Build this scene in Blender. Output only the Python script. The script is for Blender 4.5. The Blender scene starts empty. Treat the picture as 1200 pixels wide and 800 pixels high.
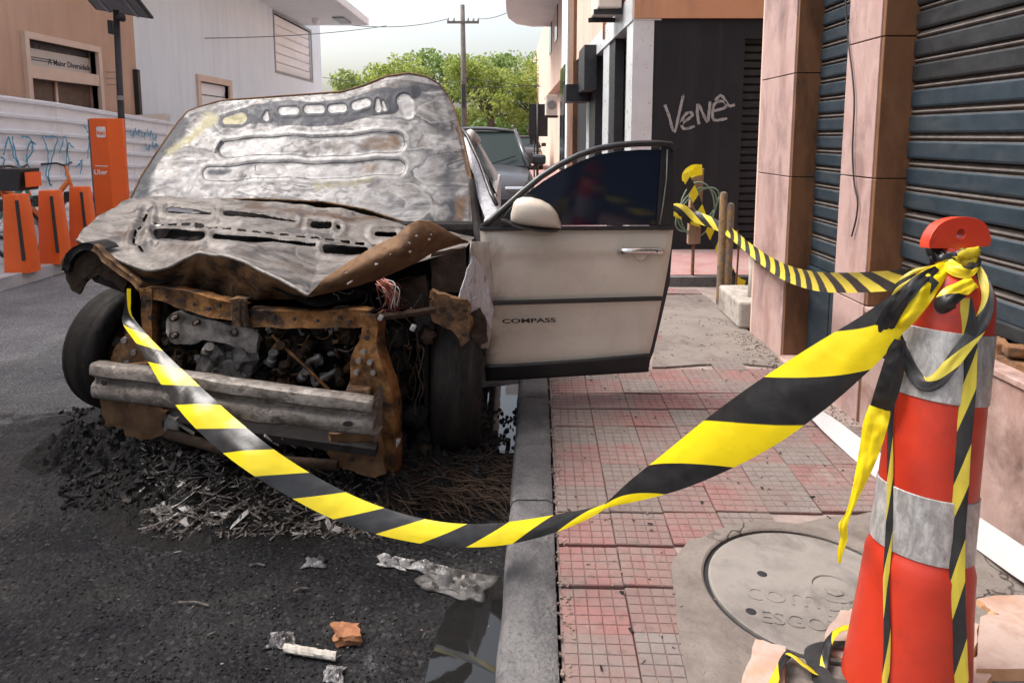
import bpy, bmesh, math, random
import numpy as np
from mathutils import Vector, Matrix, noise as mnoise

R = math.radians
random.seed(7)
rng = np.random.default_rng(7)
SC = bpy.context.scene
COL = SC.collection

# ------------------------------------------------------------------ camera
CAM_H, FPX, PITCH, PPX, PPY = 1.5, 800.0, R(7.0), 600.0, 258.0
cam_data = bpy.data.cameras.new('camera')
cam_data.sensor_fit = 'HORIZONTAL'
cam_data.sensor_width = 36.0
cam_data.lens = FPX / 1200.0 * 36.0
cam_data.shift_y = (PPY - 400.0) / 1200.0
cam_data.clip_start = 0.05
cam_data.clip_end = 2000.0
cam = bpy.data.objects.new('camera', cam_data)
COL.objects.link(cam)
cam.location = (0, 0, CAM_H)
cam.rotation_euler = (R(90) - PITCH, 0, 0)
SC.camera = cam

# ------------------------------------------------------------------ sky and sun
SUN_EL, SUN_AZ = R(56), R(-78)          # azimuth measured from +y towards +x
world = bpy.data.worlds.new('World')
SC.world = world
world.use_nodes = True
wn = world.node_tree
wn.nodes.clear()
w_out = wn.nodes.new('ShaderNodeOutputWorld')
w_bg = wn.nodes.new('ShaderNodeBackground')
w_sky = wn.nodes.new('ShaderNodeTexSky')
w_sky.sky_type = 'NISHITA'
w_sky.sun_disc = False
w_sky.sun_elevation = SUN_EL
w_sky.sun_rotation = SUN_AZ
w_sky.altitude = 0
w_sky.air_density = 1.3
w_sky.dust_density = 6.0
w_sky.ozone_density = 1.0
w_hsv = wn.nodes.new('ShaderNodeHueSaturation')
w_hsv.inputs['Saturation'].default_value = 0.50
wn.links.new(w_sky.outputs[0], w_hsv.inputs['Color'])
wn.links.new(w_hsv.outputs[0], w_bg.inputs['Color'])
w_bg.inputs['Strength'].default_value = 0.15
wn.links.new(w_bg.outputs[0], w_out.inputs['Surface'])
sun_data = bpy.data.lights.new('sun', 'SUN')
sun_data.energy = 1.5
sun_data.angle = R(30)
sun_data.color = (1.0, 0.97, 0.93)
sun = bpy.data.objects.new('sun', sun_data)
COL.objects.link(sun)
sun.location = (-6, -6, 14)
_dir = Vector((math.sin(SUN_AZ) * math.cos(SUN_EL), math.cos(SUN_AZ) * math.cos(SUN_EL), math.sin(SUN_EL)))
sun.rotation_euler = (-_dir).to_track_quat('-Z', 'Y').to_euler()

SC.view_settings.view_transform = 'Standard'
SC.view_settings.look = 'None'
SC.view_settings.exposure = 1.18
SC.view_settings.gamma = 1.0
SC.view_settings.use_curve_mapping = False
SC.cycles.max_bounces = 6
SC.cycles.diffuse_bounces = 4
SC.cycles.transparent_max_bounces = 8
SC.cycles.caustics_reflective = False
SC.cycles.caustics_refractive = False

# ------------------------------------------------------------------ survey helpers: photo measurements to metres
CP, SP = math.cos(PITCH), math.sin(PITCH)
def ray(u, v):
    X = (u - PPX) / FPX; Y = -(v - PPY) / FPX
    return X, CP + Y * SP, -SP + Y * CP
def at(u, v, d):
    X, F, Z = ray(u, v)
    return Vector((X * d / F, d, CAM_H + Z * d / F))
def gnd(u, v, z0=0.0):
    X, F, Z = ray(u, v)
    s = (z0 - CAM_H) / Z
    return Vector((X * s, F * s, z0))
def onx(u, v, x0):
    X, F, Z = ray(u, v)
    s = x0 / X
    return Vector((x0, F * s, CAM_H + Z * s))
def at_np(u, v, d):
    X = (u - PPX) / FPX; Y = -(v - PPY) / FPX
    F = CP + Y * SP; Z = -SP + Y * CP
    return np.stack([X * d / F, d + 0 * u, CAM_H + Z * d / F], -1)

# ------------------------------------------------------------------ node helpers
class NT:
    def __init__(s, name):
        s.m = bpy.data.materials.new(name); s.m.use_nodes = True
        s.t = s.m.node_tree; s.t.nodes.clear()
        s.out = s.n('ShaderNodeOutputMaterial'); s.b = s.n('ShaderNodeBsdfPrincipled')
        s.l(s.b.outputs[0], s.out.inputs['Surface'])
        s._pos = None
    def n(s, k): return s.t.nodes.new(k)
    def l(s, a, b): s.t.links.new(a, b)
    def put(s, inp, v):
        if hasattr(v, 'is_output'): s.l(v, inp)
        elif isinstance(v, (tuple, list)) and len(v) == 3 and inp.type == 'RGBA': inp.default_value = (*v, 1)
        else: inp.default_value = v
    def pos(s):
        if s._pos is None: s._pos = s.n('ShaderNodeNewGeometry').outputs['Position']
        return s._pos
    def obj(s): return s.n('ShaderNodeTexCoord').outputs['Object']
    def uv(s): return s.n('ShaderNodeTexCoord').outputs['UV']
    def mapping(s, vec, scale=(1, 1, 1), rot=(0, 0, 0), loc=(0, 0, 0)):
        m = s.n('ShaderNodeMapping'); s.l(vec, m.inputs['Vector'])
        m.inputs['Scale'].default_value = scale; m.inputs['Rotation'].default_value = rot; m.inputs['Location'].default_value = loc
        return m.outputs[0]
    def noise(s, scale, detail=4, rough=.55, dist=0, vec=None):
        k = s.n('ShaderNodeTexNoise'); s.l(vec or s.pos(), k.inputs['Vector'])
        k.inputs['Scale'].default_value = scale; k.inputs['Detail'].default_value = detail
        k.inputs['Roughness'].default_value = rough; k.inputs['Distortion'].default_value = dist
        return k.outputs['Fac']
    def voro(s, scale, feature='F1', vec=None, out='Distance'):
        k = s.n('ShaderNodeTexVoronoi'); s.l(vec or s.pos(), k.inputs['Vector']); k.feature = feature
        k.inputs['Scale'].default_value = scale
        return k.outputs[out]
    def ramp(s, f, stops):
        k = s.n('ShaderNodeValToRGB'); s.l(f, k.inputs['Fac']); e = k.color_ramp.elements
        while len(e) < len(stops): e.new(.5)
        for q, (p, c) in zip(e, stops):
            q.position = p
            q.color = (c, c, c, 1) if isinstance(c, (int, float)) else (*c, 1)
        return k.outputs['Color']
    def mix(s, f, a, b, mode='MIX'):
        k = s.n('ShaderNodeMix'); k.data_type = 'RGBA'; k.blend_type = mode
        s.put(k.inputs[0], f); s.put(k.inputs[6], a); s.put(k.inputs[7], b)
        return k.outputs[2]
    def math(s, op, a, b=0.0, clamp=False):
        k = s.n('ShaderNodeMath'); k.operation = op; k.use_clamp = clamp
        s.put(k.inputs[0], a); s.put(k.inputs[1], b)
        return k.outputs[0]
    def sep(s, v):
        k = s.n('ShaderNodeSeparateXYZ'); s.l(v, k.inputs[0]); return k.outputs
    def attr(s, name):
        k = s.n('ShaderNodeAttribute'); k.attribute_name = name; return k
    def bump(s, h, strength=.3, dist=.01):
        k = s.n('ShaderNodeBump'); s.l(h, k.inputs['Height'])
        k.inputs['Strength'].default_value = strength; k.inputs['Distance'].default_value = dist
        s.l(k.outputs[0], s.b.inputs['Normal'])
    def fin(s, col=None, rough=None, metal=None, spec=None, **kw):
        for key, v in (('Base Color', col), ('Roughness', rough), ('Metallic', metal), ('Specular IOR Level', spec)):
            if v is not None: s.put(s.b.inputs[key], v)
        for k, v in kw.items(): s.put(s.b.inputs[k.replace('_', ' ')], v)
        return s.m

def basic(name, cols, scale=6, rough=.7, metal=0.0, bump=.15, bscale=60, dirt=None, dscale=3, dthr=(.5, .7), dist=0.0, stretch=None, bdist=.004, spec=.5):
    """Noise-blended colour, optional second tone in patches, fine relief."""
    t = NT(name)
    p = t.pos()
    if stretch: p = t.mapping(p, stretch)
    k = len(cols)
    if k == 1: c = t.ramp(t.noise(scale, 5, vec=p), [(.3, tuple(x * .82 for x in cols[0])), (.7, tuple(min(1, x * 1.12) for x in cols[0]))])
    else: c = t.ramp(t.noise(scale, 6, .62, dist, vec=p), [(.3 + .42 * i / (k - 1), cc) for i, cc in enumerate(cols)])
    if dirt: c = t.mix(t.ramp(t.noise(dscale, 8, .68, .4, vec=p), [(dthr[0], 0.0), (dthr[1], 1.0)]), c, dirt)
    r = t.ramp(t.noise(scale * 2.3, 3), [(.3, max(0, rough - .1)), (.7, min(1, rough + .1))])
    if bump: t.bump(t.noise(bscale, 5, .6), bump, bdist)
    return t.fin(c, r, metal, spec)

# ------------------------------------------------------------------ object helpers
WL = {}                                     # world location of every object made
def link(o, parent, loc):
    COL.objects.link(o)
    loc = Vector(loc); WL[o.name] = loc.copy()
    if parent is not None:
        o.parent = parent; o.location = loc - WL[parent.name]
    else: o.location = loc
    return o
def tag(o, label=None, cat=None, group=None, kind=None):
    if label: o['label'] = label
    if cat: o['category'] = cat
    if group: o['group'] = group
    if kind: o['kind'] = kind
    return o
def thing(name, loc, label, cat, group=None):
    o = bpy.data.objects.new(name, None); o.empty_display_size = .1
    link(o, None, loc); return tag(o, label, cat, group)
class MB:
    """Collects faces in world metres; build() links them as one mesh object."""
    def __init__(s): s.v = []; s.f = []; s.mi = []; s.uv = None
    def add(s, vs, fs, mi=0):
        b = len(s.v); s.v += [tuple(x) for x in vs]; s.f += [tuple(i + b for i in f) for f in fs]; s.mi += [mi] * len(fs); return s
    def box(s, x0, x1, y0, y1, z0, z1, mi=0):
        return s.add([(x, y, z) for z in (z0, z1) for y in (y0, y1) for x in (x0, x1)],
                     [(0, 2, 3, 1), (4, 5, 7, 6), (0, 1, 5, 4), (2, 6, 7, 3), (0, 4, 6, 2), (1, 3, 7, 5)], mi)
    def cbox(s, c, size, rot=None, mi=0, ch=0.0):
        hx, hy, hz = [q / 2 for q in size]
        vs = [Vector((x, y, z)) for z in (-hz, hz) for y in (-hy, hy) for x in (-hx, hx)]
        M = rot if rot is not None else Matrix.Identity(3)
        return s.add([Vector(c) + M @ q for q in vs], [(0, 2, 3, 1), (4, 5, 7, 6), (0, 1, 5, 4), (2, 6, 7, 3), (0, 4, 6, 2), (1, 3, 7, 5)], mi)
    def bar(s, a, b, w, h, up=(0, 0, 1), mi=0):
        a = Vector(a); b = Vector(b); y = (b - a).normalized(); u = Vector(up)
        x = y.cross(u)
        if x.length < 1e-4: x = y.cross(Vector((1, 0, 0)))
        x.normalize(); z = x.cross(y)
        vs = []
        for p in (a, b):
            for sx, sz in ((-1, -1), (1, -1), (1, 1), (-1, 1)): vs.append(p + x * sx * w / 2 + z * sz * h / 2)
        return s.add(vs, [(0, 1, 2, 3), (7, 6, 5, 4), (0, 4, 5, 1), (1, 5, 6, 2), (2, 6, 7, 3), (3, 7, 4, 0)], mi)
    def tube(s, pts, r, n=8, cap=True, mi=0):
        pts = [Vector(p) for p in pts]; rr = r if isinstance(r, (list, tuple)) else [r] * len(pts)
        b0 = []; prev = None
        for i, p in enumerate(pts):
            d = (pts[min(i + 1, len(pts) - 1)] - pts[max(i - 1, 0)])
            d = d.normalized() if d.length > 1e-9 else Vector((0, 0, 1))
            if prev is None:
                x = d.orthogonal().normalized()
            else:
                x = prev - d * prev.dot(d); x = x.normalized() if x.length > 1e-6 else d.orthogonal().normalized()
            prev = x; y = d.cross(x)
            b0.append([p + (x * math.cos(2 * math.pi * k / n) + y * math.sin(2 * math.pi * k / n)) * rr[i] for k in range(n)])
        vs = [q for ring in b0 for q in ring]; fs = []
        for i in range(len(pts) - 1):
            for k in range(n): fs.append((i * n + k, i * n + (k + 1) % n, (i + 1) * n + (k + 1) % n, (i + 1) * n + k))
        if cap: fs += [tuple(range(n))[::-1], tuple((len(pts) - 1) * n + k for k in range(n))]
        return s.add(vs, fs, mi)
    def prism(s, poly, ext, mi=0):
        poly = [Vector(p) for p in poly]; e = Vector(ext); n = len(poly)
        return s.add(poly + [p + e for p in poly], [tuple(range(n))[::-1], tuple(range(n, 2 * n))] + [(i, (i + 1) % n, n + (i + 1) % n, n + i) for i in range(n)], mi)
    def lathe(s, prof, o, axis=(0, 0, 1), n=24, cap=True, mi=0, arc=(0, 2 * math.pi)):
        a = Vector(axis).normalized(); x = a.orthogonal().normalized(); y = a.cross(x); o = Vector(o)
        vs = []; full = abs(arc[1] - arc[0] - 2 * math.pi) < 1e-6; m = n if full else n + 1
        for r, z in prof:
            for k in range(m):
                t = arc[0] + (arc[1] - arc[0]) * k / n
                vs.append(o + a * z + (x * math.cos(t) + y * math.sin(t)) * r)
        fs = []
        for i in range(len(prof) - 1):
            for k in range(n if full else m - 1):
                k2 = (k + 1) % m
                fs.append((i * m + k, i * m + k2, (i + 1) * m + k2, (i + 1) * m + k))
        if cap and full: fs += [tuple(range(m))[::-1], tuple((len(prof) - 1) * m + k for k in range(m))]
        return s.add(vs, fs, mi)
    def grid(s, P, mask=None, mi=0, close=False):
        n, m = len(P), len(P[0])
        vs = [tuple(P[i][j]) for i in range(n) for j in range(m)]
        fs = [(i * m + j, i * m + j + 1, (i + 1) * m + j + 1, (i + 1) * m + j) for i in range(n - 1) for j in range(m - 1) if mask is None or mask[i][j]]
        return s.add(vs, fs, mi)
    def mesh(s, name, origin):
        me = bpy.data.meshes.new(name); ox, oy, oz = origin
        me.from_pydata([(x - ox, y - oy, z - oz) for x, y, z in s.v], [], s.f)
        if any(s.mi): me.polygons.foreach_set('material_index', s.mi)
        return me
    def centre(s):
        a = np.array(s.v); lo, hi = a.min(0), a.max(0)
        return ((lo[0] + hi[0]) / 2, (lo[1] + hi[1]) / 2, lo[2])
    def build(s, name, mat, parent=None, smooth=False, bevel=0, solid=0, normals=True, sub=0, origin=None, auto=None):
        o_ = origin if origin is not None else s.centre()
        me = s.mesh(name, o_)
        if normals:
            bm = bmesh.new(); bm.from_mesh(me); bmesh.ops.recalc_face_normals(bm, faces=bm.faces); bm.to_mesh(me); bm.free()
        for m in (mat if isinstance(mat, (list, tuple)) else [mat]): me.materials.append(m)
        if smooth:
            me.polygons.foreach_set('use_smooth', [True] * len(me.polygons))
        ob = bpy.data.objects.new(name, me); link(ob, parent, o_)
        if auto: me.set_sharp_from_angle(angle=R(auto))
        if solid:
            q = ob.modifiers.new('thickness', 'SOLIDIFY'); q.thickness = solid; q.offset = 0
        if bevel:
            q = ob.modifiers.new('bevel', 'BEVEL'); q.width = bevel; q.segments = 2; q.limit_method = 'ANGLE'; q.angle_limit = R(40)
        if sub:
            q = ob.modifiers.new('subdivision', 'SUBSURF'); q.levels = sub; q.render_levels = sub
        return ob
def struct(name, mb, mat, **kw):
    return tag(mb.build(name, mat, **kw), kind='structure')
def text_mesh(body, size, extrude=.002, bold=0.0, shear=0.0, align='CENTER'):
    cu = bpy.data.curves.new('lettering', 'FONT'); cu.body = body; cu.size = size; cu.extrude = extrude
    cu.offset = bold; cu.shear = shear; cu.align_x = align; cu.resolution_u = 3
    o = bpy.data.objects.new('lettering', cu); COL.objects.link(o)
    dg = bpy.context.evaluated_depsgraph_get()
    me = bpy.data.meshes.new_from_object(o.evaluated_get(dg))
    bpy.data.objects.remove(o); bpy.data.curves.remove(cu)
    return me
def text(name, body, size, loc, xdir, updir, mat, parent, **kw):
    me = text_mesh(body, size, **kw); me.materials.clear(); me.materials.append(mat)
    x = Vector(xdir).normalized(); y = Vector(updir).normalized(); y = (y - x * y.dot(x)).normalized(); z = x.cross(y)
    me.transform(Matrix((x, y, z)).transposed().to_4x4())
    ob = bpy.data.objects.new(name, me); link(ob, parent, loc); return ob
def strokes(name, lines, width, nrm, mat, parent, lift=.004):
    """Flat painted strokes: each polyline becomes a thin ribbon lying on a wall with normal nrm."""
    nrm = Vector(nrm)
    for ln in lines:
        mb = MB()
        ln = [Vector(p) for p in ln]
        P = []
        for i, p in enumerate(ln):
            d = (ln[min(i + 1, len(ln) - 1)] - ln[max(i - 1, 0)]).normalized()
            sd = d.cross(nrm).normalized(); w = width * (0.6 + .5 * abs(math.sin(i * 1.7 + len(ln))))
            P.append([p + nrm * lift - sd * w / 2, p + nrm * lift + sd * w / 2])
        mb.grid(P).build(name, mat, parent, normals=False)
def dup(o, parent=None, loc=None, rotz=0.0):
    """Copy one thing with its parts and their sub-parts; meshes are shared."""
    c = o.copy(); COL.objects.link(c)
    if parent is not None: c.parent = parent
    if loc is not None:
        c.location = loc; c.rotation_euler = (0, 0, rotz)
    for ch in list(o.children): dup(ch, c)
    return c
def inst(name, me, parent, loc, rot=None, mat=None):
    o = bpy.data.objects.new(name, me); link(o, parent, loc)
    if rot is not None: o.rotation_euler = rot
    if mat is not None:
        o.material_slots[0].link = 'OBJECT'; o.material_slots[0].material = mat
    return o
def interp(pts, n):
    pts = np.array(pts, float); L = np.r_[0, np.cumsum(np.hypot(*(np.diff(pts[:, :2], axis=0).T)))]
    t = np.linspace(0, L[-1], n)
    return np.stack([np.interp(t, L, pts[:, k]) for k in range(pts.shape[1])], -1)
def smooth_pts(pts, n):
    """Catmull-Rom through rows of pts."""
    P = np.array(pts, float); P = np.vstack([2 * P[0] - P[1], P, 2 * P[-1] - P[-2]]); k = len(P) - 3; out = []
    for q in np.linspace(0, k - 1e-6, n):
        i = int(q); t = q - i; a, b, c, d = P[i], P[i + 1], P[i + 2], P[i + 3]
        out.append(.5 * ((2 * b) + (c - a) * t + (2 * a - 5 * b + 4 * c - d) * t * t + (3 * b - a - 3 * c + d) * t ** 3))
    return np.array(out)
def coons(B, T, L, Rr, n, m):
    """Coons patch, rows t (bottom to top), columns s (left to right)."""
    B, T = interp(B, m), interp(T, m); L, Rr = interp(L, n), interp(Rr, n)
    s = np.linspace(0, 1, m)[None, :, None]; t = np.linspace(0, 1, n)[:, None, None]
    return ((1 - t) * B[None] + t * T[None] + (1 - s) * L[:, None] + s * Rr[:, None]
            - ((1 - s) * (1 - t) * B[0] + s * (1 - t) * B[-1] + (1 - s) * t * T[0] + s * t * T[-1]))
def capsule(U, V, a, b, r0, r1=None):
    ax, ay = a; bx, by = b; dx, dy = bx - ax, by - ay
    h = np.clip(((U - ax) * dx + (V - ay) * dy) / (dx * dx + dy * dy + 1e-9), 0, 1)
    r = r0 if r1 is None else r0 + (r1 - r0) * h
    return np.hypot(U - ax - dx * h, V - ay - dy * h) - r
def sstep(x, a, b):
    t = np.clip((x - a) / (b - a), 0, 1); return t * t * (3 - 2 * t)
def vnoise(P, scale, seed=0.0):
    return np.array([mnoise.fractal(Vector((p[0] * scale + seed, p[1] * scale + seed * 1.7, p[2] * scale)), 1.0, 2.0, 4) for p in P.reshape(-1, 3)]).reshape(P.shape[:-1])
def set_attr(ob, name, arr):
    a = ob.data.attributes.new(name, 'FLOAT_COLOR', 'POINT'); a.data.foreach_set('color', np.ascontiguousarray(arr, dtype=np.float32).ravel())

# ================================================================== MATERIALS
def make_asphalt():
    t = NT('asphalt'); p = t.pos(); xyz = t.sep(p)
    # weathered grey, blackened by the fire in one ragged stain under and before the car
    grain = t.noise(70, 6, .8); chips = t.voro(60)
    base = t.ramp(grain, [(.34, (.06, .059, .064)), (.5, (.115, .113, .12)), (.64, (.20, .197, .198))])
    base = t.mix(t.ramp(t.noise(1.3, 6, .6), [(.4, 0.0), (.65, .45)]), base, (.27, .265, .27))
    dx = t.math('MULTIPLY', t.math('ADD', xyz[0], .95), .50)
    dy = t.math('MULTIPLY', t.math('ADD', xyz[1], -2.75), .66)
    r = t.math('SQRT', t.math('ADD', t.math('MULTIPLY', dx, dx), t.math('MULTIPLY', dy, dy)))
    wob = t.math('MULTIPLY', t.math('SUBTRACT', t.noise(1.7, 7, .65, .8), .5), 1.5)
    burn = t.ramp(t.math('ADD', r, wob), [(.55, 1.0), (.95, .86), (1.45, 0.0)])
    soot = t.ramp(grain, [(.34, (.002, .002, .003)), (.5, (.006, .006, .0075)), (.64, (.024, .024, .027))])
    soot = t.mix(t.ramp(t.noise(3.1, 8, .7, .6), [(.50, 0.0), (.70, .55)]), soot, (.042, .038, .037))
    soot = t.mix(t.ramp(t.noise(5.3, 6, .7, .3), [(.62, 0.0), (.76, .4)]), soot, (.06, .034, .028))
    # darker tone over the whole near lane, fading out farther off and leftwards
    film = t.ramp(t.math('ADD', t.math('MULTIPLY', t.math('ADD', xyz[1], -4.2), .45), t.math('ADD', wob, t.math('MULTIPLY', t.math('ADD', xyz[0], 2.6), -.40))), [(-.0, .62), (.6, 0.0)])
    c = t.mix(film, base, t.mix(.5, soot, (.06, .059, .062)))
    c = t.mix(burn, c, soot)
    # aggregate: single stones of the surface, most dark, some pale
    ag = t.sep(t.voro(150, out='Color')); ag2 = t.sep(t.voro(85, out='Color'))
    c = t.mix(t.ramp(ag[0], [(.80, 0.0), (.86, .8)]), c, t.mix(1.0, c, (1.9, 1.9, 1.9), 'MULTIPLY'))
    c = t.mix(t.ramp(ag2[1], [(.92, 0.0), (.95, .8)]), c, t.mix(.10, c, (.34, .33, .32)))
    c = t.mix(t.ramp(ag[2], [(.70, 0.0), (.78, .6)]), c, t.mix(.7, c, (.004, .004, .005)))
    wet = t.ramp(t.math('ADD', t.noise(2.3, 5, .6), t.math('MULTIPLY', burn, .12)), [(.52, .9), (.70, .30)])
    h = t.math('ADD', t.math('MULTIPLY', grain, .6), t.math('MULTIPLY', chips, -.7))
    h = t.math('ADD', h, t.math('MULTIPLY', t.noise(14, 6, .7), .9))
    t.bump(h, .9, .014)
    return t.fin(c, wet, 0.0, .22)
asphalt = make_asphalt()
def make_tile(name, a, b, w):
    t = NT(name)
    c = t.ramp(t.noise(11, 7, .65), [(.3, a), (.7, b)])
    c = t.mix(t.ramp(t.noise(4.2, 8, .72, .5), [(.46, 0.0), (.64, 1.0)]), c, w)
    c = t.mix(t.ramp(t.noise(1.7, 7, .7, .6), [(.47, 0.0), (.66, .85)]), c, (.185, .15, .133))
    c = t.mix(t.ramp(t.noise(33, 5, .7), [(.55, 0.0), (.70, .75)]), c, (.10, .082, .075))
    c = t.mix(t.ramp(t.noise(160, 3, .7), [(.56, 0.0), (.70, .5)]), c, (.09, .075, .07))
    t.bump(t.noise(120, 4, .65), .5, .004)
    return t.fin(c, t.ramp(t.noise(6, 3), [(.3, .6), (.7, .85)]), 0, .3)
M = {}
M['tile_pink'] = make_tile('pink concrete tile', (.205, .098, .092), (.245, .125, .117), (.205, .16, .146))
M['tile_worn'] = make_tile('worn pink tile', (.18, .115, .105), (.21, .135, .124), (.185, .152, .14))
M['tile_grey'] = make_tile('grey concrete tile', (.165, .138, .127), (.20, .172, .159), (.17, .12, .11))
M['tile_dark'] = make_tile('dark red tile', (.18, .085, .08), (.23, .115, .107), (.24, .175, .16))
M['tile_groove'] = make_tile('red tile groove', (.15, .062, .058), (.19, .083, .078), (.14, .105, .095))
M['mortar'] = basic('mortar', [(.22, .165, .15), (.30, .235, .21)], 14, .9, bump=.5, bscale=90, dirt=(.12, .10, .095), dthr=(.55, .72))
def cracked(name, cols, dirt):
    t = NT(name)
    c = t.ramp(t.noise(6, 8, .7), [(.3, cols[0]), (.5, cols[1]), (.7, cols[2])])
    c = t.mix(t.ramp(t.noise(2.2, 8, .72, .5), [(.46, 0.0), (.68, .9)]), c, dirt)
    c = t.mix(t.ramp(t.noise(140, 3, .7), [(.56, 0.0), (.70, .55)]), c, (.10, .085, .075))
    wv = t.n('ShaderNodeVectorMath'); wv.operation = 'ADD'; nz = t.n('ShaderNodeTexNoise'); t.l(t.pos(), nz.inputs['Vector']); nz.inputs['Scale'].default_value = 5; nz.inputs['Detail'].default_value = 6
    sc_ = t.n('ShaderNodeVectorMath'); sc_.operation = 'SCALE'; sc_.inputs['Scale'].default_value = .35; t.l(nz.outputs['Color'], sc_.inputs[0])
    t.l(t.pos(), wv.inputs[0]); t.l(sc_.outputs[0], wv.inputs[1])
    e = t.voro(1.9, 'DISTANCE_TO_EDGE', wv.outputs[0])
    crk = t.ramp(e, [(.0, 1.0), (.006, .9), (.012, 0.0)])
    crk = t.math('MULTIPLY', crk, t.ramp(t.noise(1.4, 3), [(.45, 0.0), (.55, 1.0)]))
    c = t.mix(crk, c, (.055, .045, .04))
    t.bump(t.math('SUBTRACT', t.math('ADD', t.noise(60, 6, .7), t.math('MULTIPLY', t.noise(9, 5), 1.2)), t.math('MULTIPLY', crk, 1.5)), .6, .008)
    return t.fin(c, .85, 0, .25)
M['cement'] = cracked('cement screed', [(.145, .121, .107), (.21, .18, .16), (.175, .15, .133)], (.105, .084, .074))
M['cover'] = basic('cast concrete cover', [(.165, .147, .133), (.225, .203, .184), (.19, .17, .154)], 7, .8, bump=.4, bscale=120, dirt=(.11, .095, .086), dscale=6, dthr=(.50, .72))
M['granite_kerb'] = basic('granite kerb', [(.07, .069, .076), (.16, .154, .154), (.105, .10, .104)], 60, .85, bump=1.0, bscale=70, bdist=.010, dirt=(.035, .034, .038), dscale=2.4, dthr=(.42, .66))
M['far_paving'] = basic('red paving', [(.25, .12, .12), (.34, .19, .18), (.30, .22, .21)], 3, .85, bump=.3, bscale=40, dirt=(.30, .26, .24), dscale=1.6)
M['left_paving'] = basic('pale paving', [(.42, .42, .44), (.52, .52, .54)], 2, .85, bump=.3, bscale=40, dirt=(.3, .29, .29))
def plaster(name, a, b, stain, sthr=(.5, .75)):
    t = NT(name)
    c = t.ramp(t.noise(.8, 6, .6), [(.3, a), (.7, b)])
    c = t.mix(t.ramp(t.noise(1.2, 7, .7, .3, vec=t.mapping(t.pos(), (3, 3, .25))), [(sthr[0], 0.0), (sthr[1], .75)]), c, stain)
    t.bump(t.noise(45, 5, .6), .3, .006)
    return t.fin(c, .85, 0, .3)
M['beige'] = plaster('beige plaster', (.50, .335, .245), (.57, .39, .29), (.44, .28, .20))
M['white_wall'] = plaster('white wall paint', (.72, .80, .86), (.79, .85, .89), (.62, .70, .77), (.48, .72))
M['soffit'] = plaster('white soffit paint', (.72, .73, .74), (.8, .8, .8), (.62, .62, .62))
M['salmon'] = plaster('salmon plaster', (.55, .27, .15), (.63, .33, .19), (.36, .19, .12), (.5, .72))
M['salmon_pale'] = plaster('pale salmon plaster', (.60, .42, .34), (.68, .50, .42), (.40, .25, .19), (.5, .72))
M['black_wall'] = plaster('black paint', (.016, .016, .018), (.025, .025, .028), (.040, .039, .042))
M['frame_beige'] = basic('beige render', [(.62, .47, .38), (.70, .55, .45)], 3, .8)
M['stone_pink'] = basic('pink granite', [(.34, .205, .18), (.45, .31, .285), (.38, .245, .222)], 5.5, .5, bump=.15, bscale=80, dirt=(.19, .12, .115), dscale=4.2, dthr=(.48, .70), stretch=(1, 1, .45))
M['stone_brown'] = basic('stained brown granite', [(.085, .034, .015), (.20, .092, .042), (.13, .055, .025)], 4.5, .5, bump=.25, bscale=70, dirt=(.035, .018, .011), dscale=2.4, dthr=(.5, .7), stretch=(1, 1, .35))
M['plinth'] = basic('worn pink marble', [(.32, .195, .168), (.43, .305, .272), (.28, .145, .115)], 3.5, .55, bump=.3, bscale=60, dirt=(.14, .082, .065), dscale=3.3, dthr=(.52, .70), stretch=(1, 1, .7))
def shutter_mat(name, a, b, dust):
    t = NT(name)
    c = t.ramp(t.noise(9, 6, .65), [(.3, a), (.7, b)])
    c = t.mix(t.ramp(t.noise(3.5, 8, .75, .2, vec=t.mapping(t.pos(), (1, 1, 4))), [(.48, 0.0), (.72, .85)]), c, dust)
    c = t.mix(t.ramp(t.noise(38, 4, .7), [(.64, 0.0), (.72, .8)]), c, (.11, .075, .055))
    t.bump(t.noise(50, 4), .12, .004)
    return t.fin(c, t.ramp(t.noise(12, 4), [(.3, .38), (.7, .62)]), .25, .5)
M['shutter_blue'] = shutter_mat('blue grey shutter', (.018, .031, .044), (.032, .049, .064), (.062, .070, .078))
M['shutter_black'] = shutter_mat('sooty shutter', (.014, .016, .019), (.028, .031, .035), (.045, .046, .048))
M['shutter_groove'] = basic('dusty shutter groove', [(.06, .05, .045), (.12, .10, .092)], 20, .8, bump=.2)
M['alu'] = basic('brushed aluminium', [(.62, .66, .69), (.72, .75, .78)], 4, .35, .3, bump=0)
M['hoarding'] = basic('white painted sheet', [(.68, .70, .74), (.76, .775, .80), (.72, .74, .77)], 1.5, .5, 0.0, bump=.06, bscale=10, dirt=(.50, .50, .53), dscale=1.3, dthr=(.55, .8))
M['graf_blue'] = basic('blue spray paint', [(.06, .26, .40), (.10, .36, .52)], 8, .7)
M['chalk'] = basic('grey chalk', [(.10, .098, .10), (.36, .35, .35), (.20, .195, .20)], 22, .9)
M['glass_dark'] = NT('dark glass').fin((.015, .018, .02), .06, 0, .6)
M['window_pale'] = basic('pale glazing', [(.78, .80, .82), (.84, .85, .86)], 2, .6, bump=0)
M['dark_metal'] = basic('dark painted metal', [(.022, .022, .025), (.04, .04, .044)], 8, .5, .3)
M['grey_metal'] = basic('grey metal', [(.22, .23, .24), (.32, .33, .34)], 10, .45, .6)
M['black_plastic'] = basic('black plastic', [(.016, .016, .017), (.03, .03, .031)], 20, .45)
M['ac_white'] = basic('aged white enamel', [(.55, .50, .44), (.66, .62, .56)], 6, .5)
M['brown_shutter'] = basic('brown shutter', [(.10, .065, .05), (.16, .11, .085)], 5, .7)
M['ink'] = basic('dark print', [(.05, .05, .07)], 8, .7)
M['white_print'] = basic('white print', [(.8, .8, .8)], 8, .6)
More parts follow.
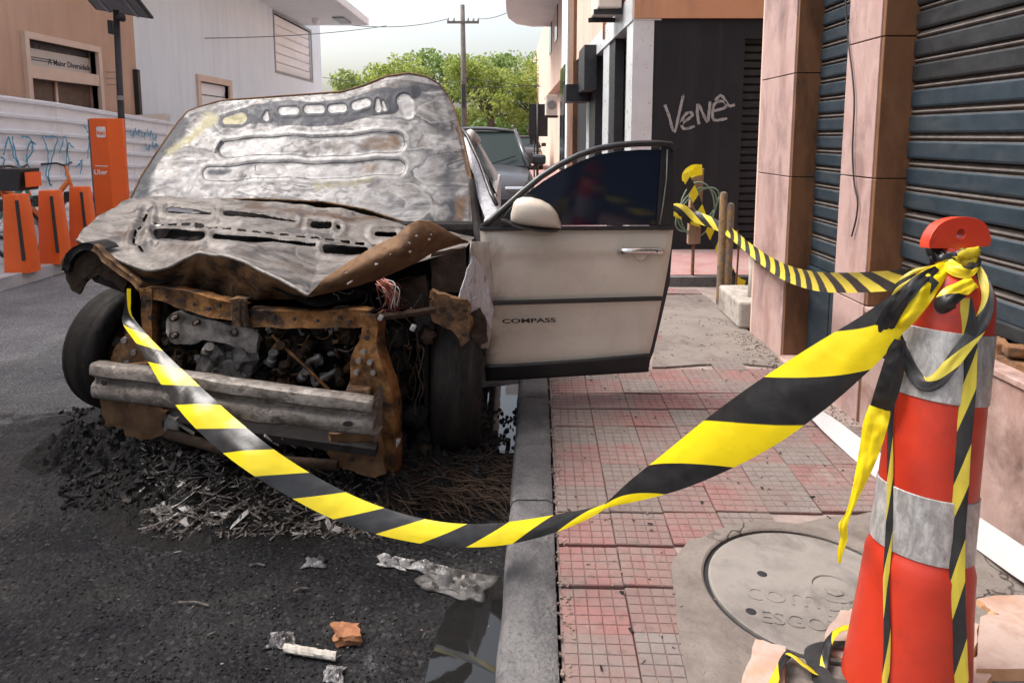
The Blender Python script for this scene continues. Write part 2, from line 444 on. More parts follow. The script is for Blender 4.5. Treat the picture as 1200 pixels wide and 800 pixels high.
M['rust_iron'] = basic('rusted iron', [(.10, .042, .02), (.22, .105, .045), (.065, .05, .045)], 22, .85, .15, bump=.5, bscale=120, dirt=(.20, .17, .13), dscale=9, dthr=(.56, .72))
M['wood_old'] = basic('weathered wood', [(.20, .12, .075), (.33, .22, .15), (.12, .075, .05)], 9, .85, bump=.5, bscale=50, stretch=(3, 3, .5))
M['cable'] = basic('black cable', [(.018, .018, .022)], 10, .5)
M['orange'] = basic('orange plastic', [(.78, .115, .012), (.86, .14, .02)], 2.5, .38, bump=.03, dirt=(.60, .095, .02), dscale=4, dthr=(.6, .85))
M['grey_plastic'] = basic('grey plastic', [(.10, .10, .11), (.15, .15, .16)], 10, .5)

# ================================================================== GROUND, KERB, PAVEMENTS
struct('road', MB().add([(-400, -400, 0), (400, -400, 0), (400, 900, 0), (-400, 900, 0)], [(0, 1, 2, 3)]), asphalt, origin=(0, 0, 0))
def kx(y): return -.035 + .040 * (y - 1.86)          # road-side face of the kerb
KW, KT, PT = .165, .118, .085                       # kerb width, kerb top, mortar bed
pav = MB().prism([(kx(-2) + KW + .012, -2, -.05), (3.4, -2, -.05), (3.4, 6.42, -.05), (kx(6.42) + KW + .012, 6.42, -.05)], (0, 0, PT + .05))
pavement = struct('pavement', pav, M['mortar'], origin=(1, 2, 0))
kerb_line = thing('kerb', (0.1, 2, 0), 'row of dark granite kerb stones along the gutter', 'kerb')
del kerb_line['category'], kerb_line['label']; kerb_line['kind'] = 'structure'
y = -1.6
for L in (1.05, .92, 1.12, .98, 1.05, .9, 1.1, 1.2):
    y1 = min(y + L - .012, 6.40)
    j = random.uniform(-.006, .006)
    P = [(kx(y) + j, y, -.06), (kx(y1) + j, y1, -.06), (kx(y1) + KW + j, y1, -.06), (kx(y) + KW + j, y, -.06)]
    n = 14; ring = []
    rows = []
    for i in range(n + 1):
        yy = y + (y1 - y) * i / n; w = lambda k: .006 * mnoise.noise(Vector((yy * 5, k * 3.1, 2)))
        x0 = kx(yy) + j; zt = KT + random.uniform(-.002, .002)
        rows.append([(x0 + w(1), yy, -.06), (x0 + w(1), yy, zt - .03 + w(2)), (x0 + .012 + w(3), yy, zt - .008), (x0 + .03, yy, zt + w(4) * .5), (x0 + KW - .02, yy, zt + w(5) * .5), (x0 + KW + w(6) * .5, yy, zt - .012), (x0 + KW, yy, -.06)])
    mb = MB().grid(rows); mb.f += [tuple(range(7)), tuple(n * 7 + k for k in range(7))]; mb.mi += [0, 0]
    mb.build('kerb_stone', M['granite_kerb'], kerb_line, smooth=True, auto=40)
    y += L
struct('raised_pavement', MB().box(.42, 3.4, 6.42, 60, -.05, .185), M['far_paving'])
struct('raised_pavement_edge', MB().box(.30, 3.4, 6.34, 6.418, -.05, .178), M['granite_kerb'])
struct('left_pavement', MB().box(-8, -5.16, -3, 60, -.05, .115), M['left_paving'])
struct('left_kerb', MB().box(-5.158, -4.98, -3, 60, -.05, .125), M['left_paving'])

# scored square tiles of the pavement
def tile_mesh(n=5, s=.197, g=.0050):
    mb = MB(); c = s / n
    mb.box(-s / 2, s / 2, -s / 2, s / 2, 0, .0130)
    for i in range(n):
        for j in range(n):
            x0, y0 = -s / 2 + i * c + g / 2, -s / 2 + j * c + g / 2; x1, y1 = x0 + c - g, y0 + c - g
            e = .0015
            mb.add([(x0 - e, y0 - e, .0132), (x1 + e, y0 - e, .0132), (x1 + e, y1 + e, .0132), (x0 - e, y1 + e, .0132), (x0, y0, .016), (x1, y0, .016), (x1, y1, .016), (x0, y1, .016)],
                   [(4, 5, 6, 7), (0, 1, 5, 4), (1, 2, 6, 5), (2, 3, 7, 6), (3, 0, 4, 7)])
    return mb.mesh('tile', (0, 0, 0))
tm = tile_mesh(); tm.materials.append(M['tile_pink']); tm.materials.append(M['tile_groove'])
tm.polygons.foreach_set('material_index', [1] * 6 + [0] * (len(tm.polygons) - 6))
def inpoly(x, y, poly):
    c = False; n = len(poly)
    for i in range(n):
        x0, y0 = poly[i][:2]; x1, y1 = poly[i - 1][:2]
        if (y0 > y) != (y1 > y) and x < (x1 - x0) * (y - y0) / (y1 - y0) + x0: c = not c
    return c
C1 = [gnd(u, v, .1) for u, v in [(786, 660), (806, 632), (880, 622), (975, 606), (1075, 596), (1300, 640), (1300, 1000), (840, 1000), (806, 800)]]
C2 = [gnd(u, v, .1) for u, v in [(770, 345), (905, 345), (925, 432), (860, 424), (764, 430)]]
ang = math.atan(.04)
ca, sa = math.cos(ang), math.sin(ang)
ti = 0
for j in range(-3, 27):
    for i in range(0, 9):
        lx, ly = .105 + i * .2, .9 + j * .2 + .02 * math.sin(j)
        x = kx(1.86) + KW + .012 + lx * ca + (ly - 1.86) * sa; yy = ly * ca - lx * sa * .0
        if x > 1.70 or yy > 6.25 or yy < .5: continue
        if inpoly(x, yy, C1) or inpoly(x, yy, C2): continue
        far = 3.35 < yy < 3.95 and x > .75
        edge = i < 3
        q = random.random() + .35 * mnoise.noise(Vector((x * 1.6, yy * 1.6, 3)))
        if yy > 4.6: k = 'tile_dark' if q < .55 else 'tile_worn'
        elif far: k = 'tile_pink' if q < .7 else 'tile_worn'
        elif x > 1.15: k = 'tile_dark' if q < .35 else ('tile_worn' if q < .7 else 'tile_grey')
        elif edge: k = 'tile_pink' if q < .48 else ('tile_worn' if q < .72 else 'tile_grey')
        else: k = 'tile_pink' if q < .26 else ('tile_worn' if q < .55 else 'tile_grey')
        o = inst('tile', tm, pavement, (x, yy, PT + random.uniform(-.004, .0)), (random.uniform(-.012, .012), random.uniform(-.012, .012), -ang + random.uniform(-.01, .01)), M[k])
def slab(name, poly, z0, z1, mat, parent, seg=7, amp=.012):
    """Slab poured in place: ragged outline, gently uneven top."""
    pts = []
    for i in range(len(poly)):
        a, b = Vector(poly[i][:2]), Vector(poly[(i + 1) % len(poly)][:2])
        for k in range(seg):
            q = a.lerp(b, k / seg); nn = Vector((q.x * 9, q.y * 9, 1))
            pts.append((q.x + amp * mnoise.noise(nn), q.y + amp * mnoise.noise(nn + Vector((7, 3, 1)))))
    return MB().prism([(x, y, z0) for x, y in pts], (0, 0, z1 - z0)).build(name, mat, parent)
C1w = [p.xy for p in C1]; C1w[5] = Vector((1.715, C1[5].y)); C1w[6] = Vector((1.715, .5)); C1w[7] = Vector((.62, .5))
slab('cement_patch', C1w, PT - .02, .1035, M['cement'], pavement)
C2w = [p.xy for p in C2]; C2w[1] = Vector((1.715, C2[1].y)); C2w[2] = Vector((1.715, C2[2].y))
slab('cement_patch', C2w, PT - .02, .099, M['cement'], pavement)

# manhole
mc = gnd(948, 694, .1)
mh = thing('manhole_cover', (mc.x, mc.y, .1035), 'round cast concrete sewer cover with raised lettering beside the cone', 'manhole cover')
MR = .30
MB().lathe([(MR + .016, .0), (MR + .016, .009), (MR + .022, .0135), (MR + .066, .0135), (MR + .074, .0)], (mc.x, mc.y, .1037), n=64, cap=False).build('rim', M['cement'], mh, smooth=True, auto=30)
MB().lathe([(MR, -.0), (MR, .009), (MR - .006, .0125), (.0001, .0125)], (mc.x, mc.y, .1037), n=64, cap=False).build('lid', M['cover'], mh, smooth=True, auto=30)
MB().lathe([(MR + .001, .0006), (MR + .0155, .0006)], (mc.x, mc.y, .1037), n=64, cap=False).build('joint', M['cable'], mh)
M['raised'] = basic('raised lettering', [(.24, .218, .197), (.28, .255, .235)], 20, .8, bump=.3)
tx = (gnd(1010, 716, .11) - gnd(893, 699, .11)).normalized(); ty = Vector((-tx.y, tx.x, 0))
text('lettering', 'compesa', .125, gnd(966, 714, .1165), tx, ty, M['cover'], mh, extrude=.0016, bold=-.001)
text('lettering', 'ESGOTO', .075, gnd(955, 738, .1165) + Vector((0, 0, .0005)), tx, ty, M['cover'], mh, extrude=.002)
ec = gnd(976, 689, .1165)
em = MB().lathe([(.058, 0), (.060, .004), (.070, .004), (.072, 0)], ec, n=28, cap=False)
em.prism([ec + (tx * a + ty * b) + Vector((0, 0, -.001)) for a, b in [(0, .045), (.014, .012), (.026, -.008), (.022, -.03), (0, -.04), (-.022, -.03), (-.026, -.008), (-.014, .012)]], (0, 0, .0045))
em.build('emblem', M['cover'], mh)
for u, v in ((893, 672), (880, 716)):
    q = gnd(u, v, .1163)
    MB().lathe([(.016, 0), (.013, .0012), (.0001, .0012)], q, n=12, cap=False).build('lifting_hole', M['cable'], mh)

# ================================================================== RIGHT SHOP BUILDING (pillars and roller shutters)
XP, XS = 1.72, 1.88
rb = thing('granite_shop_building', (2.6, 2.2, 0), 'shop front with pink granite pillars and blue grey roller shutters at right', 'building')
P1, P2 = (onx(925, 200, XP).y, onx(888, 200, XP).y), (onx(1022, 200, XP).y, onx(985, 200, XP).y)
def pillar(y0, y1, joints):
    for a, b in zip(joints[:-1], joints[1:]):
        MB().box(XP, XP + .028, y0 + .002, y1, a + .003, b - .003).build('stone_slab', M['stone_pink'], rb, bevel=.003)
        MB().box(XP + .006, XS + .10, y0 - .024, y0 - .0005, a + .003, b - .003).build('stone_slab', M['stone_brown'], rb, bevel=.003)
    MB().box(XP + .03, XS + .3, y0 + .001, y1 - .005, 0, joints[-1]).build('pillar_core', M['mortar'], rb)
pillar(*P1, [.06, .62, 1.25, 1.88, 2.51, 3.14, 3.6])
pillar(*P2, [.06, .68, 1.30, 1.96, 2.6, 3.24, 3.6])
MB().box(XP + .004, XS + .29, P1[1] - .004, P1[1] + .03, .05, 3.6).build('end_wall', M['salmon_pale'], rb)
def slat_mesh(L, h):
    # profile in (x, z): broad flat leaf then a rolled double bead
    prof = [(0.0, 0.0), (-.010, .004), (-.013, .012), (-.013, h * .62), (-.008, h * .68), (.004, h * .70), (.006, h * .75), (-.004, h * .78), (-.008, h * .83), (-.004, h * .88), (.006, h * .90), (.006, h * .99)]
    rows = [[(x, 0, z) for x, z in prof], [(x, L, z) for x, z in prof]]
    mb = MB().grid(rows); me = mb.mesh('slat', (0, 0, 0))
    bm = bmesh.new(); bm.from_mesh(me); bmesh.ops.recalc_face_normals(bm, faces=bm.faces)
    bm.to_mesh(me); bm.free(); return me
def shutter(y0, y1, z0, z1, h, mats):
    me = slat_mesh(y1 - y0, h); me.materials.append(mats[0]); me.materials.append(M['shutter_groove'])
    me.polygons.foreach_set('material_index', [1 if 4 <= i <= 10 else 0 for i in range(len(me.polygons))])
    z = z0; k = 0
    while z + h < z1 + .05:
        o = inst('slat', me, rb, (XS + random.uniform(-.0025, .0025), y0, z), (random.uniform(-.0014, .0014), 0, 0))
        o.material_slots[0].link = 'OBJECT'; o.material_slots[0].material = mats[1] if z > 1.75 + .2 * math.sin(k * 2.1) else mats[0]
        z += h; k += 1
    MB().box(XS + .03, XS + .05, y0, y1, z0, z1).build('shutter_back', M['cable'], rb)
shutter(P2[1], P1[0] - .024, .70, 3.6, .104, (M['shutter_blue'], M['shutter_blue']))
# lower flat door under the small shutter, two leaves, with its rail and marble sill
dm = (P2[1] + P1[0]) / 2
for a, b in ((P2[1], dm + .02), (dm + .03, P1[0] - .03)):
    MB().box(XS - .012, XS + .03, a, b, .16, .64).build('door_leaf', M['shutter_blue'], rb, bevel=.004)
MB().box(XS - .03, XS + .025, P2[1], P1[0] - .026, .645, .70).build('door_rail', M['shutter_blue'], rb, bevel=.006)
MB().box(XS - .02, XS + .028, P2[1], P1[0] - .026, .125, .158).build('door_threshold', M['dark_metal'], rb)
MB().box(XP - .035, XS + .03, P2[1] + .002, P1[0] - .028, .05, .122).build('marble_sill', M['plinth'], rb, bevel=.01)
shutter(-1.5, P2[0] - .026, .80, 3.6, .118, (M['shutter_blue'], M['shutter_black']))
MB().box(XS - .02, XS + .03, -1.5, P2[0] - .03, .742, .80).build('bottom_rail', M['shutter_black'], rb, bevel=.006)
# marble plinth below the big shutter
y = P2[0] - .03
for L in (.55, .62, .58, .66, .6, .6, .6, .5):
    if y - L < -1.5: break
    MB().box(XP - .002, XP + .026, y - L + .003, y, .05, .655).build('plinth_slab', M['plinth'], rb, bevel=.003); y -= L
MB().box(XP + .028, XS + .3, -1.5, P2[0] - .03, 0, .652).build('plinth_core', M['mortar'], rb)
MB().box(XP - .012, XP + .07, -1.5, P2[0] - .03, .657, .682).build('plinth_cap', M['plinth'], rb, bevel=.004)
MB().box(XP + .072, XS + .29, -1.5, P2[0] - .03, .653, .70).build('broken_bedding', M['rust_iron'], rb)
for k in range(16):                                  # broken bricks left on the ledge
    yy = 1.9 + k * .082; c = Vector((XP + .10 + random.uniform(-.012, .025), yy, .718 + random.uniform(-.006, .02)))
    rot = Matrix.Rotation(random.uniform(-.5, .5), 3, 'Z') @ Matrix.Rotation(random.uniform(-.3, .3), 3, 'Y')
    MB().cbox(c, (random.uniform(.04, .07), random.uniform(.05, .085), random.uniform(.03, .055)), rot).build('brick_fragment', M['rust_iron'], rb, bevel=.006)
MB().box(XP + .01, XS + .3, -1.5, P1[1], 3.6, 8.5).build('upper_wall', M['salmon_pale'], rb)
MB().box(XP - .1, XP + .008, -1.5, P1[1] + .02, 3.62, 3.85).build('lintel_band', M['stone_pink'], rb)
MB().box(XS + .3, XS + 6, -1.5, P1[1], -.02, 8.4).build('rear_volume', M['salmon_pale'], rb)
cab = [onx(u, v, XP - .012) for u, v in [(990, -40), (991, 0), (993, 40), (998, 80), (1001, 115), (1000, 150), (999, 180), (1001, 215), (1005, 235), (1004, 252), (1001, 266), (998, 277)]]
tag(MB().tube([Vector(q) for q in smooth_pts(cab, 40)], .0042, 6).build('hanging_cable', M['cable'], smooth=True), 'thin dark cable hanging loose down the face of a granite pillar', 'cable')

# ================================================================== BLACK CORNER SHOP with street facade behind
DY, DX = 7.9, 1.40
db = thing('black_corner_shop', (3, 18, .18), 'black painted corner shop with chalk graffiti below a salmon upper storey', 'building')
ZB = at(800, 22, DY).z
xs0, xs1 = at(869, 200, DY).x, 3.4
MB().box(DX, xs0 - .02, DY, DY + .25, .17, ZB).build('black_wall', M['black_wall'], db)
MB().box(xs0 - .02, xs1, DY + .001, DY + .25, ZB - .22, ZB).build('black_lintel', M['black_wall'], db)
sm2 = MB().grid([[(0, .02, 0), (0, 0, .015), (0, 0, .075), (0, .025, .09)], [(xs1 - xs0, .02, 0), (xs1 - xs0, 0, .015), (xs1 - xs0, 0, .075), (xs1 - xs0, .025, .09)]]).mesh('slat', (0, 0, 0)); sm2.materials.append(M['shutter_black'])
z = .2
while z < ZB - .24: inst('slat', sm2, db, (xs0, DY + .1, z)); z += .09
MB().box(xs0 - .02, xs1, DY + .16, DY + .24, .17, ZB - .22).build('shutter_back', M['cable'], db)
MB().box(DX - .03, xs1, DY - .03, DY + .3, ZB, 7.5).build('upper_wall', M['salmon'], db)
MB().box(DX + .3, 6.5, DY + .31, 60, .17, 7.4).build('rear_volume', M['salmon_pale'], db)
MB().box(DX - .032, DX + .29, DY + .302, 30, ZB + .28, 7.5).build('upper_wall', M['salmon_pale'], db)
# street facade: aluminium fascia, shutters, dark bays
def fy(u): return onx(u, 100, DX).y
MB().box(DX - .05, DX + .28, DY - .012, 13.2, ZB - .02, ZB + .279).build('fascia', M['alu'], db)
MB().box(DX - .035, DX + .2, DY - .01, fy(737), .17, ZB - .022).build('corner_trim', M['alu'], db)
def bay(ya, yb, mat, x, name, z1=ZB - .022): MB().box(x, x + .12, ya + .004, yb, .17, z1).build(name, mat, db)
sm3 = None
def facade_shutter(ya, yb):
    me = MB().grid([[(.02, 0, 0), (0, 0, .02), (0, 0, .1), (.03, 0, .12)], [(.02, yb - ya, 0), (0, yb - ya, .02), (0, yb - ya, .1), (.03, yb - ya, .12)]]).mesh('slat', (0, 0, 0)); me.materials.append(M['grey_metal'])
    z = .2
    while z < ZB - .05: inst('slat', me, db, (DX + .12, ya, z)); z += .12
    MB().box(DX + .16, DX + .2, ya, yb, .17, ZB - .022).build('shutter_back', M['cable'], db)
facade_shutter(fy(737), fy(722)); bay(fy(722), fy(716), M['dark_metal'], DX - .02, 'dark_post'); bay(fy(716), fy(709), M['alu'], DX - .03, 'bright_post')
facade_shutter(fy(709), fy(700)); bay(fy(700), fy(693), M['dark_metal'], DX - .03, 'dark_bay', 3.3); bay(fy(693), fy(689), M['alu'], DX - .02, 'bright_post', 3.3)
bay(fy(689), fy(672), M['black_wall'], DX - .0, 'dark_bay', 3.9); MB().box(DX - .10, DX + .06, fy(677), fy(671), .17, 4.6).build('brown_pilaster', M['stone_brown'], db)
MB().box(DX - .24, DX - .04, fy(702), fy(694), 2.25, 2.95).build('awning_box', M['dark_metal'], db)
MB().box(DX - .45, DX - .04, fy(694), fy(689), 2.1, 2.4).build('awning_box', M['dark_metal'], db)
MB().box(DX - .13, DX - .036, fy(671), fy(664), .17, 5.2).build('white_pilaster', M['white_wall'], db)
for u0, u1 in ((669.5, 666.5), (665.8, 663)):
    MB().box(DX - .15, DX - .132, fy(u0) + .1, fy(u1), .2, 3.2).build('dark_window', M['glass_dark'], db)
for k in range(4):
    MB().box(DX - .06, DX - .034, 14.5 + k * 3.2, 15.6 + k * 3.2, 4.4, 5.9).build('upper_window', M['glass_dark'], db)
MB().tube([(DX - .05, 10.2, 2.9), (DX - .055, 10.25, 4.5), (DX - .05, 10.2, 7.3)], .03, 8).build('drain_pipe', M['salmon'], db, smooth=True)
MB().tube([(DX - .06, 15.8, 4.6), (DX - .2, 15.7, 5.0), (DX - .7, 15.6, 5.2), (DX - 1.0, 15.6, 5.15)], .025, 6).build('lamp_arm', M['grey_metal'], db, smooth=True)
sl = [(DX - .034, 18.5), (DX - .034, 25.2), (.7, 25.2), (.15, 24.6), (-.12, 23.4), (-.18, 22), (-.18, 18.5)]
MB().prism([(x, y, 5.4) for x, y in sl], (0, 0, .35)).build('canopy_slab', M['soffit'], db)
g = lambda u, v: (at(u, v, DY).x, DY, at(u, v, DY).z)
strokes('graffiti_stroke', [
    [g(*p) for p in smooth_pts([(779, 123), (784, 136), (790, 155), (796, 132), (800, 114), (800, 112)], 18)],
    [g(*p) for p in smooth_pts([(797, 146), (806, 140), (812, 134), (806, 132), (799, 141), (801, 151), (814, 148)], 18)],
    [g(*p) for p in smooth_pts([(819, 146), (817, 132), (818, 122), (824, 134), (829, 143), (831, 130), (832, 119)], 18)],
    [g(*p) for p in smooth_pts([(837, 130), (850, 126), (848, 119), (838, 121), (835, 131), (837, 141), (852, 139)], 18)],
    [g(*p) for p in smooth_pts([(838, 118), (844, 112), (848, 115), (854, 124), (861, 123)], 12)]], .034, (0, -1, 0), M['chalk'], db)
def ac_unit(y0, y1, x0, z0, z1, label):
    t = thing('air_conditioner', ((x0 + DX) / 2, (y0 + y1) / 2, z0), label, 'air conditioner', 'air conditioners on the right facade')
    MB().box(x0, DX - .07, y0, y1, z0 + .06, z1).build('casing', M['ac_white'], t, bevel=.02)
    for a in (y0 + .08, y1 - .12): MB().box(x0 - .04, DX - .034, a, a + .04, z0, z0 + .056).build('bracket', M['dark_metal'], t)
    MB().lathe([(.12, 0), (.13, .01), (.13, .02), (.05, .022), (.0001, .02)], ((x0 + DX - .07) / 2, y0 - .001, (z0 + z1) / 2 + .03), (0, -1, 0), n=20, cap=False).build('fan_guard', M['grey_metal'], t)
ac_unit(8.5, 9.3, DX - .36, 2.98, 3.6, 'aged white air conditioner over the corner of the black shop')
ac_unit(20.2, 21.0, DX - .40, 2.05, 2.7, 'small white air conditioner far along the right facade')

# ================================================================== LEFT BUILDINGS
XL = -8.0
def ly(u): return onx(u, 100, XL).y
def lz(u, v): return onx(u, v, XL).z
def wall_open(parent, mat, y0, y1, z0, z1, ops, th=.3):
    """Wall in the plane x = XL with rectangular openings (ya, yb, za, zb) sorted in y."""
    mb = MB(); y = y0
    for ya, yb, za, zb in ops:
        mb.box(XL - th, XL, y, ya, z0, z1); mb.box(XL - th, XL, ya, yb, z0, za); mb.box(XL - th, XL, ya, yb, zb, z1); y = yb
    mb.box(XL - th, XL, y, y1, z0, z1)
    bm_o = mb.build('wall', mat, parent); return bm_o
yb_ = ly(161)
bb = thing('beige_building', (XL - 3, 8, .11), 'beige rendered building with a framed shop sign at left', 'building')
wa, wb = ly(34), ly(114); zt = lz(34, 46); zm = 1.0
wall_open(bb, M['beige'], -3, yb_, .11, 8.6, [(wa, wb, zm, zt)])
MB().box(XL - 6, XL - .301, -3, yb_, .11, 8.5).build('rear_volume', M['beige'], bb)
fw = .10
MB().box(XL - .1, XL + .07, wa - fw, wb + fw, zt, zt + .11).build('window_frame', M['frame_beige'], bb)
for a in (wa - fw, wb): MB().box(XL - .1, XL + .07, a, a + fw, zm, zt - .002).build('window_frame', M['frame_beige'], bb)
zs0, zs1 = lz(34, 90), lz(34, 75)
MB().box(XL - .1, XL + .05, wa + .002, wb - .002, zs0 - .02, zs1 - .02).build('cross_beam', M['frame_beige'], bb)
sg = MB().box(XL - .18, XL - .12, wa + .002, wb - .002, zs1 + .0, zt - .12).build('sign_panel', basic('sign cream', [(.48, .45, .42), (.56, .52, .48)], 4, .6), bb)
MB().box(XL - .22, XL - .121, wa + .002, wb - .002, zt - .115, zt - .002).build('dark_reveal', M['cable'], bb)
text('lettering', 'A Maior Diversidade', .145, (XL - .117, wa + (wb - wa) * .69, zs1 + .06), (0, 1, 0), (0, 0, 1), M['ink'], sg, bold=.002)
text('lettering', 'nomes   E', .13, (XL - .117, wa + (wb - wa) * .16, zs1 + .30), (0, 1, 0), (0, 0, 1), M['ink'], sg, bold=.002)
for k, (a, b, zz) in enumerate(((.0, .44, .13), (.0, .44, .09), (.36, 1.0, .36), (.36, 1.0, .32))):
    MB().box(XL - .1195, XL - .116, wa + (wb - wa) * a + .01, wa + (wb - wa) * b - .01, zs1 + zz, zs1 + zz + .018).build('sign_line', M['ink'], sg)
MB().box(XL - .22, XL - .15, wa + .002, wb - .002, zm, zs0 - .022).build('brown_shutter', M['brown_shutter'], bb)
for k in range(9):
    MB().box(XL - .15, XL - .142, wa + .01, wb - .01, zm + .05 + k * .1, zm + .11 + k * .1).build('shutter_slat', M['brown_shutter'], bb)
MB().box(XL - .14, XL - .11, wa + (wb - wa) * .44, wa + (wb - wa) * .47, zm, zs0 - .024).build('mullion', M['frame_beige'], bb)
for k in range(3): MB().bar((XL + .01, ly(124), 2.75 - k * .12), (XL + .3, ly(126), 2.75 - k * .12), .015, .015).build('iron_bracket', M['grey_metal'], bb)
MB().bar((XL + .05, yb_ - .1, 1.2), (XL + .05, yb_ - .1, 2.9), .10, .10).build('drain_pipe', M['dark_metal'], bb)

wbld = thing('white_building', (XL - 3, 22, .11), 'white painted building with wide eaves slab and louvred window', 'building')
y2 = 29.2
A = (ly(233), ly(267), 1.6, lz(233, 95)); B = (ly(324), ly(366), 3.72, 5.60)
wall_open(wbld, M['white_wall'], yb_ + .004, y2, .11, 8.6, [A, B])
MB().box(XL - 6, XL - .301, yb_ + .004, y2, .11, 8.5).build('rear_volume', M['white_wall'], wbld)
MB().box(XL + .002, -5.5, 12.0, 27.0, 5.72, 6.0).build('eaves_slab', M['soffit'], wbld, bevel=.03)
MB().box(-6.4, -6.0, 25.0, 26.2, 5.66, 5.717).build('soffit_lamp', M['grey_metal'], wbld)
MB().lathe([(.12, 0), (.15, -.1), (.1, -.22), (.0001, -.25)], (-7.1, 25.4, 5.718), n=14, cap=False).build('soffit_lamp', M['window_pale'], wbld, smooth=True)
for nm, (ya, yb2, za, zb), n, fm in (('louvred_window', B, 6, 'grey_metal'), ('small_window', A, 4, 'frame_beige')):
    w = MB().box(XL - .28, XL - .24, ya + .01, yb2 - .01, za + .01, zb - .01).build(nm, M['window_pale'], wbld)
    t_ = .09 if nm == 'louvred_window' else .16; ex = .02 if nm == 'louvred_window' else .06
    for q in ((ya - t_, yb2 + t_, zb, zb + t_), (ya - t_, yb2 + t_, za - t_, za), (ya - t_, ya, za + .002, zb - .002), (yb2, yb2 + t_, za + .002, zb - .002)):
        MB().box(XL - .1, XL + ex, *q).build('frame', M[fm], w)
    for k in range(n):
        zz = za + (zb - za) * (k + .5) / n
        MB().cbox((XL - .09, (ya + yb2) / 2, zz), (.012, yb2 - ya - .03, (zb - za) / n * .9), Matrix.Rotation(.10, 3, 'Y')).build('louvre_pane', M['window_pale'], w)

# ================================================================== BURNT CAR
def burnt_sheet(name, metal=.35, k_=1.0, warm=1.0):
    """Sheet steel after a fire; the stains come from the stored burn pattern plus noise."""
    t = NT(name); a = t.attr('burn'); rgb = t.n('ShaderNodeSeparateColor'); t.l(a.outputs['Color'], rgb.inputs[0])
    soot, rust, yel, ash = rgb.outputs[0], rgb.outputs[1], rgb.outputs[2], a.outputs['Alpha']
    n1 = t.noise(4.5, 8, .66, 1.4); n2 = t.noise(22, 6, .7, .8); n3 = t.noise(60, 5, .7)
    wav = t.noise(1.9, 6, .55, 2.6, vec=t.mapping(t.pos(), (.6, .9, 1.9)))
    c = t.ramp(wav, [(.30, (.045, .046, .056)), (.42, (.19, .184, .192)), (.52, (.44, .43, .43)), (.60, (.30, .287, .285)), (.70, (.085, .083, .092))])
    c = t.mix(t.ramp(n1, [(.42, 0.0), (.62, .65)]), c, (.22, .196, .176))
    # drip and flow lines of burnt sealer
    flow = t.noise(2.1, 3, .5, 2.2, vec=t.mapping(t.pos(), (.55, .9, 1.5), (0, .12, 0)))
    ln = t.math('PINGPONG', t.math('MULTIPLY', flow, 4.0), .5)
    ln = t.math('MULTIPLY', t.ramp(ln, [(.0, 1.0), (.05, .85), (.13, 0.0)]), t.ramp(t.noise(4.5, 3), [(.44, 0.0), (.60, 1.0)]))
    c = t.mix(t.math('MULTIPLY', ln, .8), c, (.05, .05, .062))
    c = t.mix(t.math('MULTIPLY', t.ramp(t.math('PINGPONG', t.math('ADD', t.math('MULTIPLY', flow, 4.0), .16), .5), [(.0, 1.0), (.10, 0.0)]), .6), c, (.46, .45, .445))
    c = t.mix(t.ramp(n2, [(.55, 0.0), (.72, .5)]), c, (.055, .053, .062))
    def lay(c, m, col, k=.55, src=None):
        f = t.ramp(t.math('ADD', m, t.math('MULTIPLY', t.math('SUBTRACT', src or n1, .5), k)), [(.36, 0.0), (.62, 1.0)])
        return t.mix(f, c, col)
    c = lay(c, ash, t.ramp(n3, [(.3, (.33, .322, .325)), (.7, (.47, .458, .45))]), .6)
    c = lay(c, soot, t.ramp(n2, [(.3, (.014, .015, .021)), (.55, (.042, .044, .058)), (.75, (.09, .092, .11))]), .8)
    c = lay(c, yel, t.ramp(n2, [(.3, (.27, .245, .14)), (.7, (.38, .35, .21))]), .9, n2)
    c = lay(c, rust, t.ramp(n2, [(.3, (.06, .031, .018)), (.5, (.155, .088, .05)), (.7, (.26, .172, .108))]), .9)
    c = t.mix(t.ramp(n3, [(.66, 0.0), (.76, .8)]), c, (.05, .045, .045))
    t.bump(t.math('ADD', t.math('MULTIPLY', wav, 1.4), t.math('ADD', n2, t.math('MULTIPLY', n3, .5))), .16, .008)
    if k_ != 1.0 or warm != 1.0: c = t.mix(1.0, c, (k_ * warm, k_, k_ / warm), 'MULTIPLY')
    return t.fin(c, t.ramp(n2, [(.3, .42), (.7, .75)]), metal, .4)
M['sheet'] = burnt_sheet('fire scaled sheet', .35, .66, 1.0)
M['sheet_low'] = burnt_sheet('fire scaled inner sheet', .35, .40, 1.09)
M['rust'] = basic('fresh fire rust', [(.045, .023, .014), (.17, .078, .029), (.29, .145, .055), (.07, .038, .024)], 17, .85, .1, bump=.5, bscale=90, dirt=(.035, .027, .024), dscale=6, dthr=(.46, .62), spec=.14)
M['rust_brown'] = basic('brown scale', [(.075, .042, .025), (.16, .092, .05), (.11, .062, .036)], 9, .7, .15, bump=.35, bscale=70, dirt=(.05, .032, .024), dscale=4, dthr=(.5, .72), spec=.14)
M['rust_dull'] = basic('dull fire rust', [(.07, .038, .022), (.21, .12, .06), (.12, .066, .038), (.28, .21, .145)], 12, .8, .15, bump=.6, bscale=70, dirt=(.032, .025, .022), dscale=9, dthr=(.46, .62), spec=.14)
M['alu_burnt'] = basic('burnt aluminium', [(.13, .115, .104), (.27, .248, .23), (.19, .172, .158)], 12, .65, .3, bump=.6, bscale=55, dirt=(.045, .036, .03), dscale=6, dthr=(.46, .66))
M['beam'] = basic('scorched bumper steel', [(.05, .04, .034), (.21, .185, .165), (.10, .084, .073), (.27, .245, .225)], 14, .62, .35, bump=.7, bscale=55, dirt=(.40, .375, .355), dscale=7, dthr=(.58, .68), stretch=(1, 1, 1.6))
